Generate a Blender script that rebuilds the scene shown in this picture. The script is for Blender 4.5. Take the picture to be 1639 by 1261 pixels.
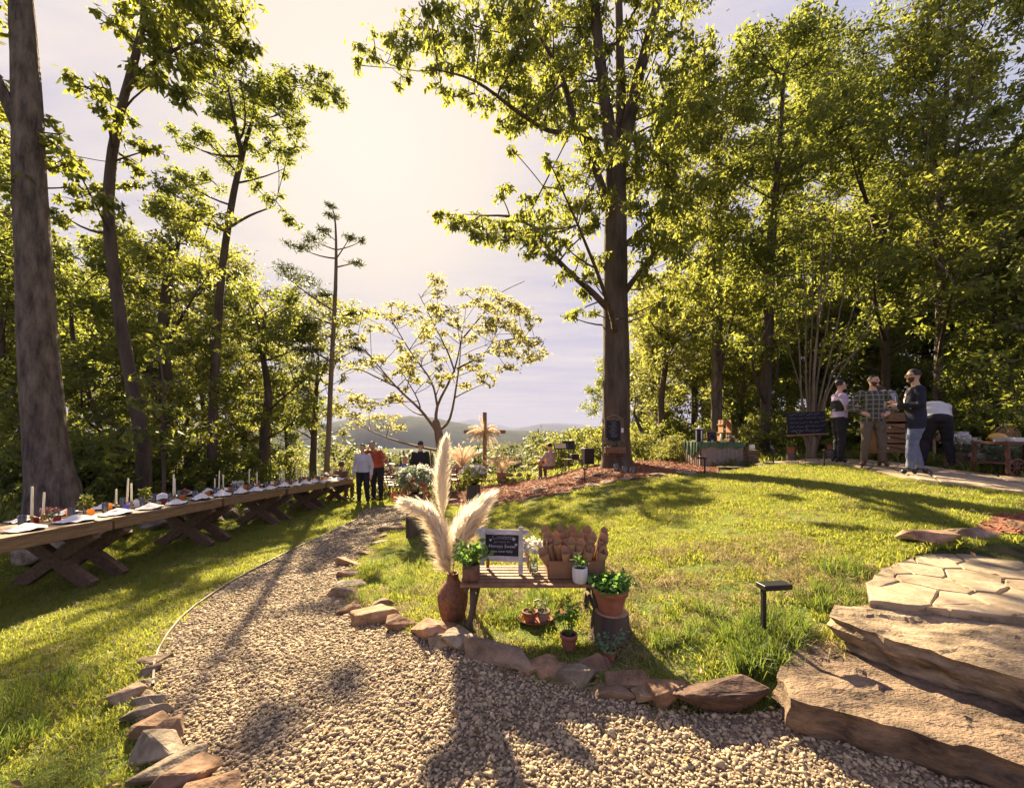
import bpy, bmesh, math, random
import numpy as np
from mathutils import Vector, Matrix, Quaternion, noise as mnoise
from mathutils.geometry import delaunay_2d_cdt

for _o in list(bpy.data.objects):
    bpy.data.objects.remove(_o)
scene = bpy.context.scene
COL = scene.collection
R = math.radians
rng = np.random.default_rng(7)
random.seed(7)

# ------------------------------------------------------------------ camera
CX, HY, F, CZ = 819.5, 690.0, 650.0, 1.6      # photo pixels: centre column, horizon row, focal length; eye height
cam_d = bpy.data.cameras.new('camera')
cam_d.sensor_width = 36.0
cam_d.lens = 36.0 * F / 1639.0
cam_d.shift_y = (HY - 630.5) / 1639.0
cam_d.clip_start = 0.05
cam_d.clip_end = 20000
cam = bpy.data.objects.new('camera', cam_d)
cam.location = (0, 0, CZ)
cam.rotation_euler = (R(90), 0, 0)
COL.objects.link(cam)
scene.camera = cam

# ------------------------------------------------------------------ light
SUN = Vector((-0.36, 1.0, 0.70)).normalized()
SUN_EL = math.asin(SUN.z)
SUN_AZ = math.atan2(SUN.x, SUN.y)
sun_d = bpy.data.lights.new('sun', 'SUN')
sun_d.energy = 4.0
sun_d.angle = R(0.6)
sun_d.color = (1.0, 0.82, 0.53)
sun_o = bpy.data.objects.new('sun', sun_d)
sun_o.rotation_mode = 'QUATERNION'
sun_o.rotation_quaternion = SUN.to_track_quat('Z', 'Y')
sun_o.location = (-20, 50, 30)
COL.objects.link(sun_o)

world = bpy.data.worlds.new('World')
scene.world = world
world.use_nodes = True
def build_world():
    nt = world.node_tree
    N, L = nt.nodes, nt.links
    N.clear()
    out = N.new('ShaderNodeOutputWorld'); bg = N.new('ShaderNodeBackground')
    L.new(bg.outputs[0], out.inputs[0])
    sky = N.new('ShaderNodeTexSky'); sky.sky_type = 'NISHITA'; sky.sun_disc = False
    sky.sun_elevation = SUN_EL; sky.sun_rotation = SUN_AZ
    sky.air_density = 1.0; sky.dust_density = 1.6; sky.ozone_density = 2.2; sky.altitude = 800
    bg.inputs[1].default_value = 0.085
    tc = N.new('ShaderNodeTexCoord')
    sep = N.new('ShaderNodeSeparateXYZ'); L.new(tc.outputs['Generated'], sep.inputs[0])
    def math_n(op, a, b=None, c=None, clamp=False):
        n = N.new('ShaderNodeMath'); n.operation = op; n.use_clamp = clamp
        for i, v in enumerate((a, b, c)):
            if v is None: continue
            if isinstance(v, (int, float)): n.inputs[i].default_value = v
            else: L.new(v, n.inputs[i])
        return n.outputs[0]
    # cloud sheet at constant height: project the view direction on a plane
    zz = math_n('ADD', math_n('MAXIMUM', sep.outputs[2], 0.0), 0.10)
    u = math_n('DIVIDE', sep.outputs[0], zz); v = math_n('DIVIDE', sep.outputs[1], zz)
    comb = N.new('ShaderNodeCombineXYZ'); L.new(u, comb.inputs[0]); L.new(v, comb.inputs[1])
    mp = N.new('ShaderNodeMapping'); L.new(comb.outputs[0], mp.inputs[0])
    mp.inputs['Rotation'].default_value = (0, 0, R(62)); mp.inputs['Scale'].default_value = (0.5, 1.9, 1)
    n1 = N.new('ShaderNodeTexNoise'); L.new(mp.outputs[0], n1.inputs[0])
    n1.inputs['Scale'].default_value = 1.5; n1.inputs['Detail'].default_value = 9; n1.inputs['Roughness'].default_value = 0.58
    n1.inputs['Distortion'].default_value = 0.7
    r1 = N.new('ShaderNodeMapRange'); L.new(n1.outputs['Fac'], r1.inputs[0])
    r1.inputs[1].default_value = 0.38; r1.inputs[2].default_value = 0.62
    # veil of lit cirrus round the sun
    dot = N.new('ShaderNodeVectorMath'); dot.operation = 'DOT_PRODUCT'
    L.new(tc.outputs['Generated'], dot.inputs[0]); dot.inputs[1].default_value = SUN
    d = math_n('MAXIMUM', dot.outputs['Value'], 0.0)
    halo = math_n('MULTIPLY', math_n('POWER', d, 11.0), 1.3, clamp=True)
    halo2 = math_n('POWER', d, 60.0)
    cl = math_n('MULTIPLY', r1.outputs[0], math_n('MULTIPLY_ADD', math_n('POWER', d, 1.6), .58, .36))
    hz = math_n('SUBTRACT', 1.0, math_n('MULTIPLY', sep.outputs[2], 2.2), clamp=True)   # brighter towards the horizon
    hz = math_n('MULTIPLY', math_n('POWER', hz, 2.2), 0.75)
    hz = math_n('MULTIPLY', hz, math_n('MULTIPLY_ADD', math_n('POWER', d, 3.0), .75, .25))
    inv = math_n('MULTIPLY', math_n('SUBTRACT', 1.0, cl, clamp=True), math_n('SUBTRACT', 1.0, halo, clamp=True))
    inv = math_n('MULTIPLY', inv, math_n('SUBTRACT', 1.0, hz, clamp=True))
    fac = math_n('SUBTRACT', 1.0, inv, clamp=True)
    tint = N.new('ShaderNodeMix'); tint.data_type = 'RGBA'; tint.blend_type = 'MULTIPLY'; tint.inputs['Factor'].default_value = 1.0
    L.new(sky.outputs[0], tint.inputs['A']); tint.inputs['B'].default_value = (0.66, 0.47, 0.80, 1)
    cap = N.new('ShaderNodeMix'); cap.data_type = 'RGBA'; cap.blend_type = 'DARKEN'; cap.inputs['Factor'].default_value = 1.0
    L.new(tint.outputs['Result'], cap.inputs['A']); cap.inputs['B'].default_value = (.98, .96, 1.40, 1)
    cream = N.new('ShaderNodeMix'); cream.data_type = 'RGBA'
    L.new(math_n('MAXIMUM', halo, math_n('MULTIPLY', hz, 1.1, clamp=True)), cream.inputs['Factor'])
    cream.inputs['A'].default_value = (1.80, 1.63, 1.60, 1); cream.inputs['B'].default_value = (1.98, 1.74, 1.50, 1)
    mix = N.new('ShaderNodeMix'); mix.data_type = 'RGBA'
    L.new(fac, mix.inputs['Factor']); L.new(cap.outputs['Result'], mix.inputs['A']); L.new(cream.outputs['Result'], mix.inputs['B'])
    glow = N.new('ShaderNodeMix'); glow.data_type = 'RGBA'; glow.blend_type = 'ADD'
    L.new(halo2, glow.inputs['Factor']); L.new(mix.outputs['Result'], glow.inputs['A']); glow.inputs['B'].default_value = (.20, .18, .15, 1)
    L.new(glow.outputs['Result'], bg.inputs[0])
build_world()

scene.view_settings.view_transform = 'Standard'
scene.view_settings.look = 'None'
scene.view_settings.gamma = 1.0
scene.view_settings.use_curve_mapping = False
scene.view_settings.exposure = 2.6
scene.render.engine = 'CYCLES'
cy = scene.cycles
cy.max_bounces = 8; cy.diffuse_bounces = 3; cy.glossy_bounces = 3; cy.transmission_bounces = 6; cy.transparent_max_bounces = 8
cy.volume_bounces = 0
cy.sample_clamp_indirect = 6.0
cy.caustics_reflective = False; cy.caustics_refractive = False
try:
    cy.use_denoising = True; cy.denoiser = 'OPENIMAGEDENOISE'
except Exception:
    pass

# ------------------------------------------------------------------ helpers
class MB:
    """collects shapes, builds ONE mesh"""
    def __init__(s): s.v = []; s.f = []; s.m = []
    def add(s, verts, faces, mi=0):
        o = len(s.v); s.v += [tuple(p) for p in verts]
        s.f += [tuple(i + o for i in f) for f in faces]; s.m += [mi] * len(faces); return s
    def box(s, c, d, rot=None, mi=0, taper=1.0):
        x, y, z = d[0] / 2, d[1] / 2, d[2] / 2; t = taper
        P = [Vector(p) for p in ((-x,-y,-z),(x,-y,-z),(x,y,-z),(-x,y,-z),(-x*t,-y*t,z),(x*t,-y*t,z),(x*t,y*t,z),(-x*t,y*t,z))]
        if rot is not None:
            M = rot if isinstance(rot, Matrix) else Matrix.Rotation(rot, 3, 'Z'); P = [M @ p for p in P]
        c = Vector(c)
        return s.add([p + c for p in P], [(0,3,2,1),(4,5,6,7),(0,1,5,4),(1,2,6,5),(2,3,7,6),(3,0,4,7)], mi)
    def bar(s, a, b, w, h, mi=0, up=(0, 0, 1)):
        a, b = Vector(a), Vector(b); d = (b - a).normalized(); u = Vector(up)
        if abs(d.dot(u)) > .98: u = Vector((0, 1, 0))
        x = d.cross(u).normalized() * w / 2; z = x.cross(d).normalized() * h / 2
        P = [a-x-z, a+x-z, a+x+z, a-x+z, b-x-z, b+x-z, b+x+z, b-x+z]
        return s.add(P, [(0,1,2,3),(4,7,6,5),(0,4,5,1),(1,5,6,2),(2,6,7,3),(3,7,4,0)], mi)
    def tube(s, pts, rad, n=8, mi=0, jit=0.0, cap=True):
        pts = [Vector(p) for p in pts]; k = len(pts)
        if not hasattr(rad, '__len__'): rad = [rad] * k
        V = []; ref = Vector((0.31, 0.93, 0.17))
        for i, p in enumerate(pts):
            d = (pts[min(i+1, k-1)] - pts[max(i-1, 0)]).normalized()
            x = d.cross(ref)
            if x.length < .1: x = d.cross(Vector((1, 0, 0)))
            x.normalize(); y = d.cross(x)
            for j in range(n):
                a = 2 * math.pi * j / n
                r = rad[i] * (1 + (random.uniform(-jit, jit) if jit else 0))
                V.append(p + (x * math.cos(a) + y * math.sin(a)) * r)
        Fc = [(i*n+j, i*n+(j+1) % n, (i+1)*n+(j+1) % n, (i+1)*n+j) for i in range(k-1) for j in range(n)]
        if cap: Fc += [tuple(reversed(range(n))), tuple(range((k-1)*n, k*n))]
        return s.add(V, Fc, mi)
    def lathe(s, prof, n=16, c=(0, 0, 0), mi=0, cap=True, sy=1.0):
        c = Vector(c); V = []; k = len(prof)
        for r, z in prof:
            for j in range(n):
                a = 2 * math.pi * j / n; V.append(c + Vector((r * math.cos(a), r * sy * math.sin(a), z)))
        Fc = [(i*n+j, i*n+(j+1) % n, (i+1)*n+(j+1) % n, (i+1)*n+j) for i in range(k-1) for j in range(n)]
        if cap: Fc += [tuple(reversed(range(n))), tuple(range((k-1)*n, k*n))]
        return s.add(V, Fc, mi)
    def ball(s, c, r, nu=10, nv=6, mi=0, rot=None):
        if not hasattr(r, '__len__'): r = (r, r, r)
        V = []; c = Vector(c)
        for i in range(nv + 1):
            t = math.pi * i / nv
            for j in range(nu):
                a = 2 * math.pi * j / nu
                p = Vector((r[0]*math.sin(t)*math.cos(a), r[1]*math.sin(t)*math.sin(a), r[2]*math.cos(t)))
                V.append(c + (rot @ p if rot is not None else p))
        return s.add(V, [(i*nu+j, (i+1)*nu+j, (i+1)*nu+(j+1) % nu, i*nu+(j+1) % nu) for i in range(nv) for j in range(nu)], mi)
    def prism(s, poly, z0, z1, mi=0):
        n = len(poly)
        V = [(p[0], p[1], z0) for p in poly] + [(p[0], p[1], z1) for p in poly]
        return s.add(V, [tuple(reversed(range(n))), tuple(range(n, 2*n))] + [(i, (i+1) % n, n+(i+1) % n, n+i) for i in range(n)], mi)
    def mesh(s, name, mats, smooth=False):
        me = bpy.data.meshes.new(name); me.from_pydata(s.v, [], s.f)
        for m in (mats if isinstance(mats, (list, tuple)) else [mats]): me.materials.append(m)
        if any(s.m): me.polygons.foreach_set('material_index', s.m)
        if smooth: me.polygons.foreach_set('use_smooth', [True] * len(s.f))
        me.update(); return me

def np_mesh(name, V, Fq, mats, smooth=False):
    """V (n,3), Fq (m,k) numpy arrays"""
    me = bpy.data.meshes.new(name); m, k = Fq.shape
    me.vertices.add(len(V)); me.vertices.foreach_set('co', np.ascontiguousarray(V, dtype=np.float32).ravel())
    me.loops.add(m * k); me.loops.foreach_set('vertex_index', np.ascontiguousarray(Fq, dtype=np.int32).ravel())
    me.polygons.add(m); me.polygons.foreach_set('loop_start', np.arange(0, m * k, k, dtype=np.int32))
    me.polygons.foreach_set('loop_total', np.full(m, k, dtype=np.int32))
    if smooth: me.polygons.foreach_set('use_smooth', np.ones(m, dtype=bool))
    for mm in (mats if isinstance(mats, (list, tuple)) else [mats]): me.materials.append(mm)
    me.update(calc_edges=True); return me

def tag(o, label=None, cat=None, group=None, kind=None):
    if label: o['label'] = label
    if cat: o['category'] = cat
    if group: o['group'] = group
    if kind: o['kind'] = kind
    return o
def link(name, me, parent=None, loc=None):
    o = bpy.data.objects.new(name, me); COL.objects.link(o)
    if parent: o.parent = parent
    if loc is not None: o.location = loc
    return o
def obj(name, mb, mats, parent=None, smooth=False, loc=None):
    return link(name, mb.mesh(name, mats, smooth), parent, loc)
def thing(name, loc, label, cat, group=None, rz=0, scale=1.0):
    o = bpy.data.objects.new(name, None); COL.objects.link(o); o.empty_display_size = .1
    o.location = loc; o.rotation_euler = (0, 0, rz); o.scale = (scale,) * 3
    return tag(o, label, cat, group)
def copy_tree(o, loc=None, rz=None, label=None, group=None, scale=None, parent=None):
    c = o.copy(); COL.objects.link(c)
    if parent: c.parent = parent
    if loc is not None: c.location = loc
    if rz is not None: c.rotation_euler[2] = rz
    if scale is not None: c.scale = (scale,) * 3 if not hasattr(scale, '__len__') else scale
    if label: c['label'] = label
    if group: c['group'] = group
    for ch in list(o.children): copy_tree(ch, parent=c)
    return c
def smooth_bevel(o, w=.006, seg=2):
    m = o.modifiers.new('bevel', 'BEVEL'); m.width = w; m.segments = seg; m.limit_method = 'ANGLE'
    return o

# ------------------------------------------------------------------ materials
def _m(name):
    m = bpy.data.materials.new(name); m.use_nodes = True
    nt = m.node_tree; b = nt.nodes['Principled BSDF']; return m, nt, b
def mat(name, col, rough=.75, var=.25, vscale=6.0, bump=0.0, bscale=30.0, metal=0.0, spec=.35, col2=None, rnd=0.0, coord='Object', stretch=(1, 1, 1), bdist=.01, detail=5):
    """base colour with noise variation between col and col2, fine bump"""
    m, nt, b = _m(name); N, L = nt.nodes, nt.links
    b.inputs['Roughness'].default_value = rough; b.inputs['Metallic'].default_value = metal
    b.inputs['Specular IOR Level'].default_value = spec
    col = Vector(col)
    a = col * (1 - var); c2 = Vector(col2) if col2 is not None else col * (1 + var)
    tc = N.new('ShaderNodeTexCoord'); mp = N.new('ShaderNodeMapping'); mp.inputs['Scale'].default_value = stretch
    if coord == 'World':
        ge = N.new('ShaderNodeNewGeometry'); L.new(ge.outputs['Position'], mp.inputs[0])
    else: L.new(tc.outputs[coord], mp.inputs[0])
    n = N.new('ShaderNodeTexNoise'); n.inputs['Scale'].default_value = vscale; n.inputs['Detail'].default_value = detail; n.inputs['Roughness'].default_value = .65
    L.new(mp.outputs[0], n.inputs[0])
    cr = N.new('ShaderNodeValToRGB'); L.new(n.outputs['Fac'], cr.inputs[0])
    cr.color_ramp.elements[0].position = .32; cr.color_ramp.elements[1].position = .68
    cr.color_ramp.elements[0].color = (*a, 1); cr.color_ramp.elements[1].color = (*c2, 1)
    last = cr.outputs[0]
    if rnd:
        oi = N.new('ShaderNodeObjectInfo'); hs = N.new('ShaderNodeHueSaturation')
        mr = N.new('ShaderNodeMapRange'); L.new(oi.outputs['Random'], mr.inputs[0]); mr.inputs[3].default_value = 1 - rnd; mr.inputs[4].default_value = 1 + rnd
        L.new(mr.outputs[0], hs.inputs['Value']); L.new(last, hs.inputs['Color'])
        mh = N.new('ShaderNodeMath'); mh.operation = 'MULTIPLY_ADD'; L.new(oi.outputs['Random'], mh.inputs[0]); mh.inputs[1].default_value = 7.3; mh.inputs[2].default_value = 0
        fr = N.new('ShaderNodeMath'); fr.operation = 'FRACT'; L.new(mh.outputs[0], fr.inputs[0])
        m2 = N.new('ShaderNodeMapRange'); L.new(fr.outputs[0], m2.inputs[0]); m2.inputs[3].default_value = .5 - rnd * .025; m2.inputs[4].default_value = .5 + rnd * .03
        L.new(m2.outputs[0], hs.inputs['Hue']); last = hs.outputs[0]
    L.new(last, b.inputs['Base Color'])
    if bump:
        n2 = N.new('ShaderNodeTexNoise'); n2.inputs['Scale'].default_value = bscale; n2.inputs['Detail'].default_value = 6
        L.new(mp.outputs[0], n2.inputs[0])
        bp = N.new('ShaderNodeBump'); bp.inputs['Strength'].default_value = bump; bp.inputs['Distance'].default_value = bdist
        L.new(n2.outputs['Fac'], bp.inputs['Height']); L.new(bp.outputs[0], b.inputs['Normal'])
    return m
def leaf_mat(name, cols, trans=.5, tcol=(.30, .36, .05), rough=.5, island=True, tmix=None):
    """thin leaf: reflects and lets light through; colour differs leaf by leaf"""
    m, nt, b = _m(name); N, L = nt.nodes, nt.links
    out = nt.nodes['Material Output']
    cr = N.new('ShaderNodeValToRGB')
    if island:
        ge = N.new('ShaderNodeNewGeometry'); L.new(ge.outputs['Random Per Island'], cr.inputs[0])
    else:
        oi = N.new('ShaderNodeObjectInfo'); L.new(oi.outputs['Random'], cr.inputs[0])
    el = cr.color_ramp.elements
    while len(el) < len(cols): el.new(.5)
    for i, c in enumerate(cols): el[i].position = i / max(1, len(cols) - 1); el[i].color = (*c, 1)
    L.new(cr.outputs[0], b.inputs['Base Color']); b.inputs['Roughness'].default_value = rough
    b.inputs['Specular IOR Level'].default_value = .3
    t = N.new('ShaderNodeBsdfTranslucent')
    mx = N.new('ShaderNodeMix'); mx.data_type = 'RGBA'; mx.inputs['Factor'].default_value = .35
    mx.inputs['A'].default_value = (*tcol, 1); L.new(cr.outputs[0], mx.inputs['B'])
    L.new(mx.outputs['Result'], t.inputs[0])
    ms = N.new('ShaderNodeMixShader'); ms.inputs[0].default_value = trans
    L.new(b.outputs[0], ms.inputs[1]); L.new(t.outputs[0], ms.inputs[2]); L.new(ms.outputs[0], out.inputs[0])
    return m
def glass_mat(name, col, tr=.75):
    m, nt, b = _m(name)
    b.inputs['Base Color'].default_value = (*col, 1); b.inputs['Roughness'].default_value = .04
    b.inputs['Transmission Weight'].default_value = tr; b.inputs['IOR'].default_value = 1.25
    return m

def thin_glass(name, tint=(1, 1, 1), gloss=.14, body=.06):
    m, nt, b = _m(name); N, L = nt.nodes, nt.links
    t = N.new('ShaderNodeBsdfTransparent'); t.inputs[0].default_value = (*tint, 1); gl = N.new('ShaderNodeBsdfGlossy'); gl.inputs['Roughness'].default_value = .08
    b.inputs['Base Color'].default_value = (.8, .78, .74, 1); b.inputs['Roughness'].default_value = .3
    fr = N.new('ShaderNodeFresnel'); fr.inputs[0].default_value = 1.45
    ad = N.new('ShaderNodeMath'); ad.operation = 'ADD'; L.new(fr.outputs[0], ad.inputs[0]); ad.inputs[1].default_value = gloss * .4
    m1 = N.new('ShaderNodeMixShader'); m1.inputs[0].default_value = body; L.new(t.outputs[0], m1.inputs[1]); L.new(b.outputs[0], m1.inputs[2])
    m2 = N.new('ShaderNodeMixShader'); L.new(ad.outputs[0], m2.inputs[0]); L.new(m1.outputs[0], m2.inputs[1]); L.new(gl.outputs[0], m2.inputs[2]); L.new(m2.outputs[0], nt.nodes['Material Output'].inputs[0]); return m
BARK = mat('bark', (.098, .07, .053), .95, .45, 5, 1.0, 18, stretch=(1, 1, .22), bdist=.03, coord='World')
BARK_SMOOTH = mat('bark_smooth', (.105, .075, .057), .95, .6, 5, 1.0, 14, col2=(.24, .18, .135), stretch=(1.7, 1.7, .45), bdist=.06, detail=8, coord='World')
BARK_PALE = mat('bark_pale', (.20, .145, .10), .85, .35, 7, .5, 24, stretch=(1, 1, .25), coord='World')
LEAF_A = leaf_mat('leaf_oak', [(0.0524, 0.0744, 0.0189), (0.0786, 0.1073, 0.0243), (0.1113, 0.1431, 0.0297), (0.1506, 0.1646, 0.0378)], .6, (.50, .50, .075))
LEAF_B = leaf_mat('leaf_maple', [(.032, .052, .015), (.06, .085, .02), (.10, .125, .028), (.13, .13, .035)], .58, (.47, .50, .075))
LEAF_Y = leaf_mat('leaf_yellowing', [(0.0815, 0.1081, 0.0264), (0.128, 0.1399, 0.036), (0.163, 0.1336, 0.042), (0.0757, 0.1081, 0.024)], .55, (.50, .50, .09))
LEAF_P = leaf_mat('leaf_pale', [(0.1009, 0.1171, 0.039), (0.1387, 0.1516, 0.052), (0.1765, 0.1723, 0.065)], .65, (.62, .56, .18))
LEAF_S = leaf_mat('leaf_shrub', [(0.0524, 0.0859, 0.0189), (0.0851, 0.1288, 0.027), (0.1375, 0.1717, 0.0378), (0.131, 0.1431, 0.0405)], .6, (.46, .46, .075))
LEAF_F = leaf_mat('hazy_far_leaf', [(.06, .08, .028), (.09, .105, .036), (.13, .13, .05)], .45, (.30, .31, .09))  # leaf colours muted to put distance haze into the treetops
LEAF_H = leaf_mat('leaf_herb', [(.06, .15, .03), (.09, .20, .045), (.13, .25, .06)], .5, (.32, .55, .09))
NEEDLE = leaf_mat('pine_needles', [(.03, .05, .015), (.06, .08, .02)], .35, (.2, .22, .05))
PAMPAS = leaf_mat('pampas_plume', [(.82, .74, .63), (.88, .81, .70), (.92, .87, .78)], .65, (1.0, .90, .76), rough=.9)
PAMPAS_D = leaf_mat('dried_grass_plume', [(.74, .60, .46), (.82, .68, .54), (.88, .78, .64)], .5, (.95, .80, .64), rough=.9)
GRASS = leaf_mat('grass_blade', [(.115, .165, .02), (.165, .215, .03), (.225, .25, .05), (.32, .27, .09)], .48, (.62, .62, .08), island=False)
LONGG = leaf_mat('long_grass_blade', [(.05, .10, .018), (.075, .13, .022), (.11, .16, .03), (.2, .19, .06)], .45, (.36, .44, .06), island=False)
LITTER = leaf_mat('fallen_leaf', [(.22, .12, .05), (.30, .18, .07), (.16, .08, .04), (.34, .25, .10)], .2, (.4, .25, .08), island=False)
STRAW = leaf_mat('straw', [(.30, .22, .10), (.38, .29, .15), (.24, .17, .08)], .25, (.4, .3, .15), island=False, rough=.8)
WOOD_DK = mat('weathered_dark_wood', (.145, .088, .058), .75, .4, 4, .5, 40, stretch=(6, 1, 6), coord='Object')
WOOD_TOP = mat('table_top_wood', (.24, .15, .085), .62, .4, 4, .4, 40, stretch=(9, 1, 9), coord='Object', rnd=.12)
WOOD_MID = mat('brown_wood', (.20, .10, .05), .6, .4, 6, .4, 40, stretch=(4, 1, 4), rnd=.1)
WOOD_ORANGE = mat('orange_wood', (.33, .17, .075), .6, .3, 6, .3, 40, stretch=(1, 1, 4))
WHITEWASH = mat('whitewashed_wood', (.48, .44, .44), .8, .35, 9, .5, 50, col2=(.66, .62, .60), stretch=(1, 1, 3))
CLOTH_W = mat('white_linen', (.72, .68, .66), .9, .08, 14, .4, 60)
BLACK = mat('black_metal', (.012, .011, .012), .5, .2, 12, spec=.4)
BOARD = mat('chalkboard', (.014, .012, .018), .7, .4, 5)
CHALK = mat('chalk', (.42, .40, .42), .9, .25, 40)
CHALK_F = mat('chalk_faint', (.20, .18, .22), .9, .3, 40)
TERRA = mat('terracotta', (.30, .095, .055), .85, .25, 9, .25, 60, col2=(.36, .14, .09))
SOILM = mat('potting_soil', (.03, .022, .016), .95, .5, 60, 1, 90)
CARD = mat('kraft_cardboard', (.26, .135, .07), .8, .12, 8, rnd=.1)
KRAFT = mat('kraft_paper', (.36, .20, .11), .8, .15, 10, rnd=.16)
CANDLE = mat('ivory_wax', (.80, .72, .52), .5, .06, 10)
PAPER = mat('paper', (.78, .74, .70), .8, .05, 8)
STONE = mat('field_stone', (.23, .15, .095), .9, .55, 5, 1.0, 20, col2=(.37, .255, .165), rnd=.22, bdist=.02)
STONE_R = mat('rust_stone', (.24, .13, .074), .9, .55, 5, 1.0, 18, col2=(.39, .235, .14), rnd=.2, bdist=.02)
STONE_G = mat('grey_stone', (.22, .17, .12), .9, .55, 6, 1.0, 20, col2=(.38, .30, .21), rnd=.18, bdist=.02)
STONE_DK = mat('dark_border_stone', (.085, .048, .034), .9, .5, 5, 1.0, 14, col2=(.17, .10, .07), stretch=(1, 1, 3), bdist=.02)
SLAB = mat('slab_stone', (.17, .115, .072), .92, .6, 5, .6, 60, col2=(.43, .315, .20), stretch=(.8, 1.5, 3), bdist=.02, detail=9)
SLAB_D = mat('shaded_slab_stone', (.09, .06, .043), .92, .65, 5, .7, 60, col2=(.28, .19, .122), stretch=(.9, 1.5, 3), bdist=.025, detail=9)  # stone colour darkened to carry the shade of the backlit step front
FLAG = mat('flagstone', (.30, .22, .14), .88, .35, 3.5, .8, 18, col2=(.42, .325, .215), rnd=.12, bdist=.012)
PEBBLE = mat('pebble', (.31, .225, .135), .8, .25, 20, .2, 60, col2=(.46, .355, .225), rnd=.55, spec=.3)
# ------------------------------------------------------------------ terrain
GP = np.array([
 (0,0,0),(0,2,0),(-2,0,-.03),(3,0,.08),(-2.4,2.7,-.05),(-1,3.5,-.05),(-1.9,4.2,-.13),(-3.4,6.3,-.25),(-2.6,7.5,-.33),(-4.1,10.9,-.5),(-2.7,9.9,-.45),
 (-5,5,-.32),(-5,7,-.38),(-5,8.8,-.45),(-5,10.7,-.5),(-5,12.1,-.54),(-5,12.9,-.6),(-7,5.5,.02),(-7,8,-.2),(-7,11,-.35),(-7,14,-.5),(-6.1,5,-.28),(-6.1,7,-.36),(-6.1,10,-.47),
 (-9,7,.2),(-10,10,.1),(-14,12,0),(-20,15,-.5),(-4,3,-.2),(-4,1.5,-.2),(-6,3,-.22),(-8,3,-.1),
 (-.5,3.3,.03),(.7,3,.06),(1.6,2.65,.2),(2.5,3.1,.4),(3.4,3.8,.5),(0,5,.05),(-1.2,5,-.1),(-1.7,6.9,-.2),(-.5,7.9,-.1),(.5,8.5,.1),(2.5,9.2,.5),(3.9,9.1,.65),
 (2.9,11.5,.62),(2,6,.35),(4,6,.65),(5.5,7,.78),(7,7.3,.8),(6.9,8.7,.89),(7.75,10.5,.87),(8.1,13,.7),(5.3,10.5,.66),(9,7,.8),(8.5,7,.8),(12,9,.85),(12,14,.8),(20,20,.5),
 (9,5,.75),(6.7,5.3,.7),(4.9,3.9,.62),(2.5,1.5,.05),(4,1,.2),(4,2.5,.42),(1.2,2.3,.02),
 (-1.1,11.5,-.36),(0,13,-.3),(1.5,12,.1),(1,15,-.2),(2.3,13,.4),(-1.2,18,-.56),(-4,15,-.65),(-3,17,-.68),(-5,18,-.8),(-2.5,11.3,-.47),
 (0,21,-.9),(0,25,-2.4),(-6,23,-1.6),(6,20,-.3),(10,26,-1.2),(0,36,-8),(-20,30,-4),(20,36,-5),(0,62,-20),(40,62,-18),(-40,62,-18),(40,20,0),(-40,20,-1.5),(40,0,.2),(-40,0,0),(0,-10,.1),(20,-10,.1),(-20,-10,.1)], dtype=float)
def _phi(r2): return np.where(r2 > 1e-12, .5 * r2 * np.log(np.maximum(r2, 1e-12)), 0.0)
def _tps(P):
    n = len(P); d2 = ((P[:, None, :2] - P[None, :, :2]) ** 2).sum(-1)
    A = np.zeros((n + 3, n + 3)); A[:n, :n] = _phi(d2) + np.eye(n) * .25
    A[:n, n] = 1; A[:n, n+1:] = P[:, :2]; A[n, :n] = 1; A[n+1:, :n] = P[:, :2].T
    return np.linalg.solve(A, np.concatenate([P[:, 2], np.zeros(3)]))
GW = _tps(GP)
def gz(xy):
    xy = np.atleast_2d(np.asarray(xy, dtype=float)); out = np.empty(len(xy))
    for i in range(0, len(xy), 20000):
        q = xy[i:i+20000]; d2 = ((q[:, None, :] - GP[None, :, :2]) ** 2).sum(-1)
        out[i:i+20000] = _phi(d2) @ GW[:-3] + GW[-3] + q @ GW[-2:]
    return out
def g(x, y): return float(gz([(x, y)])[0])
def at(px, py, y): return Vector(((px - CX) / F * y, y, CZ - (py - HY) / F * y))
def hit(px, py):
    """where the line of sight through a photo pixel meets the terrain"""
    ys = np.linspace(1.0, 40, 3000); xs = (px - CX) / F * ys; zs = CZ - (py - HY) / F * ys
    h = gz(np.stack([xs, ys], 1)); k = np.argmax(zs <= h)
    if zs[k] > h[k]: k = len(ys) - 1
    return Vector((xs[k], ys[k], h[k]))
def hits(pl): return [hit(*p) for p in pl]
def inpoly(xy, poly):
    xy = np.atleast_2d(xy); x, y = xy[:, 0], xy[:, 1]; c = np.zeros(len(xy), bool); n = len(poly); j = n - 1
    for i in range(n):
        xi, yi, xj, yj = poly[i][0], poly[i][1], poly[j][0], poly[j][1]
        m = ((yi > y) != (yj > y)) & (x < (xj - xi) * (y - yi) / ((yj - yi) + 1e-12) + xi); c ^= m; j = i
    return c
def seg_dist(xy, pl):
    xy = np.atleast_2d(xy); best = np.full(len(xy), 1e9)
    for a, b in zip(pl[:-1], pl[1:]):
        a = np.array(a[:2]); b = np.array(b[:2]); ab = b - a
        t = np.clip(((xy - a) @ ab) / (ab @ ab + 1e-12), 0, 1); best = np.minimum(best, np.linalg.norm(xy - a - t[:, None] * ab, axis=1))
    return best

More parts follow.
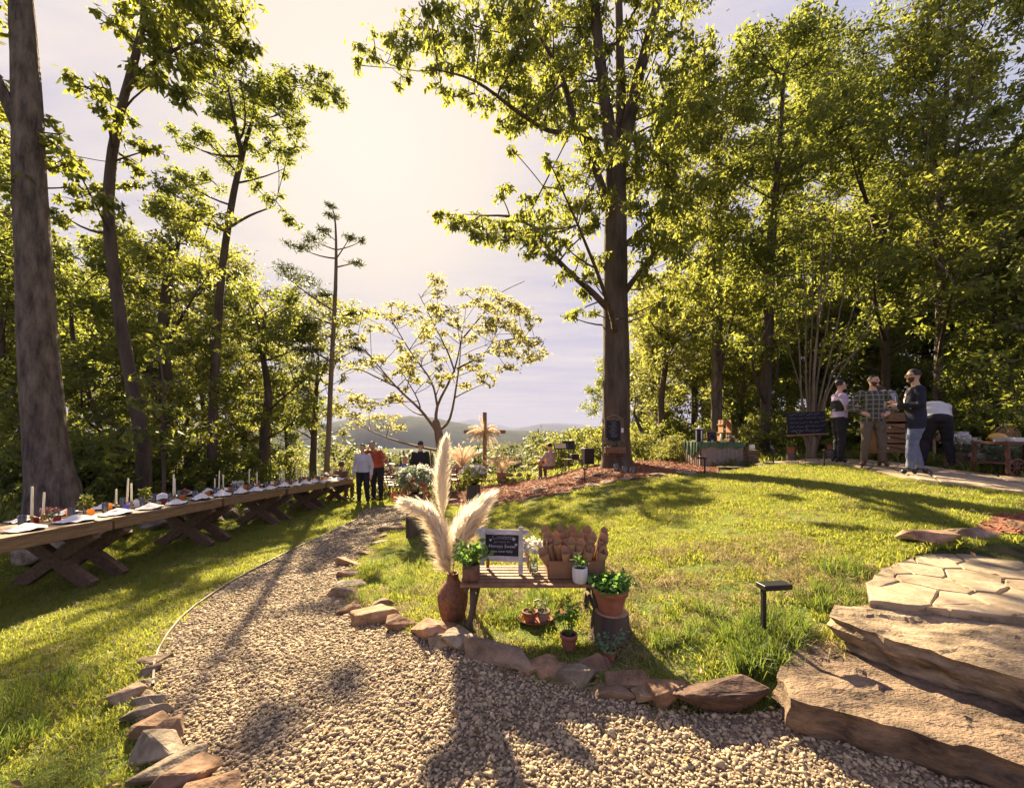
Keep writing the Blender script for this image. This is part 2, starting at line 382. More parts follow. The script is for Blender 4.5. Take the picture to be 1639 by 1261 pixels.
EDGE_PX = [(655,810),(618,812),(586,817),(575,824),(573,832),(540,848),(505,865),(470,882),(435,900),(400,918),(368,937),(340,955),(312,975),(288,996),(268,1022),(254,1046),(247,1068),(245,1105)]
PATH_L = hits(EDGE_PX) + [hit(252,1140), hit(262,1190), hit(275,1261), hit(290,1420), Vector((-.9, .5, 0))]
STONE_PX = [(652,828),(640,838),(622,850),(600,866),(580,885),(562,905),(550,928),(545,950),(555,972),(600,992),(650,1014),(700,1034),(750,1052),(800,1072),(860,1090),(920,1106),(980,1122),(1040,1136),(1100,1145),(1165,1148),(1240,1145)]
PATH_R = hits(STONE_PX) + [Vector((2.2, 2.2, 0)), Vector((3.2, 1.2, 0)), Vector((3, .5, 0))]
PATH = [Vector((-2.2, 13.2, 0))] + PATH_L + PATH_R[::-1] + [Vector((-1.6, 12.6, 0))]
MULCH = hits([(668,806),(700,806),(760,812),(800,806),(870,797),(930,782),(1000,770),(1080,760),(1150,757)]) + [Vector(p) for p in ((5.6,11.0,0),(4,12.6,0),(2.6,13.6,0),(2.0,14.6,0),(.4,15.6,0),(-1.2,15.6,0),(-2.2,13.6,0),(-2.1,12.2,0))]
MULCH2 = [Vector(p) for p in ((4.5,3.9,0),(4.75,4.15,0),(5.3,4.45,0),(6.4,4.5,0),(7,3.7,0),(5.4,3.7,0))]
STRIP = hits([(1240,745),(1340,744),(1385,752),(1440,766),(1500,777),(1639,792)]) + [Vector(p) for p in ((10.5,6.4,0),(10.5,7.6,0))] + hits([(1639,768),(1500,752),(1400,740),(1330,736)]) + [Vector((6.3, 10.2, 0))]
PATIO = [Vector(p) for p in ((2.42,2.74,0),(2.66,3.05,0),(3.05,3.35,0),(3.75,3.70,0),(5.5,3.75,0),(5.5,1.9,0),(3.6,2.2,0),(3.1,2.5,0))]

def sheet(name, poly, dz, step, mats, edge=None):
    """terrain-hugging sheet inside a polygon"""
    P = [Vector((p[0], p[1])) for p in poly]; x0 = min(p.x for p in P); x1 = max(p.x for p in P); y0 = min(p.y for p in P); y1 = max(p.y for p in P)
    gx, gy = np.meshgrid(np.arange(x0, x1, step), np.arange(y0, y1, step)); q = np.stack([gx.ravel(), gy.ravel()], 1)
    q = q + rng.uniform(-.2, .2, q.shape) * step; q = q[inpoly(q, poly)]; q = q[seg_dist(q, [tuple(p) for p in P] + [tuple(P[0])]) > step * .4]
    vs = P + [Vector(p) for p in q]; n = len(P)
    r = delaunay_2d_cdt(vs, [], [list(range(n))], 1, 1e-5)
    V = np.array([(v.x, v.y) for v in r[0]]); Z = gz(V) + dz
    return np_mesh(name, np.column_stack([V, Z]), np.array([f for f in r[2] if len(f) == 3]), mats, True)

def ground_mat():
    m, nt, b = _m('lawn_soil'); N, L = nt.nodes, nt.links
    b.inputs['Roughness'].default_value = 1; b.inputs['Specular IOR Level'].default_value = .1
    ge = N.new('ShaderNodeNewGeometry')
    n = N.new('ShaderNodeTexNoise'); n.inputs['Scale'].default_value = 1.6; n.inputs['Detail'].default_value = 8; n.inputs['Roughness'].default_value = .7; L.new(ge.outputs['Position'], n.inputs[0])
    cr = N.new('ShaderNodeValToRGB'); L.new(n.outputs['Fac'], cr.inputs[0]); e = cr.color_ramp.elements
    e[0].position = .3; e[0].color = (.075, .11, .02, 1); e[1].position = .7; e[1].color = (.20, .165, .07, 1); k = e.new(.52); k.color = (.12, .15, .03, 1)
    at_ = N.new('ShaderNodeAttribute'); at_.attribute_name = 'wild'
    n2 = N.new('ShaderNodeTexNoise'); n2.inputs['Scale'].default_value = 5; n2.inputs['Detail'].default_value = 8; L.new(ge.outputs['Position'], n2.inputs[0])
    c2 = N.new('ShaderNodeValToRGB'); L.new(n2.outputs['Fac'], c2.inputs[0]); e = c2.color_ramp.elements
    e[0].position = .35; e[0].color = (.03, .03, .012, 1); e[1].position = .68; e[1].color = (.12, .085, .045, 1); k = e.new(.5); k.color = (.055, .06, .02, 1)
    mx = N.new('ShaderNodeMix'); mx.data_type = 'RGBA'; L.new(at_.outputs['Fac'], mx.inputs['Factor']); L.new(cr.outputs[0], mx.inputs['A']); L.new(c2.outputs[0], mx.inputs['B'])
    L.new(mx.outputs['Result'], b.inputs['Base Color'])
    bp = N.new('ShaderNodeBump'); bp.inputs['Strength'].default_value = .8; bp.inputs['Distance'].default_value = .03
    n3 = N.new('ShaderNodeTexNoise'); n3.inputs['Scale'].default_value = 35; n3.inputs['Detail'].default_value = 5; L.new(ge.outputs['Position'], n3.inputs[0])
    L.new(n3.outputs['Fac'], bp.inputs['Height']); L.new(bp.outputs[0], b.inputs['Normal'])
    return m
GROUND_M = ground_mat()
LAWN_FAR = [(-4.6,13.2),(-3.6,13.4)]                      # lawn ends here on the left
LAWN_L = [Vector(p) for p in ((-12,-5,0),(-12,2.5,0),(-7.3,4.6,0),(-7.0,6,0),(-6.9,9,0),(-6.9,12.6,0),(-6.2,14.4,0),(-3.2,13.6,0),(-2.0,12.6,0))]
def is_lawn(xy):
    """True where mown grass grows"""
    xy = np.atleast_2d(xy); x, y = xy[:, 0], xy[:, 1]
    left = inpoly(xy, LAWN_L + [Vector((-1.2, -5, 0))])
    right = inpoly(xy, PATH_R[:-2][:21] + [Vector((2.2, 2.6, 0)), Vector((5.5, 3.2, 0)), Vector((12, 4.2, 0)), Vector((12, 7, 0))] + hits([(1639,790),(1480,772),(1385,754),(1330,742),(1240,744),(1150,757),(1080,760),(1000,770),(930,782),(870,797),(800,806),(760,812),(700,806),(668,806)]))
    return (left | right) & ~inpoly(xy, PATH) & ~inpoly(xy, MULCH) & ~inpoly(xy, MULCH2) & ~inpoly(xy, PATIO) & ~inpoly(xy, STRIP)
def build_ground():
    def axis(lo, hi, fine0, fine1, f, c):
        a = [fine0]; 
        while a[-1] < fine1: a.append(a[-1] + f)
        s = f
        while a[-1] < hi: s *= c; a.append(a[-1] + s)
        s = f
        while a[0] > lo: s *= c; a.insert(0, a[0] - s)
        return np.array(a)
    X = axis(-60, 60, -9, 11, .13, 1.13); Y = axis(-12, 75, 1.2, 16, .13, 1.13)
    gx, gy = np.meshgrid(X, Y); q = np.stack([gx.ravel(), gy.ravel()], 1); z = gz(q)
    z = np.clip(z, -30, 3)
    low = np.array([mnoise.noise((a * .9, b * .9, 3.1)) for a, b in q]) * .025
    z = z + low * (np.abs(q[:, 0]) < 14)
    pin = inpoly(q, PATH); z[pin] -= .03; z[inpoly(q, PATIO)] -= .06
    # keep going to the horizon: outer rim drops to the valley floor
    r = np.maximum(np.abs(q[:, 0]) / 60, np.where(q[:, 1] > 0, q[:, 1] / 75, -q[:, 1] / 12))
    nx, ny = len(X), len(Y)
    idx = np.arange(nx * ny).reshape(ny, nx); Fq = np.stack([idx[:-1, :-1], idx[:-1, 1:], idx[1:, 1:], idx[1:, :-1]], -1).reshape(-1, 4)
    me = np_mesh('ground', np.column_stack([q, z]), Fq, GROUND_M, True)
    w = 1.0 - is_lawn(q).astype(float)
    a = me.attributes.new('wild', 'FLOAT', 'POINT'); a.data.foreach_set('value', w.astype(np.float32))
    tag(link('ground', me), 'lawn and forest floor round the gravel path', kind='structure')
    link('gravel_path', sheet('gravel_path', PATH, .012, .16, mat('gravel_bed', (.17, .12, .08), .95, .5, 60, 1, 70, coord='World')))['kind'] = 'structure'
    MULCH_M = mat('red_mulch', (.20, .075, .04), .95, .5, 14, 1, 40, col2=(.27, .12, .07), coord='World')
    link('mulch_bed', sheet('mulch_bed', MULCH, .02, .2, MULCH_M))['kind'] = 'structure'
    link('mulch_mound', sheet('mulch_mound', MULCH2, .03, .12, MULCH_M))['kind'] = 'structure'
    return MULCH_M
MULCH_M = build_ground()

# valley, hills and far ridges
def ridge(name, y0, x0, x1, prof, depth, col, seed, base=-40):
    """a long hill with real depth; prof gives crest height above the eye at x"""
    nx, ny = 160, 24; X = np.linspace(x0, x1, nx); V = []
    for j in range(ny):
        t = j / (ny - 1)
        for x in X:
            h = prof(x) * math.sin(math.pi * min(t * 1.0, 1)) ** .9
            nn = mnoise.fractal((x / depth * 6, t * 4, seed), 1.0, 2.0, 5) * .10 * abs(prof(x)) * math.sin(math.pi * t)
            V.append((x, y0 + (t - .5) * depth, base + (h + nn)))
    idx = np.arange(nx * ny).reshape(ny, nx); Fq = np.stack([idx[:-1, :-1], idx[:-1, 1:], idx[1:, 1:], idx[1:, :-1]], -1).reshape(-1, 4)
    m = mat(name + '_forest', col, 1, .35, .02 if y0 > 800 else .1, coord='World', spec=.05)
    tag(link(name, np_mesh(name, np.array(V), Fq, m, True)), kind='structure')
def bumps(*bs):
    return lambda x: sum(h * math.exp(-((x - c) / w) ** 2) for c, w, h in bs) + 40
def px_at(px, y): return (px - CX) / F * y
VM = mat('valley_forest', (.045, .065, .02), 1, .5, .05, coord='World', spec=.05, col2=(.10, .11, .04))
vb = MB(); vb.add([(-9000, 60, -26), (9000, 60, -26), (9000, 8500, -60), (-9000, 8500, -60), (-9000, -3500, -26), (9000, -3500, -26)], [(0, 1, 2, 3), (4, 5, 1, 0)])
obj('valley_floor', vb, VM)['kind'] = 'structure'
HILLC = (.035, .043, .034)
ridge('near_hill', 900, -900, 700, bumps((px_at(645, 900), 120, 30), (px_at(560, 900), 190, 12), (px_at(760, 900), 120, 5)), 420, HILLC, 1.3, -40)
ridge('middle_hill', 1900, -1500, 1500, bumps((px_at(730, 1900), 160, 10), (px_at(830, 1900), 260, -8), (-900, 400, 30)), 700, HILLC, 5.1, -46)
ridge('far_ridge', 3600, -3500, 3000, bumps((px_at(880, 3600), 330, 84), (px_at(700, 3600), 420, 90), (px_at(560, 3600), 400, 96), (1500, 600, 80), (-2400, 500, 70)), 1300, HILLC, 9.7, -60)
ridge('last_ridge', 5600, -5200, 4500, bumps((px_at(600, 5600), 700, 190), (px_at(760, 5600), 500, 165), (px_at(900, 5600), 500, 130), (2500, 900, 140), (-3500, 900, 160)), 1600, HILLC, 12.7, -60)
# ------------------------------------------------------------------ trees
DM = 3.0
def leaf_arrays(C, size, r, droop=.35, aspect=.42, fold=.18):
    """rhombic folded leaves at centres C -> verts, tris"""
    n = len(C)
    yaw = r.uniform(0, 2 * np.pi, n); pit = r.normal(-droop, .55, n); roll = r.normal(0, .7, n)
    d = np.stack([np.cos(yaw) * np.cos(pit), np.sin(yaw) * np.cos(pit), np.sin(pit)], 1)
    s = np.stack([-np.sin(yaw), np.cos(yaw), np.zeros(n)], 1); u = np.cross(s, d)
    s2 = s * np.cos(roll)[:, None] + u * np.sin(roll)[:, None]; u2 = np.cross(s2, d)
    L = (size * r.uniform(.5, 1.5, n))[:, None]; W = L * aspect
    base = C - d * L * .1; tip = C + d * L * .9; mid = C + d * L * .38 + u2 * L * fold * .5
    V = np.stack([base, mid - s2 * W * .5, tip, mid + s2 * W * .5], 1).reshape(-1, 3)
    k = np.arange(n) * 4
    return V, np.concatenate([np.stack([k, k + 1, k + 2], 1), np.stack([k, k + 2, k + 3], 1)])
def bez(a, b, c, n):
    t = np.linspace(0, 1, n)[:, None]; return (1 - t) ** 2 * a + 2 * t * (1 - t) * b + t * t * c
class Tree:
    def __init__(s, seed): s.r = np.random.default_rng(seed); s.tb = MB(); s.C = []; s.sz = []; s.trunks = []
    def trunk(s, pts, rad, n=10, jit=.05, wob=.0):
        pts = [np.array(p, float) for p in pts]
        k = 1 / math.sqrt(1 + (pts[0][0] / pts[0][1]) ** 2) if pts[0][1] > 3 else 1.0   # a stem seen obliquely in a wide view looks broader
        rad = [q * k for q in rad]
        # resample smoothly
        P = []; Rr = []
        m = len(pts)
        for i in range(m - 1):
            p0 = pts[max(i-1, 0)]; p1 = pts[i]; p2 = pts[i+1]; p3 = pts[min(i+2, m-1)]
            for t in np.linspace(0, 1, 4, endpoint=False):
                P.append(.5 * ((2*p1) + (-p0+p2)*t + (2*p0-5*p1+4*p2-p3)*t*t + (-p0+3*p1-3*p2+p3)*t**3) + s.r.normal(0, wob, 3) * (1, 1, 0))
                Rr.append(rad[i] * (1 - t) + rad[i+1] * t)
        P.append(pts[-1]); Rr.append(rad[-1])
        s.tb.tube(P, Rr, n, jit=jit); s.trunks.append((np.array(P), np.array(Rr))); return s
    def limb(s, tgt, r0=None, drop=.7, ti=None, thin=.01):
        """a limb from the nearest fitting spot of a trunk to tgt"""
        best = None
        for k, (P, Rr) in enumerate(s.trunks):
            dv = tgt - P; dx = np.linalg.norm(dv[:, :2], axis=1); dist = np.linalg.norm(dv, axis=1)
            cost = dist + np.maximum(0, P[:, 2] - (tgt[2] - dx * .35)) * 1.5 + (.25 if Rr[0] < .05 else 0) + np.where(Rr < .012, .8, 0)
            i = int(np.argmin(cost))
            if best is None or cost[i] < best[0]: best = (cost[i], P[i], Rr[i])
        a, ra = best[1], best[2]; ln = np.linalg.norm(tgt - a)
        if ln < .1: return a
        r0 = r0 or min(ra * .62, .012 + ln * .014)
        mid = (a + tgt) / 2 + np.array([0, 0, -ln * .05]) + s.r.normal(0, ln * .07, 3)
        n = 6; p = bez(a, mid, tgt, n); rl = np.linspace(r0, thin, n); s.tb.tube(p, rl, 5, cap=False); s.trunks.append((p, rl)); return a
    def clump(s, c, rad, n, size, flat=.75, twigs=5, limb=True, drop=.7, spread=.23):
        c = np.array(c, float); r = s.r
        if limb: s.limb(c, drop=drop)
        tips = []
        for _ in range(twigs):
            v = r.normal(0, 1, 3); v /= np.linalg.norm(v); v *= rad * r.uniform(.45, 1.0); v[2] *= flat
            tips.append(c + v)
            if limb: s.tb.tube([c, c + v * .55 + r.normal(0, rad * .08, 3), c + v], [.014, .009, .004], 3, cap=False)
        tips = np.array(tips)
        k = r.integers(0, twigs, n); q = tips[k] + r.normal(0, 1, (n, 3)) * np.array([1, 1, flat]) * rad * spread
        s.C.append(q); s.sz.append(np.full(n, size)); return s
    def leaves_mesh(s, name, m, droop=.35, aspect=.42):
        C = np.concatenate(s.C); sz = np.concatenate(s.sz)
        V, Fc = leaf_arrays(C, sz, s.r, droop, aspect); return np_mesh(name, V, Fc, m)
    def build(s, name, label, group, leafm, barkm=BARK, droop=.35, aspect=.42, base=None, cat='tree'):
        b = base if base is not None else s.trunks[0][0][0]
        root = thing(name, Vector(b), label, cat, group)
        off = np.array(b, float)
        s.tb.v = [(v[0]-off[0], v[1]-off[1], v[2]-off[2]) for v in s.tb.v]; s.C = [c - off for c in s.C]
        link('trunk', s.tb.mesh('trunk', barkm, True), root)
        if s.C: link('crown', s.leaves_mesh('crown', leafm, droop, aspect), root)
        return root
def px_path(pl, y, base=True):
    """trunk line through photo points at distance y (or (px,py,y))"""
    out = []
    for p in pl: out.append(np.array(at(p[0], p[1], p[2] if len(p) > 2 else y)))
    if base:
        b = out[0]; z = g(b[0], b[1]); out.insert(0, np.array([b[0], b[1], min(z - .15, b[2] - .2)]))
    return out
def pw(px, y): return px / F * y * .5     # photo width -> radius
def clumps_px(t, lst, y, dens=1.0, size=.14, dj=1.0, **kw):
    for c in lst:
        px, py, rp = c[:3]; yy = y + (c[3] if len(c) > 3 else t.r.normal(0, dj))
        rad = rp / F * yy; n = int(DM * 130 * dens * (rad / .7) ** 2 * (.14 / size) ** 1.3) + 10
        t.clump(at(px, py, yy), rad, n, size, twigs=max(5, int(11 * rad / .7)), **kw)
def fill_px(t, x0, y0, x1, y1, n, rp, y, dens=1.0, size=.14, dj=1.5, holes=(), **kw):
    for _ in range(n):
        px, py = t.r.uniform(x0, x1), t.r.uniform(y0, y1)
        if any(a < px < c and b < py < d for a, b, c, d in holes): continue
        clumps_px(t, [(px, py, rp * t.r.uniform(.7, 1.3))], y, dens, size, dj, **kw)

GL, GR, GF = 'tall trees behind the long tables', 'tall trees along the right side of the lawn', 'leafy trees filling the wood'
# --- great trunk at the left edge
t = Tree(1)
t.trunk(px_path([(86,792),(80,758),(74,715),(68,640),(60,540),(55,420),(48,300),(44,180),(38,60),(30,-60),(20,-260)], 6.9), [.60,.52,.45,.41,.39,.36,.335,.31,.28,.25,.21,.18,.15], 28, .018)
t.trunk([at(46,240,6.9), at(15,170,6.75), at(-30,80,6.6), at(-90,-30,6.4)], [.16,.14,.11,.07], 10)
clumps_px(t, [(75,195,16,.3),(85,230,20,.1),(100,265,24,.2),(20,290,26,-.2),(5,230,22),(8,340,26),(-15,150,40),(30,430,22,.8),(110,300,18,.3),(-40,0,60),(-60,-120,90),(60,-200,80),(95,215,14,.2)], 6.9, .8, .17, .4)
t.build('oak_tree', 'massive straight grey trunk at the end of the forest edge, standing behind the first table', GL, LEAF_A, BARK_SMOOTH)
# --- leaning tree with drooping leaves, top left
t = Tree(2)
t.trunk(px_path([(230,742),(226,690),(212,620),(198,540),(186,460),(177,390),(174,320),(181,240),(198,160),(217,90),(232,20),(240,-80),(250,-200)], 9.2), [.22,.19,.175,.165,.16,.155,.15,.14,.125,.11,.10,.09,.07,.04], 12)
t.trunk([at(200,150,9.2), at(235,110,9.0), at(280,80,8.8), at(335,60,8.6)], [.08,.06,.045,.02], 6)
clumps_px(t, [(235,15,30),(270,20,34),(300,12,34),(330,25,30),(360,35,28),(385,62,26),(405,78,16),(345,80,30),(310,70,32),(275,70,34),(250,60,26),(230,55,22),(195,20,24),(180,35,18),(210,62,18),(255,100,22),(290,115,24),(320,100,22),(275,145,22),(300,160,16),(250,130,20),(215,120,20),(140,140,22),(115,132,14),(165,140,16),(165,170,18),(185,195,18),(205,185,14),(240,240,22),(218,230,14),(222,262,20),(255,-40,60),(340,-30,60),(180,-60,50),(300,-120,80),(390,20,18),(100,245,20),(125,275,20),(85,265,12),(150,305,24),(120,320,20),(180,330,24),(95,340,22),(210,300,16)], 9.2, 1.7, .16, .7)  # clumps above the top edge are unseen, added for the shadows they cast
t.build('chestnut_tree', 'slender leaning tree with drooping dark leaf bunches, second trunk from the massive grey one', GL, LEAF_A, BARK, droop=.75)
# --- tree with dense flat top before the bright sky
t = Tree(3)
t.trunk(px_path([(340,735),(340,690),(343,620),(347,540),(353,460),(361,390),(374,310),(388,250),(402,200),(418,165),(440,140)], 12.0), [.22,.17,.16,.15,.14,.13,.12,.105,.085,.06,.04,.02], 10)
t.trunk([at(388,250,12), at(380,215,11.8), at(372,175,11.6), at(365,140,11.4)], [.09,.07,.05,.02], 6)
t.trunk([at(365,365,12), at(400,345,11.8), at(440,330,11.5)], [.06,.04,.015], 5)
clumps_px(t, [(330,130,26),(355,120,28),(385,130,28),(415,135,30),(445,145,28),(475,140,26),(505,135,24),(530,150,20),(548,165,12),(345,155,28),(375,165,30),(405,165,28),(440,170,26),(470,175,24),(500,160,22),(520,125,16),(455,115,16),(495,115,12),(320,150,20),(360,185,22),(395,195,24),(430,200,24),(460,205,22),(490,200,16),(290,222,22),(320,215,22),(345,225,18),(380,230,22),(410,240,18),(440,235,20),(475,235,18),(370,260,22),(395,275,16),(460,250,18),(290,285,26),(265,300,24),(310,300,24),(340,290,20),(250,330,26),(285,335,26),(320,330,22),(410,300,14),(440,320,18),(470,350,18),(455,270,12)], 12.0, 1.7, .115, .9)
t.build('oak_tree', 'straight tree with a broad flat topped crown against the brightest sky', GL, LEAF_B, BARK)
# --- pine, sparse level branches
t = Tree(4)
pp = px_path([(523,745),(526,700),(529,620),(533,540),(537,460),(538,400),(536,350),(529,325)], 14.5)
t.trunk(pp, [.12,.10,.095,.09,.08,.07,.05,.03,.01], 8)
for px, py, rp in [(500,385,20),(478,395,22),(520,372,14),(560,380,12),(455,440,30),(490,450,24),(510,470,20),(575,420,14),(430,470,30),(470,500,30),(500,520,20),(555,500,16),(450,540,30),(490,560,24),(570,560,16),(530,345,10),(527,330,8),(580,385,8)]:
    t.clump(at(px, py, 14.5 + t.r.normal(0, .6)), rp / F * 14.5, int(rp * 17), .13, flat=.3, twigs=6, drop=.1, spread=.25)
t.build('pine_tree', 'thin pine with sparse level branches right beside the glare of the sun', GL, NEEDLE, BARK_PALE, droop=.0, aspect=.2)  # paler bark colour stands in for sun glow washing out the trunk
# --- lower trees on the left
def low_tree(seed, path, y, rads, fills, label, group, leafm=LEAF_B, size=.14, dens=.9, barkm=BARK, name='maple_tree', **kw):
    t = Tree(seed); t.trunk(px_path(path, y), rads, 8)
    for f in fills: fill_px(t, *f[:6], y, dens, size, f[6] if len(f) > 6 else 1.4)
    return t.build(name, label, group, leafm, barkm, **kw)
low_tree(11, [(424,745),(424,690),(430,630),(420,560),(425,500)], 15, [.27,.24,.2,.15,.1,.05], [(355,455,500,680,60,22)], 'round maple with a short dark trunk behind the third table', GF)
low_tree(12, [(501,738),(503,690),(506,630),(510,570)], 16.5, [.17,.15,.12,.09,.04], [(425,470,570,600,44,20),(450,600,560,690,18,16)], 'small maple with open branches left of the pine trunk', GF, LEAF_Y)
low_tree(13, [(268,742),(265,620),(262,520),(270,440),(285,390)], 12.5, [.27,.24,.22,.2,.16,.08], [(180,330,350,560,60,26),(235,540,350,700,26,24)], 'thick trunked maple in the gap between the leaning tree and the straight tree', GF, LEAF_A)
low_tree(14, [(163,740),(162,690),(120,560),(114,480)], 13, [.15,.13,.11,.1,.05], [(75,370,240,600,70,26),(90,600,220,720,22,22)], 'slim understory maple just right of the massive grey trunk', GF, LEAF_B)
low_tree(15, [(5,760),(4,640),(0,520),(-6,420)], 10, [.2,.18,.16,.12,.08], [(-60,380,45,740,48,28,1.0),(-90,150,30,420,30,30)], 'shadowed maple cut by the edge of the picture left of the massive grey trunk', GF, LEAF_B)
low_tree(16, [(300,740),(300,660),(308,600)], 17, [.18,.16,.12,.06], [(280,400,420,560,50,22),(290,560,430,700,30,20)], 'maple with yellow green leaves seen between the straight tree and the round maple', GF, LEAF_Y)
# chestnut sapling with big bright leaves in front
t = Tree(17); t.trunk(px_path([(262,750),(258,690),(262,630),(256,570)], 8.6), [.05,.045,.04,.03,.015], 6)
clumps_px(t, [(255,560,18),(235,600,16),(275,610,16),(225,640,18),(255,655,18),(290,665,18),(220,690,20),(260,700,22),(300,690,16),(185,690,18),(165,705,16),(200,720,18),(320,680,14)], 8.6, .7, .19, .5)
t.build('chestnut_sapling', 'bright leaved sapling growing right behind the second table', GF, LEAF_S, BARK, droop=.6, cat='young tree')

# --- redbud in the middle of the view
t = Tree(20)
t.trunk(px_path([(708,780),(708,745),(703,700),(697,672)], 15.2), [.24,.22,.19,.16,.13], 10)
B = at(699, 690, 15.2)
for a, b, c, d, r0 in [((B.x, B.y, B.z), at(672,655,15), at(635,620,14.6), at(585,560,14.2), .10), ((B.x, B.y, B.z), at(700,650,15.2), at(728,590,15.4), at(742,520,15.8), .11), (at(700,650,15.2), at(690,610,15), at(655,560,14.7), at(620,500,14.4), .07),
                    (at(728,595,15.4), at(715,560,15.7), at(690,510,16), at(670,470,16.3), .06), (at(731,590,15.4), at(770,570,15.2), at(810,545,15), at(865,540,14.8), .06), ((B.x, B.y, B.z), at(720,670,15.6), at(733,600,15.8), at(738,550,15.9), .1), (at(742,540,15.8), at(775,500,16), at(800,470,16.2), at(840,450,16.4), .05), (at(640,622,14.6), at(605,605,14.4), at(570,590,14.2), at(545,600,14), .05)]:
    t.trunk([a, b, c, d], [r0 * .75, r0 * .55, r0 * .36, .012], 6)
cl = []
rr = np.random.default_rng(44)
for _ in range(170):
    a = rr.uniform(0, 1); px = rr.uniform(555, 868); 
    top = 445 + 55 * abs((px - 715) / 150) ** 1.6 + (30 if 650 < px < 690 else 0); bot = 655 - 75 * max(0, (px - 690) / 170) if px > 690 else 700 - 0.1 * (px - 555)
    if 640 < px < 760: bot = min(bot, 625)
    cl.append((px, rr.uniform(top, bot), rr.uniform(11, 19)))
clumps_px(t, cl, 15.2, .46, .115, 1.2, flat=.45, drop=.5)
t.build('redbud_tree', 'wide spreading redbud with a forked pale trunk behind the man in the dark blazer', None, LEAF_P, BARK_PALE, droop=.2, aspect=.62)

# --- the great oak with the sign board
t = Tree(30)
YB = 11.6
t.trunk(px_path([(988,752),(987,735),(986,700),(986,640),(986,560),(985,480),(985,400),(985,330),(985,262)], YB), [.62,.54,.44,.405,.39,.38,.36,.34,.31,.30], 20, .03)
t.trunk([at(984,275,YB), at(972,190,YB-.1), at(962,110,YB-.2), at(953,20,YB-.3), at(940,-120,YB-.5), at(930,-260,YB-.6)], [.24,.19,.16,.13,.09,.03], 10)
t.trunk([at(988,270,YB), at(993,180,YB+.4), at(992,90,YB+.6), at(990,0,YB+.8), at(985,-140,YB+1)], [.2,.17,.14,.12,.05], 10)
t.trunk([at(990,275,YB), at(1012,170,YB+.1), at(1028,100,YB), at(1050,10,YB-.2), at(1075,-130,YB-.3)], [.22,.18,.16,.12,.05], 10)
t.trunk([at(978,500,YB), at(950,470,YB-.3), at(905,430,YB-.7), at(865,385,YB-1), at(830,350,YB-1.2), at(770,345,YB-1.5)], [.10,.085,.07,.055,.04,.015], 8)
t.trunk([at(975,330,YB), at(945,250,YB-.5), at(920,190,YB-.8), at(895,115,YB-1.2), at(858,50,YB-1.5)], [.12,.1,.09,.07,.03], 8)
t.trunk([at(965,255,YB), at(935,215,YB-1), at(880,210,YB-1.6), at(830,180,YB-2.0), at(760,130,YB-2.4), at(690,110,YB-2.6)], [.1,.08,.06,.05,.03,.012], 6)
t.trunk([at(992,480,YB), at(1020,440,YB-.2), at(1050,400,YB-.4), at(1080,350,YB-.5)], [.1,.08,.06,.02], 7)
t.trunk([at(992,400,YB), at(1040,360,YB+.4), at(1100,330,YB+.8)], [.1,.07,.02], 7)
cl = [(578,70,14),(575,105,12),(600,75,20),(630,60,24),(655,75,24),(640,95,22),(690,85,24),(720,70,26),(655,30,16),(690,20,24),(720,20,26),(700,50,24),(745,45,26),(760,85,26),(720,110,24),(690,112,18),(750,120,24),(650,125,12),(640,135,9),(705,140,18),(730,155,18),(760,150,22),(770,40,28),(800,30,30),(830,15,30),(800,70,30),(840,60,30),(790,110,28),(825,105,30),(860,95,30),(880,40,30),(910,20,30),(880,130,30),(850,140,28),(815,140,24),(780,170,18),(750,170,12),(800,195,14),(815,215,14),(840,180,26),(880,175,28),(915,110,26),(925,70,28),(930,150,26),(920,200,26),(890,215,20),(945,190,24),(950,40,28),(820,240,12),(880,260,14),(900,265,16),(935,240,18),(950,270,24),(920,285,22),(890,300,18),(960,310,28),(930,320,26),(985,300,30),(1010,290,30),(975,240,26),(1000,230,26),(1030,250,30),
      (705,345,14),(720,350,18),(740,355,20),(765,360,24),(790,365,26),(815,365,26),(840,355,28),(865,350,26),(840,380,26),(805,385,22),(775,380,18),(755,375,14),(870,375,24),(895,360,24),(905,330,22),(930,365,22),(955,360,22),(800,310,14),(815,300,12),(840,320,12),(870,310,18),(900,390,18),(880,410,18),(850,405,16),(905,440,18),(925,415,18),(945,440,18),(960,410,16),(940,470,18),(920,500,14),(950,500,12),(910,505,10),(1020,330,28),(1040,380,30),(1060,340,30),(1075,400,30),(1030,430,24),(1055,450,22),(1090,360,30),(1100,310,32),(1065,290,32),(1050,220,30),(1080,240,30),(1060,170,30),(1095,190,32),(1075,120,30),(1105,130,30),(1060,60,28),(1100,60,30),(1020,50,26),(1010,120,22),(980,70,18),(985,150,20),(1130,90,28),(1130,160,30),(1135,230,30),(1130,290,30),(1040,500,18),(1060,480,18),(1075,20,26),(1020,10,24),(960,-40,50),(880,-50,60),(800,-60,60),(1060,-60,60),(1120,-30,50),(940,-160,80),(1040,-170,80),(740,-40,40)]
clumps_px(t, cl, YB - .6, 1.55, .15, 1.1)
fill_px(t, 790, -10, 970, 200, 60, 20, YB - .6, .9, .15, 1.4)
fill_px(t, 990, 60, 1150, 420, 40, 26, YB + .2, .8, .15, 1.4)
t.build('oak_tree', 'great dark oak bearing the carved sign board, its boughs reaching far over the view', None, LEAF_A, BARK, droop=.8)

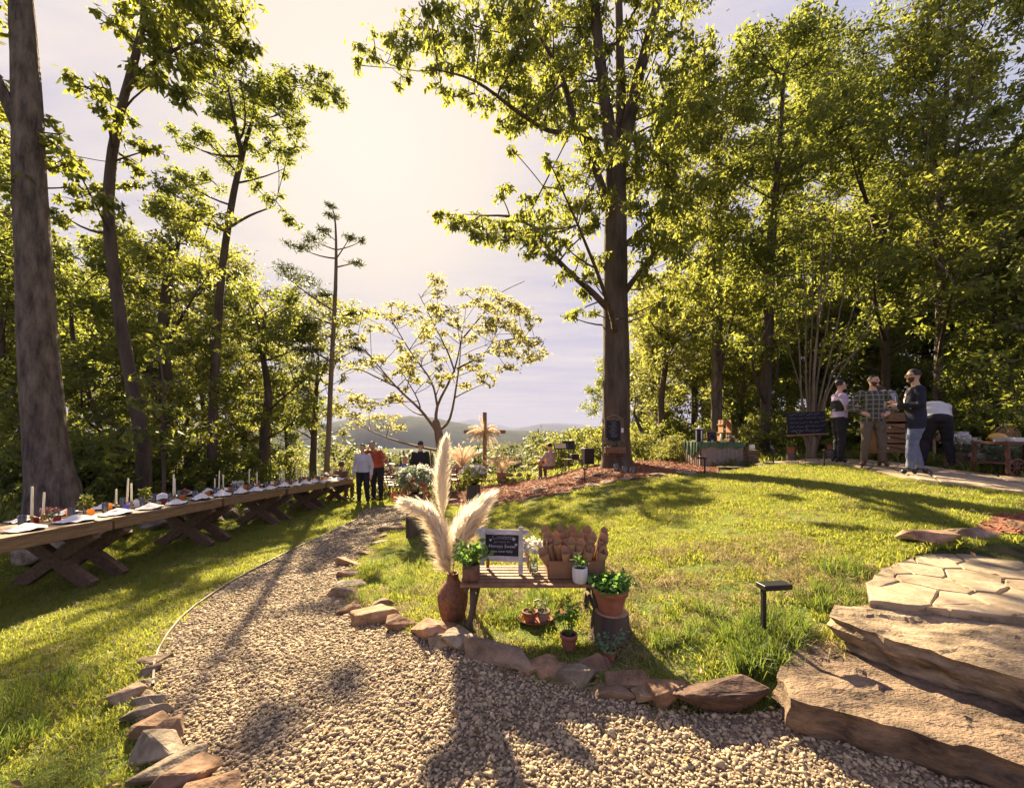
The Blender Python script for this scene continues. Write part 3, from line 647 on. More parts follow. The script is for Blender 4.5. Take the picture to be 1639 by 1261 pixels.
# --- right side trees
def tall(seed, path, y, rads, fills, label, leafm=LEAF_B, size=.145, dens=.9, barkm=BARK, forks=(), holes=(), group=GR, name='oak_tree', **kw):
    t = Tree(seed); t.trunk(px_path(path, y), rads, 10)
    for pl, rl in forks: t.trunk([at(p[0], p[1], p[2] if len(p) > 2 else y) for p in pl], rl, 7)
    for f in fills: fill_px(t, *f[:6], y, dens, size, f[6] if len(f) > 6 else 1.4, holes)
    return t.build(name, label, group, leafm, barkm, **kw)
H1 = ((1180,-10,1300,36),(1290,290,1350,375),(1190,300,1225,345),(1395,30,1440,110),(1430,205,1470,250),(1245,150,1290,190),(1110,25,1190,55))
tall(31, [(1147,700),(1147,640),(1148,560),(1147,480),(1147,390),(1150,280),(1155,180)], 13.5, [.23,.2,.19,.185,.18,.17,.13,.06], [(1070,110,1220,480,80,30),(1090,420,1210,560,22,24)], 'tall pale barked tree rising just behind the green draped table', LEAF_A, .145, .74, BARK_SMOOTH, [([(1150,610),(1165,540),(1180,480)], [.05,.04,.015])], H1, droop=.6)
tall(32, [(1222,738),(1224,690),(1227,600),(1230,520),(1232,420),(1240,320),(1248,220),(1255,120)], 12.6, [.24,.2,.19,.18,.175,.16,.13,.09,.05], [(1170,40,1330,420,90,30),(1180,380,1290,560,24,26)], 'dark straight trunk between the green draped table and the big chalkboard', LEAF_B, .145, .74, BARK, [([(1228,540),(1245,560,12.8),(1240,640,13)], [.05,.04,.03])], H1)
tall(33, [(1062,748),(1062,700),(1058,650),(1064,590),(1068,530),(1062,470)], 15.5, [.17,.15,.135,.125,.115,.09,.05], [(1015,440,1110,600,46,22),(1010,600,1060,660,10,14)], 'thin crooked tree between the great oak and the pale barked tree', LEAF_Y, .14, .7, BARK, [([(1054,722,15.4),(1030,695,15.2),(1014,660,15)], [.09,.08,.05])])
tall(34, [(1418,700),(1418,620),(1416,520),(1408,430),(1400,360),(1380,300),(1370,220)], 13.2, [.17,.155,.15,.14,.13,.11,.07,.03], [(1300,40,1480,430,110,30),(1340,400,1480,570,34,26)], 'dark forked tree rising right behind the man in the plaid shirt', LEAF_B, .145, .74, BARK, [([(1405,400),(1430,330),(1445,260)], [.1,.08,.03]), ([(1410,560),(1450,540),(1490,470)], [.05,.04,.02])], H1)
tall(35, [(1497,720),(1500,640),(1503,560),(1505,470),(1506,380),(1505,300),(1512,200),(1518,80),(1525,-60)], 11.6, [.17,.15,.14,.14,.135,.13,.12,.10,.07,.03], [(1440,-20,1600,300,90,28),(1450,300,1580,480,40,26)], 'tall grey tree behind the man in the dark blazer, forking high up', LEAF_A, .145, .74, BARK_SMOOTH, [([(1506,290),(1495,180),(1488,80),(1480,-40)], [.10,.08,.06,.03]), ([(1512,280,11.4),(1545,190,11.2),(1560,90,11)], [.06,.05,.02])], ((1600,60,1639,220),))
tall(36, [(1592,720),(1595,640),(1600,560),(1590,470),(1605,380)], 11, [.13,.11,.10,.09,.08,.04], [(1530,250,1680,560,74,26),(1540,540,1680,690,44,26)], 'dark leaved tree behind the wheeled cart at the edge of the wood', LEAF_B, .14, 1.0, BARK, (), ((1600,60,1639,220),(1545,440,1590,470)))
tall(37, [(1690,740),(1690,600),(1680,450),(1690,300)], 10, [.2,.18,.16,.13,.07], [(1615,330,1800,680,50,30),(1610,-40,1800,60,20,30),(1640,80,1800,330,30,30)], 'tree mostly outside the picture whose leaves reach in above the cart', LEAF_B, .14, 1.0, BARK)
tall(38, [(1300,720),(1305,600),(1300,500),(1310,400),(1330,300)], 18, [.2,.18,.17,.16,.14,.06], [(1220,330,1420,640,110,28),(1230,60,1420,330,60,32)], 'bushy tree in the second row, glimpsed behind the many stemmed myrtle', LEAF_S, .16, .85, BARK, (), H1, GF)
tall(39, [(1110,720),(1112,640),(1108,560),(1115,480)], 19, [.18,.16,.15,.13,.06], [(1030,460,1210,700,90,26)], 'bright back lit tree in the second row behind the green draped table', LEAF_Y, .16, .7, BARK, (), (), GF)
tall(40, [(1480,720),(1482,600),(1475,480)], 17, [.2,.18,.16,.08], [(1400,380,1600,680,110,28)], 'dense tree in the second row behind the drinks dresser', LEAF_B, .16, .9, BARK, (), (), GF)
tall(41, [(1185,730),(1188,650),(1192,560)], 16, [.12,.11,.1,.05], [(1140,520,1270,720,66,22)], 'low tree with bright leaves right of the green draped table', LEAF_S, .15, .8, BARK, (), (), GF)
# crape myrtle: many bare stems fanning out
t = Tree(42); YM = 10.9
bm = np.array(at(1299, 738, YM)); bm[2] = g(bm[0], bm[1]) - .1
for i, (x1, y1, x2, y2, yy) in enumerate([(1283,640,1270,480,-.3),(1290,600,1283,380,.2),(1296,620,1300,330,.5),(1302,600,1318,360,-.2),(1308,610,1335,420,.3),(1312,640,1362,400,.0),(1318,640,1372,470,.5),(1325,630,1400,500,-.3),(1288,660,1262,560,.4),(1305,560,1342,300,-.4),(1330,600,1392,540,.2),(1300,650,1310,440,.1)]):
    t.trunk([bm + (random.uniform(-.12,.12), random.uniform(-.1,.1), 0), np.array(at(1300 + (x1-1300)*.4, 700, YM + yy*.3)), np.array(at(x1, y1, YM + yy*.6)), np.array(at((x1+x2)/2 + 3, (y1+y2)/2, YM + yy*.8)), np.array(at(x2, y2, YM + yy))], [.042,.036,.03,.022,.01], 6)
for px, py, r in [(1270,470,22),(1283,370,24),(1300,320,22),(1320,350,22),(1338,410,20),(1362,390,22),(1375,460,20),(1400,495,16),(1262,550,16),(1342,300,20),(1390,535,14),(1310,430,20),(1290,520,14),(1330,520,14)]:
    clumps_px(t, [(px, py, r)], YM, .55, .12, .4)
t.build('crape_myrtle', 'many stemmed myrtle with bare fanning stems behind the big chalkboard', None, LEAF_S, BARK_PALE, base=bm, cat='small tree')

# --- generic trees for the depth of the wood: three kinds, copied
def generic(seed, h, cr, z0, leafm, n, size, name):
    t = Tree(seed); r = t.r
    bend = r.normal(0, .25, 2)
    t.trunk([(0,0,-.4),(bend[0]*.3,bend[1]*.3,h*.3),(bend[0],bend[1],h*.65),(bend[0]*1.3,bend[1],h*.95)], [.022*h,.017*h,.011*h,.02], 8)
    for _ in range(n):
        z = r.uniform(z0, 1.0) ** .9 * h; k = math.sin(math.pi * min(1, max(.08, (z / h - z0 * .7) / (1.08 - z0 * .7)))) ** .6
        a = r.uniform(0, 2 * np.pi); q = cr * k * math.sqrt(r.uniform(.05, 1)); rad = r.uniform(.5, .95)
        t.clump((math.cos(a)*q, math.sin(a)*q, z), rad, int(DM * 120 * rad ** 2 / .49 * (.16 / size) ** 1.2), size, twigs=7, drop=.6)
    o = t.build(name, 'x', GF, leafm, BARK, base=(0, 0, 0)); return o
KIND = {'maple': generic(61, 8.5, 2.6, .16, LEAF_B, 64, .17, 'maple_tree'), 'birch': generic(62, 10.5, 2.2, .22, LEAF_Y, 60, .17, 'birch_tree'), 'oak': generic(63, 13, 3.2, .30, LEAF_A, 84, .18, 'oak_tree')}
used = set()
def place_tree(kind, px, y, sc, rz, label):
    x = px_at(px, y); z = g(x, y); src = KIND[kind]
    sc3 = (sc * random.uniform(.9, 1.1), sc * random.uniform(.9, 1.1), sc)
    if kind not in used:
        used.add(kind); o = src; o.location = (x, y, z); o.rotation_euler[2] = rz; o.scale = sc3; o['label'] = label
    else: o = copy_tree(src, (x, y, z), rz, label, GF, sc3)
    return o
for kind, px, y, sc, label in [
    ('maple', 40, 17, 1.0, 'maple deep in the wood, seen right of the massive grey trunk at its root'),
    ('oak', 110, 20, .85, 'tall oak deep in the wood above the slim understory maple'),
    ('maple', 200, 19, .95, 'maple deep in the wood behind the leaning tree'),
    ('birch', 255, 22, 1.0, 'yellowing birch deep in the wood beyond the thick trunked maple'),
    ('maple', 330, 21, .9, 'maple deep in the wood behind the straight tree'),
    ('birch', 395, 22, .85, 'yellowing birch beyond the round maple'),
    ('maple', 462, 24, .82, 'maple at the far end of the left wood, below the pine branches'),
    ('maple', -60, 14, 1.15, 'maple outside the left picture edge whose crown darkens the corner'),
    ('oak', -180, 16, 1.0, 'oak beyond the left picture edge behind the massive grey trunk'),
    ('maple', 1000, 24, .85, 'maple on the slope left of the great oak trunk'),
    ('birch', 1045, 22, .85, 'yellowing birch right behind the great oak'),
    ('oak', 1130, 24, .95, 'tall oak deep in the right wood behind the pale barked tree'),
    ('maple', 1180, 22, .95, 'maple deep in the right wood behind the dark straight trunk'),
    ('oak', 1260, 23, 1.0, 'tall oak deep in the right wood beyond the myrtle'),
    ('maple', 1330, 21, 1.0, 'maple deep in the right wood behind the man in the lilac shirt'),
    ('oak', 1400, 20, 1.0, 'tall oak deep in the right wood behind the plaid shirted man'),
    ('maple', 1470, 19, 1.05, 'maple deep in the right wood behind the dresser'),
    ('oak', 1560, 17, .9, 'tall oak deep in the right wood between the grey tree and the cart'),
    ('maple', 1640, 15, 1.0, 'maple deep in the right wood behind the cart'),
    ('maple', 1580, 21, 1.1, 'maple in the far shade of the right wood, beyond the white bucket'),
    ('oak', 1760, 15, 1.0, 'oak outside the right picture edge')]:
    place_tree(kind, px, y, sc, random.uniform(0, 6.28), label)

# --- shrubs at the feet of the trees
def shrub_proto(seed, w, h, leafm, n, size):
    t = Tree(seed); r = t.r
    for k in range(6):
        a = r.uniform(0, 6.28); t.trunk([(0,0,-.2),(math.cos(a)*w*.25, math.sin(a)*w*.25, h*.45),(math.cos(a)*w*.5, math.sin(a)*w*.5, h*.85)], [.03,.02,.008], 5)
    for _ in range(n):
        a = r.uniform(0, 6.28); q = w * math.sqrt(r.uniform(0, 1)); z = r.uniform(.12, 1) * h * (1 - .35 * (q / w) ** 2)
        t.clump((math.cos(a)*q, math.sin(a)*q, z), .34, int(DM * 42 * (.12 / size)), size, twigs=5, limb=False)
    o = t.build('shrub', 'x', 'shrubs along the edge of the wood', leafm, BARK, base=(0, 0, 0), cat='shrub')
    for c in o.children:
        if c.name.startswith('trunk'): c.name = 'stem'
        if c.name.startswith('crown'): c.name = 'foliage'
    return o
SH = [shrub_proto(71, 1.2, 1.9, LEAF_S, 40, .12), shrub_proto(72, 1.5, 1.5, LEAF_B, 44, .13), shrub_proto(73, 1.0, 1.5, LEAF_Y, 34, .11)]
shu = [False] * 3
for k, px, y, sc, label in [
    (1, 30, 9, 1.0, 'dark shrub behind the near end of the tables, left of the massive trunk'), (1, 135, 9, .9, 'dark shrub right beside the massive grey trunk'), (0, 195, 10, .9, 'green shrub below the leaning tree'),
    (1, 250, 11, 1.0, 'dark shrub behind the second table'), (0, 310, 12.5, 1.0, 'green shrub left of the straight tree'), (1, 372, 13, .95, 'dark shrub right of the straight tree'),
    (0, 440, 18, 1.0, 'sunlit shrub right of the round maple trunk'), (2, 465, 17, .9, 'yellow shrub in the gap left of the pine'), (0, 400, 18, 1.0, 'green shrub behind the round maple trunk'), (2, 548, 20, .9, 'yellow shrub right of the pine, above the seated woman'),
    (2, 905, 19, 1.25, 'bright yellow bush right behind the music stand'), (0, 935, 20, 1.4, 'green bush behind the loudspeaker'), (2, 970, 17, 1.1, 'yellow bush behind the foot of the great oak'), (2, 885, 22, 1.2, 'pale bush behind the seated musician'),
    (2, 1020, 14, .8, 'yellow bush right of the great oak'), (0, 1042, 16, 1.0, 'green bush behind the thin crooked tree'), (2, 1082, 12.3, .62, 'pale bush at the left end of the green draped table'), (0, 1120, 15, 1.0, 'green bush behind the green draped table'),
    (2, 1200, 12.4, .85, 'russet tinged bush at the right end of the green draped table'), (0, 1250, 13, .9, 'green bush left of the big chalkboard'), (0, 1280, 13.5, 1.0, 'green bush behind the potted stump'), (1, 1340, 12.6, 1.0, 'dark bush behind the man in the lilac shirt'),
    (0, 1380, 12, .9, 'green bush between the lilac and the plaid shirted men'), (1, 1440, 11.5, 1.0, 'dark bush behind the drinks dresser'), (1, 1540, 11, 1.1, 'dark bush behind the serving table'), (1, 1600, 10, 1.1, 'dark bush behind the wheeled cart'), (1, 1670, 9.5, 1.1, 'dark bush at the right picture edge'), (1, 1575, 12.5, 1.3, 'tall dark bush in the shade above the white bucket')]:
    x = px_at(px, y); z = g(x, y) - .05
    if not shu[k]: shu[k] = True; o = SH[k]; o.location = (x, y, z); o.rotation_euler[2] = random.uniform(0, 6); o.scale = (sc,) * 3; o['label'] = label
    else: copy_tree(SH[k], (x, y, z), random.uniform(0, 6), label, None, sc)

# --- treetops on the falling slope beyond the terrace: one far wood
t = Tree(80)
for _ in range(620):
    y = t.r.uniform(27, 70); px = t.r.uniform(520, 1010); x = px_at(px, y)
    py = 727 + 10 * math.sin(px * .021) + t.r.uniform(0, 62) - (20 if px > 850 else 0)
    rad = t.r.uniform(.8, 1.5) * (y / 45) ** .5; p = at(px, py, y)
    t.clump((p.x, p.y, p.z), rad, int(110 * rad), .26 + .004 * y, twigs=7, limb=False, spread=.28)
for _ in range(60):
    y = t.r.uniform(26, 60); p = at(t.r.uniform(520, 1010), 745, y); t.tb.tube([(p.x, p.y, p.z - 6), (p.x + .3, p.y, p.z), (p.x + .2, p.y, p.z + 1)], [.14, .1, .04], 5)
tt = t.leaves_mesh('far_wood', LEAF_F); tag(link('far_wood', tt), 'far treetops on the slope below the terrace', kind='stuff')
tag(link('far_wood_stems', t.tb.mesh('far_wood_stems', BARK, True)), kind='stuff')
# ------------------------------------------------------------------ stones, slabs, paving
def rock_mesh(name, m, seed, sx, sy, sz, pts=11, rough=.020, cuts=2):
    r = random.Random(seed); bm = bmesh.new()
    for _ in range(pts):
        v = Vector((r.gauss(0, 1), r.gauss(0, 1), r.gauss(0, 1))).normalized()
        p = 5.0; k = (abs(v.x) ** p + abs(v.y) ** p + abs(v.z) ** p) ** (-1 / p); v = v * k * r.uniform(.80, 1.04)
        bm.verts.new((v.x * sx / 2, v.y * sy / 2, v.z * sz / 2))
    h = bmesh.ops.convex_hull(bm, input=bm.verts)
    bmesh.ops.delete(bm, geom=[v for v in bm.verts if not v.link_faces], context='VERTS')
    bmesh.ops.bevel(bm, geom=list(bm.edges), offset=min(sx, sy, sz) * .03, segments=1, affect='EDGES', profile=.6)
    bmesh.ops.triangulate(bm, faces=bm.faces)
    bmesh.ops.subdivide_edges(bm, edges=bm.edges, cuts=cuts, use_grid_fill=True)
    s = max(sx, sy, sz); off = Vector((seed * 3.1, seed * 1.7, seed * .9))
    bm.normal_update()
    for v in bm.verts:
        q = v.co / s; v.co += v.normal * (mnoise.noise(q * 5 + off) * .6 + mnoise.noise(q * 14 + off) * .4 + abs(mnoise.noise(Vector((q.x * 3, q.y * 3, q.z * 20)) + off)) * .4) * s * rough
    bmesh.ops.recalc_face_normals(bm, faces=bm.faces)
    me = bpy.data.meshes.new(name); bm.to_mesh(me); bm.free(); me.materials.append(m)
    for p in me.polygons: p.use_smooth = False
    return me
def stone(px, py, w, d, h, rz, m, seed, label, group='rough stones edging the gravel path', sink=.35, loc=None, tilt=0.0):
    p = loc or hit(px, py)
    if loc is None and group.startswith('rough'): k_ = 1.05 if 'left' in group else 1.4; w, d, h = w * k_, d * min(k_, 1.25), h * 1.05
    o = link('border_stone', rock_mesh('border_stone', m, seed, w, d, h))
    o.location = (p.x, p.y + d * .25, p.z + h * (.5 - sink)); o.rotation_euler = (tilt, random.uniform(-.1, .1), rz)
    return tag(o, label, 'stone', group)
# right border, from the foot of the big steps backwards along the path (photo foot point, size, turn, look)
for i, a in enumerate([
    (1160,1146,.42,.17,.26,-.05,STONE_DK,'long dark upright stone against the lowest step'),
    (1078,1134,.22,.18,.18,.3,STONE_R,'half grey half rust stone beside the long dark upright stone'),
    (1010,1108,.22,.15,.12,-.15,STONE_R,'low orange stone tucked behind the border, left of the grey and rust stone'),
    (1042,1128,.17,.13,.11,.2,STONE,'small tan stone between the half grey half rust stone and the flat brown slab'),
    (846,1083,.14,.12,.10,-.2,STONE_R,'small rust stone in front of the right end of the longest slanting stone'),
    (708,1038,.16,.13,.12,.2,STONE,'small brown stone filling the joint right of the tan boulder below the vase'),
    (985,1124,.25,.14,.10,-.25,STONE,'flat brown slab lying lowest in the border below the small potted herb'),
    (928,1105,.24,.17,.14,-.35,STONE_G,'pale angular stone in the border below the tall herb pot'),
    (958,1086,.19,.13,.15,.1,STONE_R,'reddish block right below the smallest terracotta pot'),
    (905,1072,.15,.10,.06,.1,STONE,'thin dark sliver of stone behind the border below the tall herb pot'),
    (876,1088,.21,.16,.13,-.1,STONE_R,'squarish brown stone at the right end of the long slanting stone'),
    (800,1068,.44,.20,.17,-.38,STONE,'longest slanting stone, right of the bench leg'),
    (735,1043,.28,.22,.15,-.25,STONE_G,'pale broad flat stone at the foot of the bench leg'),
    (683,1028,.30,.24,.20,-.2,STONE_R,'big tan boulder below the wicker vase, right half'),
    (640,1012,.20,.17,.15,.4,STONE_R,'dark brown stone with a lit top left of the tan boulder below the vase'),
    (597,998,.32,.24,.22,.1,STONE_R,'big round faced rust boulder standing proud of the border'),
    (563,982,.26,.16,.15,.5,STONE_R,'slab leaning on the round faced rust boulder with a bright top edge'),
    (535,966,.36,.24,.15,-.1,STONE,'broad low brown stone at the outermost bend of the border'),
    (612,975,.2,.15,.13,.2,STONE,'stone half hidden behind the round faced rust boulder'),
    (560,941,.24,.18,.09,.2,STONE_G,'small flat pale stone above the broad low stone of the bend'),
    (558,925,.30,.2,.12,.1,STONE,'flat lit stone with a dark underside, second above the bend'),
    (562,905,.36,.24,.16,0,STONE_R,'thick flat topped stone, third above the bend'),
    (582,888,.28,.2,.11,.2,STONE,'reddish low stone where the border leaves the bend'),
    (598,873,.42,.24,.10,.35,STONE_G,'long flat pale stone pointing into the path'),
    (606,862,.22,.2,.09,0,STONE_R,'little dark stone behind the long flat pale stone'),
    (625,851,.42,.3,.16,.2,STONE,'pair topped pale stone left of the rose stump'),
    (638,842,.3,.2,.12,.1,STONE_R,'small reddish stone near the far end of the border'),
    (650,826,.36,.24,.10,0,STONE_G,'flat pale stone right beside the rose stump')]):
    stone(a[0], a[1], a[2], a[3], a[4], a[5], a[6], 100 + i, a[7], sink=.30)
# left border, from the metal edging down to the frame
for i, a in enumerate([
    (240,1068,.22,.12,.10,.3,STONE,'dark small stone behind the metal edging, farthest of the left border'),
    (232,1085,.16,.12,.10,.1,STONE,'small brown stone hugging the end of the metal edging'),
    (226,1112,.15,.13,.13,1.2,STONE_G,'upright grey stone at the end of the metal edging'),
    (195,1128,.20,.13,.12,.5,STONE,'dark stone lying in the grass apart from the left border'),
    (228,1128,.15,.11,.09,.2,STONE,'brown wedge behind the pale capped stone of the left border'),
    (222,1140,.25,.12,.10,.2,STONE_G,'long pale capped stone across the left border'),
    (224,1158,.26,.14,.13,.35,STONE_G,'cream topped stone right under the pale capped one'),
    (234,1182,.22,.15,.16,.7,STONE_R,'steep rust stone of the left border'),
    (255,1195,.22,.15,.15,.6,STONE_R,'orange faced stone leaning on the steep rust stone'),
    (240,1228,.30,.2,.17,.1,STONE_G,'biggest grey boulder of the left border'),
    (258,1258,.30,.16,.17,.8,STONE_G,'slanting grey slab below the biggest grey boulder'),
    (285,1272,.28,.18,.17,.7,STONE_R,'bright orange slanting slab at the lower picture edge'),
    (330,1300,.26,.18,.14,.2,STONE_R,'tan stone cut by the lower picture edge at the path side')]):
    stone(a[0], a[1], a[2], a[3], a[4], a[5], a[6], 200 + i, a[7], 'rough stones edging the lawn on the left')
# dry stones behind the tables
bk = [('pile of one big pale rock behind the legs of the first table', 45, 905, .6, .5, .35), ('pale rock just under the first table top', 70, 880, .5, .4, .3), ('rock behind the crossing legs of the first table', 150, 868, .5, .4, .28), ('flat pale rock left of the second pair of crossed legs', 185, 862, .45, .35, .16), ('jagged light rock in the gap before the second pair of crossed legs', 232, 850, .5, .4, .34),
      ('rock touching the second pair of crossed legs from behind', 268, 846, .4, .35, .24), ('long low rock right of the second pair of crossed legs', 335, 835, .7, .4, .28), ('rounded rock under the third table', 362, 828, .5, .4, .28), ('rock at the third pair of crossed legs', 395, 822, .5, .4, .24), ('dark rock behind the fourth pair of crossed legs', 455, 806, .5, .4, .25), ('last rock of the row under the far table', 492, 800, .5, .4, .25)]
for i, (lb, px, py, w, d, h) in enumerate(bk):
    stone(px, py, w, d, h, random.uniform(-.5, .5), STONE_G, 300 + i, lb, 'rocks lying behind the long tables', sink=.2)
# stones along the mulch bed
for i, (lb, px, py, w, d, h, m) in enumerate([
    ('flat stone at the lawn side of the mulch, nearest the flower stump', 790, 812, .5, .2, .08, STONE), ('dark flat stone on the mulch edge before the music stand', 905, 793, .5, .25, .1, STONE), ('low stone at the mulch edge left of the path lamp by the oak', 925, 786, .4, .2, .1, STONE), ('flat stone below the path lamp by the oak', 955, 779, .5, .25, .08, STONE_G), ('dark stone at the lawn edge under the great oak', 975, 775, .4, .25, .11, STONE),
    ('pale step stone right of the great oak', 1015, 768, .7, .35, .07, STONE_G), ('dark step stone at the corner of the lawn below the green draped table', 1060, 764, .6, .3, .1, STONE), ('pale flat stone in front of the green draped table', 1110, 759, .8, .35, .07, STONE_G), ('long bright flat stone at the right end of the green draped table', 1180, 750, .9, .4, .07, STONE_G), ('bright flat stone on the way to the chalkboard', 1232, 745, .8, .35, .07, STONE_G),
    ('pale stone in the middle of the mulch, left', 830, 790, .5, .25, .1, STONE_G), ('pale stone in the middle of the mulch, below the musician', 868, 785, .6, .25, .1, STONE_G), ('long pale stone in the mulch below the music stand', 900, 778, .7, .25, .09, STONE_G), ('pale stone in the mulch below the loudspeaker', 935, 768, .6, .25, .09, STONE_G), ('slim pale stone in the mulch near the oak root', 962, 762, .5, .25, .08, STONE_G),
    ('flat bright stone beside the flower stump', 722, 776, 1.0, .6, .10, STONE_G), ('dark stone at the root of the flower stump', 724, 806, .5, .3, .14, STONE), ('brown stone in the mulch near the flower stump', 705, 796, .4, .25, .1, STONE)]):
    o = stone(px, py, w, d, h, random.uniform(-.15, .15), m, 340 + i, lb, 'flat stones along the mulch bed', sink=.1)
# driftwood stick on the mulch
p = hit(832, 806); q = hit(866, 797); mb = MB(); mb.tube([(0, 0, .03), ((q.x-p.x)*.5, (q.y-p.y)*.5, (q.z-p.z)*.5 + .08), (q.x-p.x, q.y-p.y, q.z-p.z + .06)], [.03, .035, .02], 6)
o = obj('stick', mb, BARK_PALE); o.location = p; tag(o, 'pale bare stick lying across the edge of the red mulch', 'stick')
# rust rocks at the mulch mound
for i, (lb, loc, s, m) in enumerate([('dark rust rock at the corner of the flagstones', (3.95, 3.80, .55), (.55, .26, .15), STONE_R), ('flat topped tan rock in the middle of the flagstone edge', (4.47, 3.84, .56), (.56, .28, .15), STONE), ('tan rock at the picture edge behind the flagstones', (5.0, 3.86, .57), (.46, .28, .2), STONE_R)]):
    stone(0, 0, s[0], s[1], s[2], -.05, m, 370 + i, lb, 'rocks behind the flagstones', loc=Vector(loc), sink=.2)

# big step slabs
def slab(name, label, outline, ztop, thick, m, seed, step=.04, under=.04):
    """outline: list of (x,y); layered split-stone edge, uneven top"""
    r = random.Random(seed); P = []
    n = len(outline)
    for i in range(n):                                              # refine the outline with chips
        a = Vector(outline[i]); b = Vector(outline[(i+1) % n]); k = max(2, int((b - a).length / step)); nrm = Vector((-(b-a).y, (b-a).x)).normalized()
        for j in range(k):
            t = j / k; P.append(a.lerp(b, t) + nrm * (mnoise.noise((a.lerp(b, t).x * 7, a.lerp(b, t).y * 7, seed)) * .035 + mnoise.noise((a.lerp(b, t).x * 22, a.lerp(b, t).y * 22, seed)) * .014 + r.uniform(-.006, .006)))
    x0 = min(p.x for p in P); x1 = max(p.x for p in P); y0 = min(p.y for p in P); y1 = max(p.y for p in P)
    gx, gy = np.meshgrid(np.arange(x0, x1, step * .6), np.arange(y0, y1, step * .6)); q = np.stack([gx.ravel(), gy.ravel()], 1) + rng.uniform(-.01, .01, (gx.size, 2))
    q = q[inpoly(q, P)]; q = q[seg_dist(q, [tuple(p) for p in P] + [tuple(P[0])]) > step * .35]
    res = delaunay_2d_cdt(P + [Vector(p) for p in q], [], [list(range(len(P)))], 1, 1e-5)
    def top(x, y):
        e = mnoise.fractal((x * 2.2, y * 4.5, seed), 1, 2, 5) * .022 + abs(mnoise.noise((x * 9, y * 16, seed))) * .004 + (.010 if mnoise.noise((x * 2.5 + 4, y * 5, seed + 3)) > .12 else 0) + (.008 if mnoise.noise((x * 3.5, y * 7, seed + 7)) > .2 else 0)
        return ztop(x, y) + e if callable(ztop) else ztop + e
    V = [(v.x, v.y, top(v.x, v.y)) for v in res[0]]; Fc = [tuple(f) for f in res[2]]
    nb = len(P); cen = sum((Vector(p) for p in P), Vector((0, 0))) / nb
    L = 7; rings = [list(range(nb))]
    for l in range(1, L + 1):
        t = l / L; ring = []
        for i, p in enumerate(P):
            inw = (cen - Vector(p)).normalized()
            amt = under * t + (mnoise.noise((p.x * 4, p.y * 4, seed + l * 1.9)) * .028) + mnoise.noise((p.x * 15, p.y * 15, l * 3.3)) * .014 - (.024 if l in (2, 3, 6) else 0)
            w = Vector(p) + inw * amt; ring.append(len(V)); V.append((w.x, w.y, top(p.x, p.y) - thick * t))
        rings.append(ring)
    for a, b in zip(rings[:-1], rings[1:]):
        for i in range(nb):
            j = (i + 1) % nb; Fc += [(a[i], b[i], b[j]), (a[i], b[j], a[j])]
    Fc.append(tuple(reversed(rings[-1])))
    me = bpy.data.meshes.new(name); me.from_pydata(V, [], Fc); me.materials.append(m); me.validate(); me.update()
    bm = bmesh.new(); bm.from_mesh(me); bmesh.ops.recalc_face_normals(bm, faces=bm.faces); bm.to_mesh(me); bm.free()
    return tag(link(name, me), label, 'stone step', 'rough stone steps up to the flagstones')
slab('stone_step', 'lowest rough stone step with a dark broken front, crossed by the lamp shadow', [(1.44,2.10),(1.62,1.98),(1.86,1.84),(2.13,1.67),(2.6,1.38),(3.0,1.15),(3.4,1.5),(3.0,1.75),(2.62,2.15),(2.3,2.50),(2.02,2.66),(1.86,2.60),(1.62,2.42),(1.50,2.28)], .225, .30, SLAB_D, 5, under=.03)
slab('stone_step', 'upper rough stone step, pale and bright with a slanting front edge', [(2.04,2.62),(2.10,2.42),(2.22,2.22),(2.40,2.02),(2.62,1.84),(2.95,1.62),(3.5,1.35),(3.9,1.75),(3.5,2.25),(3.15,2.50),(2.75,2.72),(2.42,2.80),(2.20,2.76)], .405, .20, SLAB, 9, under=.075)

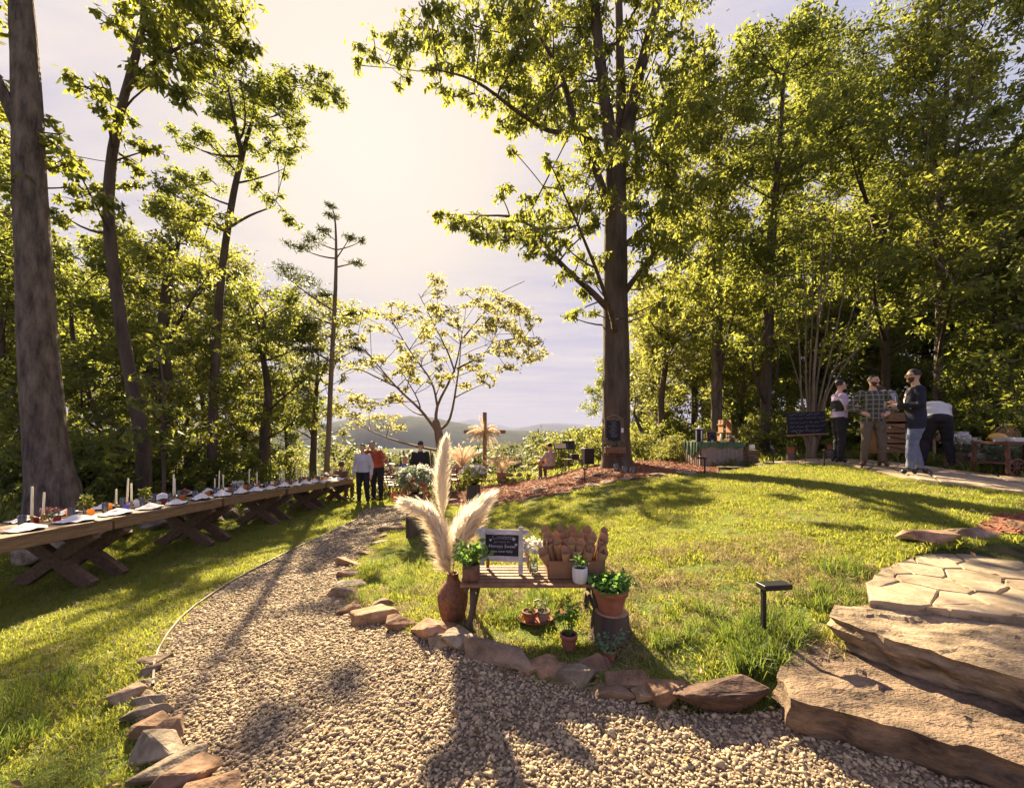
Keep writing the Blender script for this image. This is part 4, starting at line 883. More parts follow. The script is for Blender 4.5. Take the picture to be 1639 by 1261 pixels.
# flagstone patio: split stones with recessed joints
def cells(poly, seeds, gap):
    out = []
    for i, s in enumerate(seeds):
        c = [Vector(p) for p in poly]
        for j, t in enumerate(seeds):
            if i == j: continue
            m = (s + t) / 2; n = (t - s).normalized(); new = []
            for k in range(len(c)):
                a, b = c[k], c[(k + 1) % len(c)]; da = (a - m).dot(n) + gap / 2; db = (b - m).dot(n) + gap / 2
                if da <= 0: new.append(a)
                if (da < 0) != (db < 0): new.append(a + (b - a) * (da / (da - db)))
            c = new
            if len(c) < 3: break
        if len(c) >= 3: out.append(c)
    return out
def paving(name, poly, zf, seeds, gap, thick, m, warp=1.0):
    root = bpy.data.objects.new(name, None); COL.objects.link(root); root['kind'] = 'structure'
    bed = MB(); bed.prism([(p[0], p[1]) for p in poly], 0, 1)
    bed.v = [(x, y, zf(x, y) - thick * (.45 if z else 2.5)) for x, y, z in bed.v]
    obj('mortar_bed', bed, mat(name + '_mortar', (.23, .17, .11), .95, .4, 30, .6, 60, coord='World'), root)
    r = random.Random(3)
    for c in cells([Vector((p[0], p[1])) for p in poly], seeds, gap):
        P = []
        for k in range(len(c)):
            a, b = c[k], c[(k + 1) % len(c)]; n = max(1, int((b - a).length / .09))
            for t in range(n): P.append(a.lerp(b, t / n) + (Vector((r.uniform(-1, 1), r.uniform(-1, 1))) * .009 * warp if t or True else 0))
        cen = sum(P, Vector((0, 0))) / len(P); dz = r.uniform(-.005, .007) * warp
        V = [(cen.x, cen.y, zf(cen.x, cen.y) + dz + .003)]; n = len(P); Fc = []
        ring0 = [p + (cen - p).normalized() * .010 for p in P]
        for p in ring0: V.append((p.x, p.y, zf(p.x, p.y) + dz + r.uniform(-.003, .003)))
        for p in P: V.append((p.x, p.y, zf(p.x, p.y) + dz - .010))
        for p in P: V.append((p.x, p.y, zf(p.x, p.y) - thick))
        for i in range(n):
            j = (i + 1) % n; Fc += [(0, 1 + i, 1 + j), (1 + i, 1 + n + i, 1 + n + j, 1 + j), (1 + n + i, 1 + 2*n + i, 1 + 2*n + j, 1 + n + j)]
        mb = MB(); mb.add(V, Fc); me = mb.mesh('paving_stone', m)
        link('paving_stone', me, root)
    return root
seeds = []
rp = random.Random(12)
for j in range(11):
    y = 1.95 + j * .165
    for i in range(7):
        seeds.append(Vector((2.45 + i * .48 + (j % 2) * .2 + rp.uniform(-.13, .13), y - (i * .0) + rp.uniform(-.07, .07))))
paving('flagstone_patio', [tuple(p)[:2] for p in PATIO], lambda x, y: .455 + .018 * (y - 2.6) + .01 * (x - 2.5), seeds, .008, .045, FLAG, .7)
# path of laid stones along the crest
sd = []
for i in range(26):
    t = i / 25; a = Vector((6.5, 9.6)).lerp(Vector((10.4, 7.0)), t); sd += [a + Vector((rp.uniform(-.12, .12), .3 + rp.uniform(-.12, .12))), a + Vector((rp.uniform(-.12, .12), -.35 + rp.uniform(-.12, .12))), a + Vector((rp.uniform(-.1, .1), -1.0 + rp.uniform(-.12, .12)))]
SP = [Vector((p[0], p[1])) for p in STRIP]
paving('flagstone_path', SP, lambda x, y: g(x, y) + .045, sd, .03, .07, FLAG, .8)
# metal edging along the lawn
ed = MB(); pts = PATH_L[:18]; sm = []
for i in range(len(pts) - 1):
    for t in (0, .33, .66): sm.append(pts[i].lerp(pts[i + 1], t))
sm.append(pts[-1]); 
for i in range(len(sm)):
    a = sm[max(i - 1, 0)]; b = sm[min(i + 1, len(sm) - 1)]; d = (b - a); n = Vector((d.y, -d.x, 0)).normalized() * .006; p = sm[i]; z = g(p.x, p.y)
    ed.v += [(p.x - n.x, p.y - n.y, z - .05), (p.x + n.x, p.y + n.y, z - .05), (p.x + n.x, p.y + n.y, z + .045), (p.x - n.x, p.y - n.y, z + .045)]
    if i:
        k = (i - 1) * 4; ed.f += [(k + j, k + (j + 1) % 4, k + 4 + (j + 1) % 4, k + 4 + j) for j in range(4)]; ed.m += [0] * 4
tag(obj('path_edging', ed, mat('edging', (.22, .17, .14), .6, .2, 8)), 'thin curved brown strip between the left lawn and the gravel', 'edging')

# ------------------------------------------------------------------ scattered stuff by geometry nodes
def scatter(name, pts, rot, sc, protos, label):
    """one object: instances of the proto meshes on the given points"""
    me = bpy.data.meshes.new(name); me.vertices.add(len(pts)); me.vertices.foreach_set('co', np.asarray(pts, np.float32).ravel())
    a = me.attributes.new('rot', 'FLOAT_VECTOR', 'POINT'); a.data.foreach_set('vector', np.asarray(rot, np.float32).ravel())
    a = me.attributes.new('sc', 'FLOAT_VECTOR', 'POINT'); a.data.foreach_set('vector', np.asarray(sc, np.float32).ravel())
    a = me.attributes.new('pick', 'INT', 'POINT'); a.data.foreach_set('value', rng.integers(0, len(protos), len(pts)).astype(np.int32))
    ng = bpy.data.node_groups.new(name + '_scatter', 'GeometryNodeTree')
    ng.interface.new_socket('Geometry', in_out='INPUT', socket_type='NodeSocketGeometry'); ng.interface.new_socket('Geometry', in_out='OUTPUT', socket_type='NodeSocketGeometry')
    N, L = ng.nodes, ng.links; gi = N.new('NodeGroupInput'); go = N.new('NodeGroupOutput'); join = N.new('GeometryNodeJoinGeometry')
    def attr(n, t):
        x = N.new('GeometryNodeInputNamedAttribute'); x.data_type = t; x.inputs[0].default_value = n; return x.outputs[0]
    pick = attr('pick', 'INT'); rt = attr('rot', 'FLOAT_VECTOR'); s3 = attr('sc', 'FLOAT_VECTOR')
    e2r = N.new('FunctionNodeEulerToRotation'); L.new(rt, e2r.inputs[0])
    for i, p in enumerate(protos):
        oi = N.new('GeometryNodeObjectInfo'); oi.inputs['Object'].default_value = p; oi.inputs['As Instance'].default_value = True
        iop = N.new('GeometryNodeInstanceOnPoints'); cmp = N.new('FunctionNodeCompare'); cmp.data_type = 'INT'; cmp.operation = 'EQUAL'
        L.new(pick, cmp.inputs[2]); cmp.inputs[3].default_value = i
        m2p = N.new('GeometryNodeMeshToPoints'); L.new(gi.outputs[0], m2p.inputs[0])
        L.new(m2p.outputs[0], iop.inputs['Points']); L.new(cmp.outputs[0], iop.inputs['Selection']); L.new(oi.outputs['Geometry'], iop.inputs['Instance'])
        L.new(e2r.outputs[0], iop.inputs['Rotation']); L.new(s3, iop.inputs['Scale']); L.new(iop.outputs[0], join.inputs[0])
    L.new(join.outputs[0], go.inputs[0])
    o = link(name, me); md = o.modifiers.new('scatter', 'NODES'); md.node_group = ng
    return tag(o, label, kind='stuff')
PROTO = bpy.data.collections.new('patterns')             # not linked to the scene: shapes only
def proto(name, me):
    o = bpy.data.objects.new(name, me); PROTO.objects.link(o); return o
def tuft_mesh(name, n, h, w, spread, lean, m, seed, curl=.5):
    r = np.random.default_rng(seed); V = []; Fc = []
    for _ in range(n):
        a = r.uniform(0, 6.28); q = spread * math.sqrt(r.uniform()); x, y = math.cos(a) * q, math.sin(a) * q
        b = r.uniform(0, 6.28); hh = h * r.uniform(.5, 1.15); l = lean * r.uniform(.2, 1.2); dx, dy = math.cos(b) * l * hh, math.sin(b) * l * hh; c = r.uniform(0, 6.28); wx, wy = math.cos(c) * w / 2, math.sin(c) * w / 2
        k = len(V); z1 = hh * .6; z2 = hh * (1 - curl * l * .6)
        V += [(x - wx, y - wy, -.01), (x + wx, y + wy, -.01), (x + dx * .4 - wx * .8, y + dy * .4 - wy * .8, z1), (x + dx * .4 + wx * .8, y + dy * .4 + wy * .8, z1), (x + dx, y + dy, z2)]
        Fc += [(k, k+1, k+3), (k, k+3, k+2), (k+2, k+3, k+4)]
    return np_mesh(name, np.array(V), np.array(Fc), m)
def pebble_mesh(seed):
    bm = bmesh.new(); bmesh.ops.create_icosphere(bm, subdivisions=1, radius=.5); r = random.Random(seed); o = Vector((seed, seed * 2, 0))
    for v in bm.verts: v.co *= 1 + mnoise.noise(v.co * 1.8 + o) * .45; v.co.z *= .5 + .04 * (seed % 4); v.co.y *= .62 + .06 * (seed % 5)
    me = bpy.data.meshes.new('pebble'); bm.to_mesh(me); bm.free(); me.materials.append(PEBBLE); me.polygons.foreach_set('use_smooth', [True] * len(me.polygons)); return me
def clumpy(q, s, seed):
    return np.array([mnoise.fractal((x * s, y * s, seed), 1, 2, 4) for x, y in q])
def random_points(boxes):
    """boxes: (x0,x1,y0,y1,density)"""
    out = []
    for x0, x1, y0, y1, d in boxes:
        n = int((x1 - x0) * (y1 - y0) * d); out.append(np.stack([rng.uniform(x0, x1, n), rng.uniform(y0, y1, n)], 1))
    return np.concatenate(out)
def in_view(q, m=.25):
    return (np.abs(q[:, 0]) < (1.30 + m) * q[:, 1] + .4) & (q[:, 1] > 1.3)
# gravel
q = random_points([(-4, 4.2, 1.3, 3.2, 5200), (-4, 4, 3.2, 5, 3600), (-5, 0, 5, 7.5, 1250), (-6, 0, 7.5, 13.3, 600)]); q = q[in_view(q, .1)]; edge_ = [tuple(p) for p in PATH_L], [tuple(p) for p in PATH_R]; q = q[inpoly(q, PATH) | ((np.minimum(seg_dist(q, edge_[0]), seg_dist(q, edge_[1])) < .14) & (rng.uniform(0, 1, len(q)) < .10))]
d = np.linalg.norm(q, axis=1); s = rng.lognormal(0, .34, len(q)) * np.where(d < 3.4, .0215, np.where(d < 5.4, .025, np.where(d < 8, .033, .045)))
z = gz(q) + .012 + rng.uniform(0, .008, len(q)); sc3 = np.stack([s, s * rng.uniform(.7, 1, len(q)), s * rng.uniform(.7, 1.1, len(q))], 1)
scatter('gravel', np.column_stack([q, z]), np.stack([rng.normal(0, .35, len(q)), rng.normal(0, .35, len(q)), rng.uniform(0, 6.28, len(q))], 1), sc3, [proto('pebble', pebble_mesh(i)) for i in range(8)], 'rounded brown and cream pebbles covering the path')
print('pebbles', len(q))
# lawn grass
q = random_points([(-7, 6, 1.3, 3, 1100), (-7, 7, 3, 5, 1100), (-8, 9, 5, 8, 750), (-8, 12, 8, 14.5, 300)]); q = q[in_view(q) & is_lawn(q)]
cl = clumpy(q, .9, 2.0); cl2 = clumpy(q, 3.0, 5.0)
bed = (q[:, 1] < 3.9) & (q[:, 0] > -1.6) & (q[:, 0] < 2.6)            # thin worn grass round the bench
keep = rng.uniform(0, 1, len(q)) < np.where(bed, .40 + cl2 * 1.0, .9 + cl * .5); q, cl, cl2, bed = q[keep], cl[keep], cl2[keep], bed[keep]
d = np.linalg.norm(q, axis=1); s = (1 + cl2 * .6 + cl * .4) * rng.uniform(.7, 1.25, len(q)) * np.clip(.9 + d * .035, 1, 1.5); s = np.clip(s, .35, 1.8)
gp = [proto('tuft', tuft_mesh('tuft', 15, .043, .0046, .04, .9, GRASS, i)) for i in range(4)] + [proto('tuft', tuft_mesh('tuft', 16, .045, .006, .05, 1.1, GRASS, 9))]
scatter('grass', np.column_stack([q, gz(q)]), np.stack([rng.normal(0, .12, len(q)), rng.normal(0, .12, len(q)), rng.uniform(0, 6.28, len(q))], 1), np.stack([s, s, s * rng.uniform(.6, 1.0, len(q))], 1), gp, 'short sunlit lawn grass')
print('tufts', len(q))
# dry grass and straw
q = random_points([(-2, 3, 2.2, 4.4, 620), (-2, 9, 4.2, 9, 60), (-6, -2, 2, 9, 40)]); q = q[is_lawn(q) & in_view(q)]; c = clumpy(q, 1.7, 8.0); near = (q[:, 1] < 4.2) & (q[:, 0] > -1.7)
q = q[rng.uniform(0, 1, len(q)) < np.where(near, .35 + c * 1.4, .5 + c)]
st = [proto('straw', tuft_mesh('straw', 9, .09, .004, .05, 1.9, STRAW, 20 + i, 1.0)) for i in range(3)]
s = rng.uniform(.6, 1.3, len(q)); scatter('straw', np.column_stack([q, gz(q) + .01]), np.stack([rng.normal(0, .3, len(q)), rng.normal(0, .3, len(q)), rng.uniform(0, 6.28, len(q))], 1), np.stack([s, s, s * .7], 1), st, 'dry straw lying in the worn grass round the bench')
# taller clumps: by the steps, by the lamp, at rocks
qs = []
for cx_, cy_, rr_, n in [(1.62,2.62,.22,70),(1.78,2.78,.2,60),(1.5,2.52,.12,40),(2.35,3.02,.22,34),(2.75,3.35,.2,26),(1.05,2.85,.08,14),(1.3,3.0,.25,26),(-2.75,2.1,.22,40),(-2.55,1.75,.15,30),(-3.0,2.5,.3,24),(-1.35,4.25,.35,30),(-1.5,5.0,.4,26),(-.1,3.6,.3,24),(.35,3.55,.2,20)]:
    a = rng.uniform(0, 6.28, n); w = rr_ * np.sqrt(rng.uniform(0, 1, n)); qs.append(np.stack([cx_ + np.cos(a) * w, cy_ + np.sin(a) * w], 1))
q = np.concatenate(qs); q = q[~inpoly(q, PATH)]; s = rng.uniform(.6, 1.2, len(q))
tg = [proto('long_tuft', tuft_mesh('long_tuft', 22, .16, .0045, .035, .7, LONGG, 40 + i, .8)) for i in range(3)]
scatter('long_grass', np.column_stack([q, gz(q)]), np.stack([rng.normal(0, .15, len(q)), rng.normal(0, .15, len(q)), rng.uniform(0, 6.28, len(q))], 1), np.stack([s, s, s], 1), tg, 'long uncut grass by the steps and stones')
# fallen leaves
lm_ = MB(); lm_.add([(-.5, 0, 0), (-.1, .26, .08), (.5, 0, .04), (-.1, -.26, .10), (.1, 0, -.02)], [(0, 4, 1), (1, 4, 2), (2, 4, 3), (3, 4, 0)])
q = random_points([(-4, 4, 1.5, 5, 13), (-6, 6, 5, 10, 6), (-7, 12, 8, 15, 9)]); q = q[in_view(q)]; s = rng.uniform(.025, .065, len(q))
scatter('fallen_leaves', np.column_stack([q, gz(q) + .035]), np.stack([rng.normal(0, .4, len(q)), rng.normal(0, .4, len(q)), rng.uniform(0, 6.28, len(q))], 1), np.stack([s, s, s], 1), [proto('leaf', lm_.mesh('leaf', LITTER))], 'dry brown leaves fallen on the gravel and the grass')
# mulch chips
chip = MB(); chip.box((0, 0, 0), (1, .2, .10), taper=.8)
cm = mat('mulch_chip', (.24, .085, .045), .95, .3, 5, rnd=.5)
cp = [proto('chip', chip.mesh('chip', cm))]
q = random_points([(-3, 8, 8, 16, 240), (4.3, 7, 3.5, 4.8, 420)]); q = q[inpoly(q, MULCH) | inpoly(q, MULCH2)]; s = rng.uniform(.035, .09, len(q))
scatter('mulch_chips', np.column_stack([q, gz(q) + .035]), np.stack([rng.normal(0, .35, len(q)), rng.normal(0, .35, len(q)), rng.uniform(0, 6.28, len(q))], 1), np.stack([s, s, s], 1), cp, 'loose red bark chips')
# leaf litter and weeds on the forest floor
q = random_points([(-14, -6.5, 4, 20, 26), (-7, 14, 10, 22, 16), (8, 16, 6, 14, 20)]); q = q[~is_lawn(q) & ~inpoly(q, PATH) & ~inpoly(q, MULCH) & ~inpoly(q, STRIP) & in_view(q)]
wd = [proto('weed', tuft_mesh('weed', 12, .22, .03, .12, .9, LEAF_S, 60 + i, .8)) for i in range(3)]
s = rng.uniform(.5, 1.5, len(q)); scatter('undergrowth', np.column_stack([q, gz(q)]), np.stack([rng.normal(0, .2, len(q)), rng.normal(0, .2, len(q)), rng.uniform(0, 6.28, len(q))], 1), np.stack([s, s, s], 1), wd, 'low weeds on the forest floor')
# ------------------------------------------------------------------ long tables
AMBER = leaf_mat('amber_glass', [(.50, .22, .07), (.60, .30, .10)], .75, (1.0, .60, .24), rough=.1, island=False)
CLEAR = thin_glass('clear_glass')
BLUEG = leaf_mat('blue_glass', [(.16, .16, .42), (.2, .2, .5)], .6, (.35, .35, .9), rough=.1, island=False)
DARKP = mat('dark_plate', (.03, .026, .026), .4, .2, 10)
GOLD = mat('brass', (.45, .30, .10), .35, .15, 10, metal=.8)
PINKF = mat('dusty_pink_petals', (.42, .16, .16), .8, .3, 30)
WHITEF = leaf_mat('white_petals', [(.66, .62, .56), (.8, .76, .7)], .4, (.8, .76, .66))
SAGE = leaf_mat('sage_leaf', [(.14, .17, .11), (.20, .23, .15), (.25, .27, .2)], .4, (.3, .36, .2))
TJ = [(3.12, 1.03), (5.17, 1.105), (7.15, 1.175), (9.15, 1.28), (11.02, 1.39), (12.85, 1.50)]
TNAME = ['nearest long table', 'second long table', 'third long table', 'fourth long table', 'farthest long table']
ORD = ['first', 'second', 'third', 'fourth', 'fifth', 'sixth']
def build_table(L):
    root = thing('farm_table', (0, 0, 0), 'x', 'table', 'long farm tables set end to end')
    for i in range(5):
        mb = MB(); mb.box((-.5 + (i + .5) * .2, L / 2, .765), (.196, L - .012, .045 + random.uniform(0, .004)))
        smooth_bevel(obj('plank', mb, WOOD_TOP, root), .004, 1)
    for s in (-1, 1):
        mb = MB(); mb.box((s * .478, L / 2, .69), (.04, L - .03, .104)); smooth_bevel(obj('apron', mb, WOOD_TOP, root), .004, 1)
    for yy in (.06, L - .06):
        mb = MB(); mb.box((0, yy, .69), (.912, .04, .09)); obj('end_rail', mb, WOOD_DK, root)
    for yy in (.20, L - .20):
        mb = MB(); mb.bar((-.46, yy, .64), (.46, yy, .0), .09, .15, up=(0, 0, 1)); smooth_bevel(obj('leg', mb, WOOD_DK, root), .005, 1)
        mb = MB(); mb.bar((.46, yy + .004, .64), (-.46, yy + .004, .0), .084, .15); smooth_bevel(obj('leg', mb, WOOD_DK, root), .005, 1)
        mb = MB(); mb.box((0, yy, .655), (.86, .10, .05)); obj('cleat', mb, WOOD_DK, root)
    return root
TABLES = []; proto_t = build_table(2.0)
for i in range(5):
    (y0, h0), (y1, h1) = TJ[i], TJ[i + 1]; x = [-5.58, -5.60, -5.60, -5.56, -5.53][i]
    o = proto_t if i == 0 else copy_tree(proto_t)
    o.location = (x, y0 + .01, CZ - h0 - .79); o.rotation_euler = (math.atan2(-(h1 - h0), y1 - y0), 0, [0, 0, .02, .02, .015][i] * 0); o.scale = (1, (y1 - y0 - .02) / 2.0, 1)
    o['label'] = ['nearest long farm table on crossed plank legs, running out of the left picture edge', 'second long farm table, between the massive grey trunk and the path edging', 'third long farm table, its near crossed legs in deep grass shadow', 'fourth long farm table of the row, one before the standing man', 'farthest long farm table ending beside the man in the pale shirt'][i]
    TABLES.append((x, y0, y1, CZ - h0, CZ - h1))
def on_table(i, dx, t):
    x, y0, y1, z0, z1 = TABLES[i]; return Vector((x + dx, y0 + (y1 - y0) * t, z0 + (z1 - z0) * t + .002))
# kinds of tableware
def napkin_mesh(seed):
    r = random.Random(seed); mb = MB(); nx, ny = 11, 7; V = []
    for layer in range(1):
        for j in range(ny):
            for i in range(nx):
                u, v = i / (nx - 1) - .5, j / (ny - 1) - .5
                h = .085 * math.exp(-((u + .05) / .30) ** 2 - (v / .28) ** 2) + 0.026 * mnoise.noise((u * 5 + seed, v * 6, seed)) + .022
                V.append((u * .26 * (1 - .35 * abs(v)), v * .34 * (1 + .1 * math.sin(u * 6 + seed)), max(.014, h)))
    F_ = [(j*nx+i, j*nx+i+1, (j+1)*nx+i+1, (j+1)*nx+i) for j in range(ny-1) for i in range(nx-1)]
    mb.add(V, F_); return mb.mesh('napkin', CLOTH_W, True)
NAP = [napkin_mesh(i) for i in range(4)]
pm = MB(); pm.lathe([(.0, .002), (.10, .002), (.145, .012), (.15, .016), (.10, .008), (.0, .008)], 20, cap=False); PLATE = pm.mesh('plate', DARKP, True)
tm = MB(); tm.lathe([(.028, 0), (.036, .15), (.034, .15), (.027, .008), (.0, .008)], 14, cap=False); TUMB = tm.mesh('tumbler', CLEAR, True)
am = MB(); am.lathe([(.026, 0), (.036, .03), (.038, .085), (.034, .095), (.034, .09), (.0, .07)], 14); AMB = am.mesh('amber_votive', AMBER, True)
bm_ = MB(); bm_.lathe([(.024, 0), (.034, .03), (.034, .08), (.0, .08)], 12); BLU = bm_.mesh('blue_votive', BLUEG, True)
wine = leaf_mat('red_glass', [(.22, .03, .03), (.3, .05, .04)], .5, (.6, .1, .06), rough=.1, island=False)
rm = MB(); rm.lathe([(.03, 0), (.034, .03), (.034, .07), (.0, .07)], 12); RED = rm.mesh('red_votive', wine, True)
GP_ = 'tableware on the long tables'
for ti in range(5):
    L = TJ[ti + 1][0] - TJ[ti][0]; n = 4
    for side, dx in (('path side', .33), ('wood side', -.33)):
        for k in range(n):
            t = (k + .5) / n; where = f'{side} of the {TNAME[ti]}, {ORD[k]} from its near end'
            p = on_table(ti, dx + random.uniform(-.02, .02), t)
            o = link('plate', PLATE, None, p); tag(o, 'dark plate, ' + where, 'plate', 'dark plates on the long tables')
            o = link('napkin', NAP[(k + ti) % 4], None, p + Vector((.0, 0, .004))); o.rotation_euler[2] = (0 if dx > 0 else math.pi) + random.uniform(-.5, .5); o.scale = (random.uniform(.8, 1.1), random.uniform(.8, 1.15), random.uniform(.6, 1.2)); tag(o, 'white napkin, ' + where, 'napkin', 'white napkins on the long tables')
            q = on_table(ti, dx * .42 + random.uniform(-.03, .03), t + random.uniform(.02, .06)); o = link('tumbler', TUMB, None, q); tag(o, 'clear tumbler, ' + where, 'glass', 'clear tumblers on the long tables')
            q = on_table(ti, dx * .36 + random.uniform(-.05, .05), t - random.uniform(.03, .08)); kind = [AMB, AMB, AMB, RED][(k + ti) % 4] if (k, ti) not in ((1, 1), (0, 0)) or dx < 0 else BLU
            nm = {AMB: 'amber', RED: 'dark red', BLU: 'blue'}[kind]
            o = link('votive', kind, None, q); o.rotation_euler[2] = random.uniform(0, 6); tag(o, f'{nm} votive, ' + where, 'votive', 'coloured votive glasses on the long tables')
# taper candles in brass holders
def candle_proto(h):
    r = thing('taper_candle', (0, 0, 0), 'x', 'candle', 'ivory taper candles on the long tables')
    mb = MB(); mb.lathe([(.045, 0), (.045, .008), (.012, .016), (.010, .07), (.018, .09), (.018, .105), (.0, .105)], 12); obj('holder', mb, GOLD, r, True)
    mb = MB(); mb.lathe([(.0125, .1), (.0125, .11), (.010, h), (.004, h + .006)], 8); obj('taper', mb, CANDLE, r, True)
    mb = MB(); mb.tube([(0, 0, h), (.002, 0, h + .015)], .0018, 4); obj('wick', mb, BLACK, r)
    return r
CAND = [candle_proto(.30), candle_proto(.44), candle_proto(.36)]; cu = [0, 0, 0]
HN = ['short', 'tall', 'middle sized']
for ti in range(5):
    for gk, (t0, ks) in enumerate([(.30, (0, 1, 2)), (.78, (1, 2))]):
        for m_, k in enumerate(ks):
            p = on_table(ti, -.02 + random.uniform(-.06, .08), t0 + m_ * .055 + random.uniform(-.01, .01))
            lb = f'{HN[k]} ivory taper of the {"near" if gk == 0 else "far"} candle group on the {TNAME[ti]}'
            if not cu[k]: cu[k] = 1; o = CAND[k]; o.location = p; o['label'] = lb
            else: o = copy_tree(CAND[k], p, random.uniform(0, 6), lb)
            o.rotation_euler = (random.uniform(-.03, .03), random.uniform(-.03, .03), 0)
# greenery and flowers along the middle
def posy(name, loc, label, r, h, leafm, fl, nl, size, seed, flower_m=WHITEF, nf=0, pot=None, cat='flowers', group=None, droop=.1, frad=.022):
    rr = np.random.default_rng(seed); root = thing(name, loc, label, cat, group)
    if pot: obj(pot[0], pot[1], pot[2], root, True)
    C = rr.normal(0, 1, (nl, 3)); C /= np.linalg.norm(C, axis=1)[:, None]; C = C * (rr.uniform(.3, 1, nl) ** .5)[:, None] * np.array([r, r, h * .5]) + (0, 0, fl + h * .5)
    V, Fc = leaf_arrays(C, np.full(nl, size), rr, droop, .5); link('foliage', np_mesh('foliage', V, Fc, leafm), root)
    st = MB()
    for _ in range(7):
        c = C[rr.integers(0, nl)]; st.tube([(0, 0, fl - .04), (c[0] * .5, c[1] * .5, (fl + c[2]) / 2), tuple(c)], .0022, 4)
    obj('stem', st, leafm, root)
    for k in range(nf):
        a = rr.uniform(0, 6.28); e = rr.uniform(.1, 1.2); p = (math.cos(a) * math.cos(e) * r, math.sin(a) * math.cos(e) * r, fl + h * .5 + math.sin(e) * h * .5)
        V, Fc = leaf_arrays(np.array([p]) + rr.normal(0, frad * .5, (26, 3)), np.full(26, frad * 1.3), rr, -.4, .8); link('blossom', np_mesh('blossom', V, Fc, flower_m), root)
    return root
def vase_mb(r, h): 
    mb = MB(); mb.lathe([(r * .7, 0), (r, h * .5), (r * .6, h), (r * .55, h), (.0, h * .9)], 12); return mb
i = 0
for ti in range(5):
    for t, kind in ((.12, 'fern'), (.56, 'white' if ti % 2 == 0 else 'fern'), (.92, 'pink')):
        p = on_table(ti, random.uniform(-.1, .02), t); i += 1
        if kind == 'fern': posy('fern_sprig', p, f'feathery green sprig in a small vase at the {"near end" if t < .3 else "middle"} of the {TNAME[ti]}', .07, .20, LEAF_S, .08, 150, .05, 500 + i, pot=('vase', vase_mb(.03, .09), CLEAR), group='greenery along the long tables')
        elif kind == 'white': posy('flower_bunch', p, f'bunch of white hydrangeas in the middle of the {TNAME[ti]}', .10, .13, SAGE, .07, 50, .05, 500 + i, WHITEF, 16, pot=('vase', vase_mb(.04, .09), CLEAR), group='flowers along the long tables')
        else: posy('flower_bunch', p, f'low dusty pink flowers at the far end of the {TNAME[ti]}', .08, .09, SAGE, .05, 50, .045, 500 + i, PINKF, 10, pot=('vase', vase_mb(.035, .06), CLEAR), group='flowers along the long tables')
cd = MB(); cd.box((0, 0, .05), (.10, .004, .10)); 
o = obj('menu_card', cd, PAPER); o.location = on_table(1, .02, .45); o.rotation_euler = (-.25, 0, .5); tag(o, 'pale menu card standing in the middle of the second long table', 'card')

# ------------------------------------------------------------------ bench group
BY = g(.1, 3.25)
SEAT = .455
root = thing('garden_bench', (.16, 3.25, 0), 'rustic bench of narrow slats on crooked branch legs beside the path', 'bench')
for i in range(7):
    mb = MB(); mb.box((random.uniform(-.008, .008), -.20 + i * .0665, SEAT - .012), (1.10, .047, .022)); smooth_bevel(obj('slat', mb, WOOD_MID, root), .003, 1)
def branch(pts, r): 
    mb = MB(); mb.tube(pts, r, 8, jit=.12); return mb
for sx, sy in ((-1, -1), (-1, 1), (1, -1), (1, 1)):
    x, y = .47 * sx, .17 * sy; z = g(.16 + x, 3.25 + y) - .03
    obj('leg', branch([(x - .01 * sx, y, SEAT - .02), (x + .015, y + .01, SEAT * .6), (x - .012, y - .01 * sy, SEAT * .3), (x + .03 * sx * (sy > 0), y + .04 * (sy > 0), z)], [.022, .025, .023, .027]), BARK, root, True)
for sx in (-1, 1):
    obj('brace', branch([(.47 * sx, -.17, SEAT * .55), (.46 * sx, .0, SEAT * .62), (.47 * sx, .17, SEAT * .55)], .014), BARK, root, True)
    obj('bearer', branch([(.50 * sx, -.24, SEAT - .035), (.49 * sx, .02, SEAT - .04), (.50 * sx, .26, SEAT - .035)], .018), BARK, root, True)
# chalkboard sign
def text_mesh(body, size, m, name='lettering', shear=0.0, bold=.0):
    cu_ = bpy.data.curves.new(name, 'FONT'); cu_.body = body; cu_.size = size; cu_.align_x = 'CENTER'; cu_.align_y = 'CENTER'; cu_.extrude = .0006; cu_.shear = shear; cu_.offset = bold; cu_.resolution_u = 3
    ob = bpy.data.objects.new(name, cu_); COL.objects.link(ob); dg = bpy.context.evaluated_depsgraph_get(); me = bpy.data.meshes.new_from_object(ob.evaluated_get(dg)); bpy.data.objects.remove(ob); me.materials.clear(); me.materials.append(m); return me
root = thing('chalkboard_sign', (-.075, 3.27, SEAT), 'chalkboard in a white washed frame standing on the bench', 'sign', rz=-.16); root.rotation_euler = (-.14, 0, -.10)
for x, z0, z1 in ((-.165, .06, .365), (.145, 0, .372)):
    mb = MB(); mb.box((x, -.012, (z0 + z1) / 2), (.036, .018, z1 - z0)); smooth_bevel(obj('post', mb, WHITEWASH, root), .003, 1)
for z, x0, x1 in ((.325, -.225, .21), (.115, -.165, .20)):
    mb = MB(); mb.box(((x0 + x1) / 2, .005, z), (x1 - x0, .018, .042)); smooth_bevel(obj('rail', mb, WHITEWASH, root), .003, 1)
mb = MB(); mb.box((-.01, .010, .22), (.275, .008, .19)); brd = obj('board', mb, BOARD, root)
for txt, s, x, z, m, sh in (('Confetti', .052, .0, .283, CHALK_F, .3), ('get ready for', .026, .0, .248, CHALK_F, .2), ('Honeys Sweet', .038, .0, .212, CHALK, .1), ('(love never fails)', .027, -.005, .172, CHALK, .15)):
    o = link('lettering', text_mesh(txt, s, m, shear=sh), brd, (x - .01, .0045, z)); o.rotation_euler = (R(90), 0, 0)
hp = [(0, -.010), (.011, .003), (.009, .010), (.004, .011), (0, .006), (-.004, .011), (-.009, .010), (-.011, .003)]
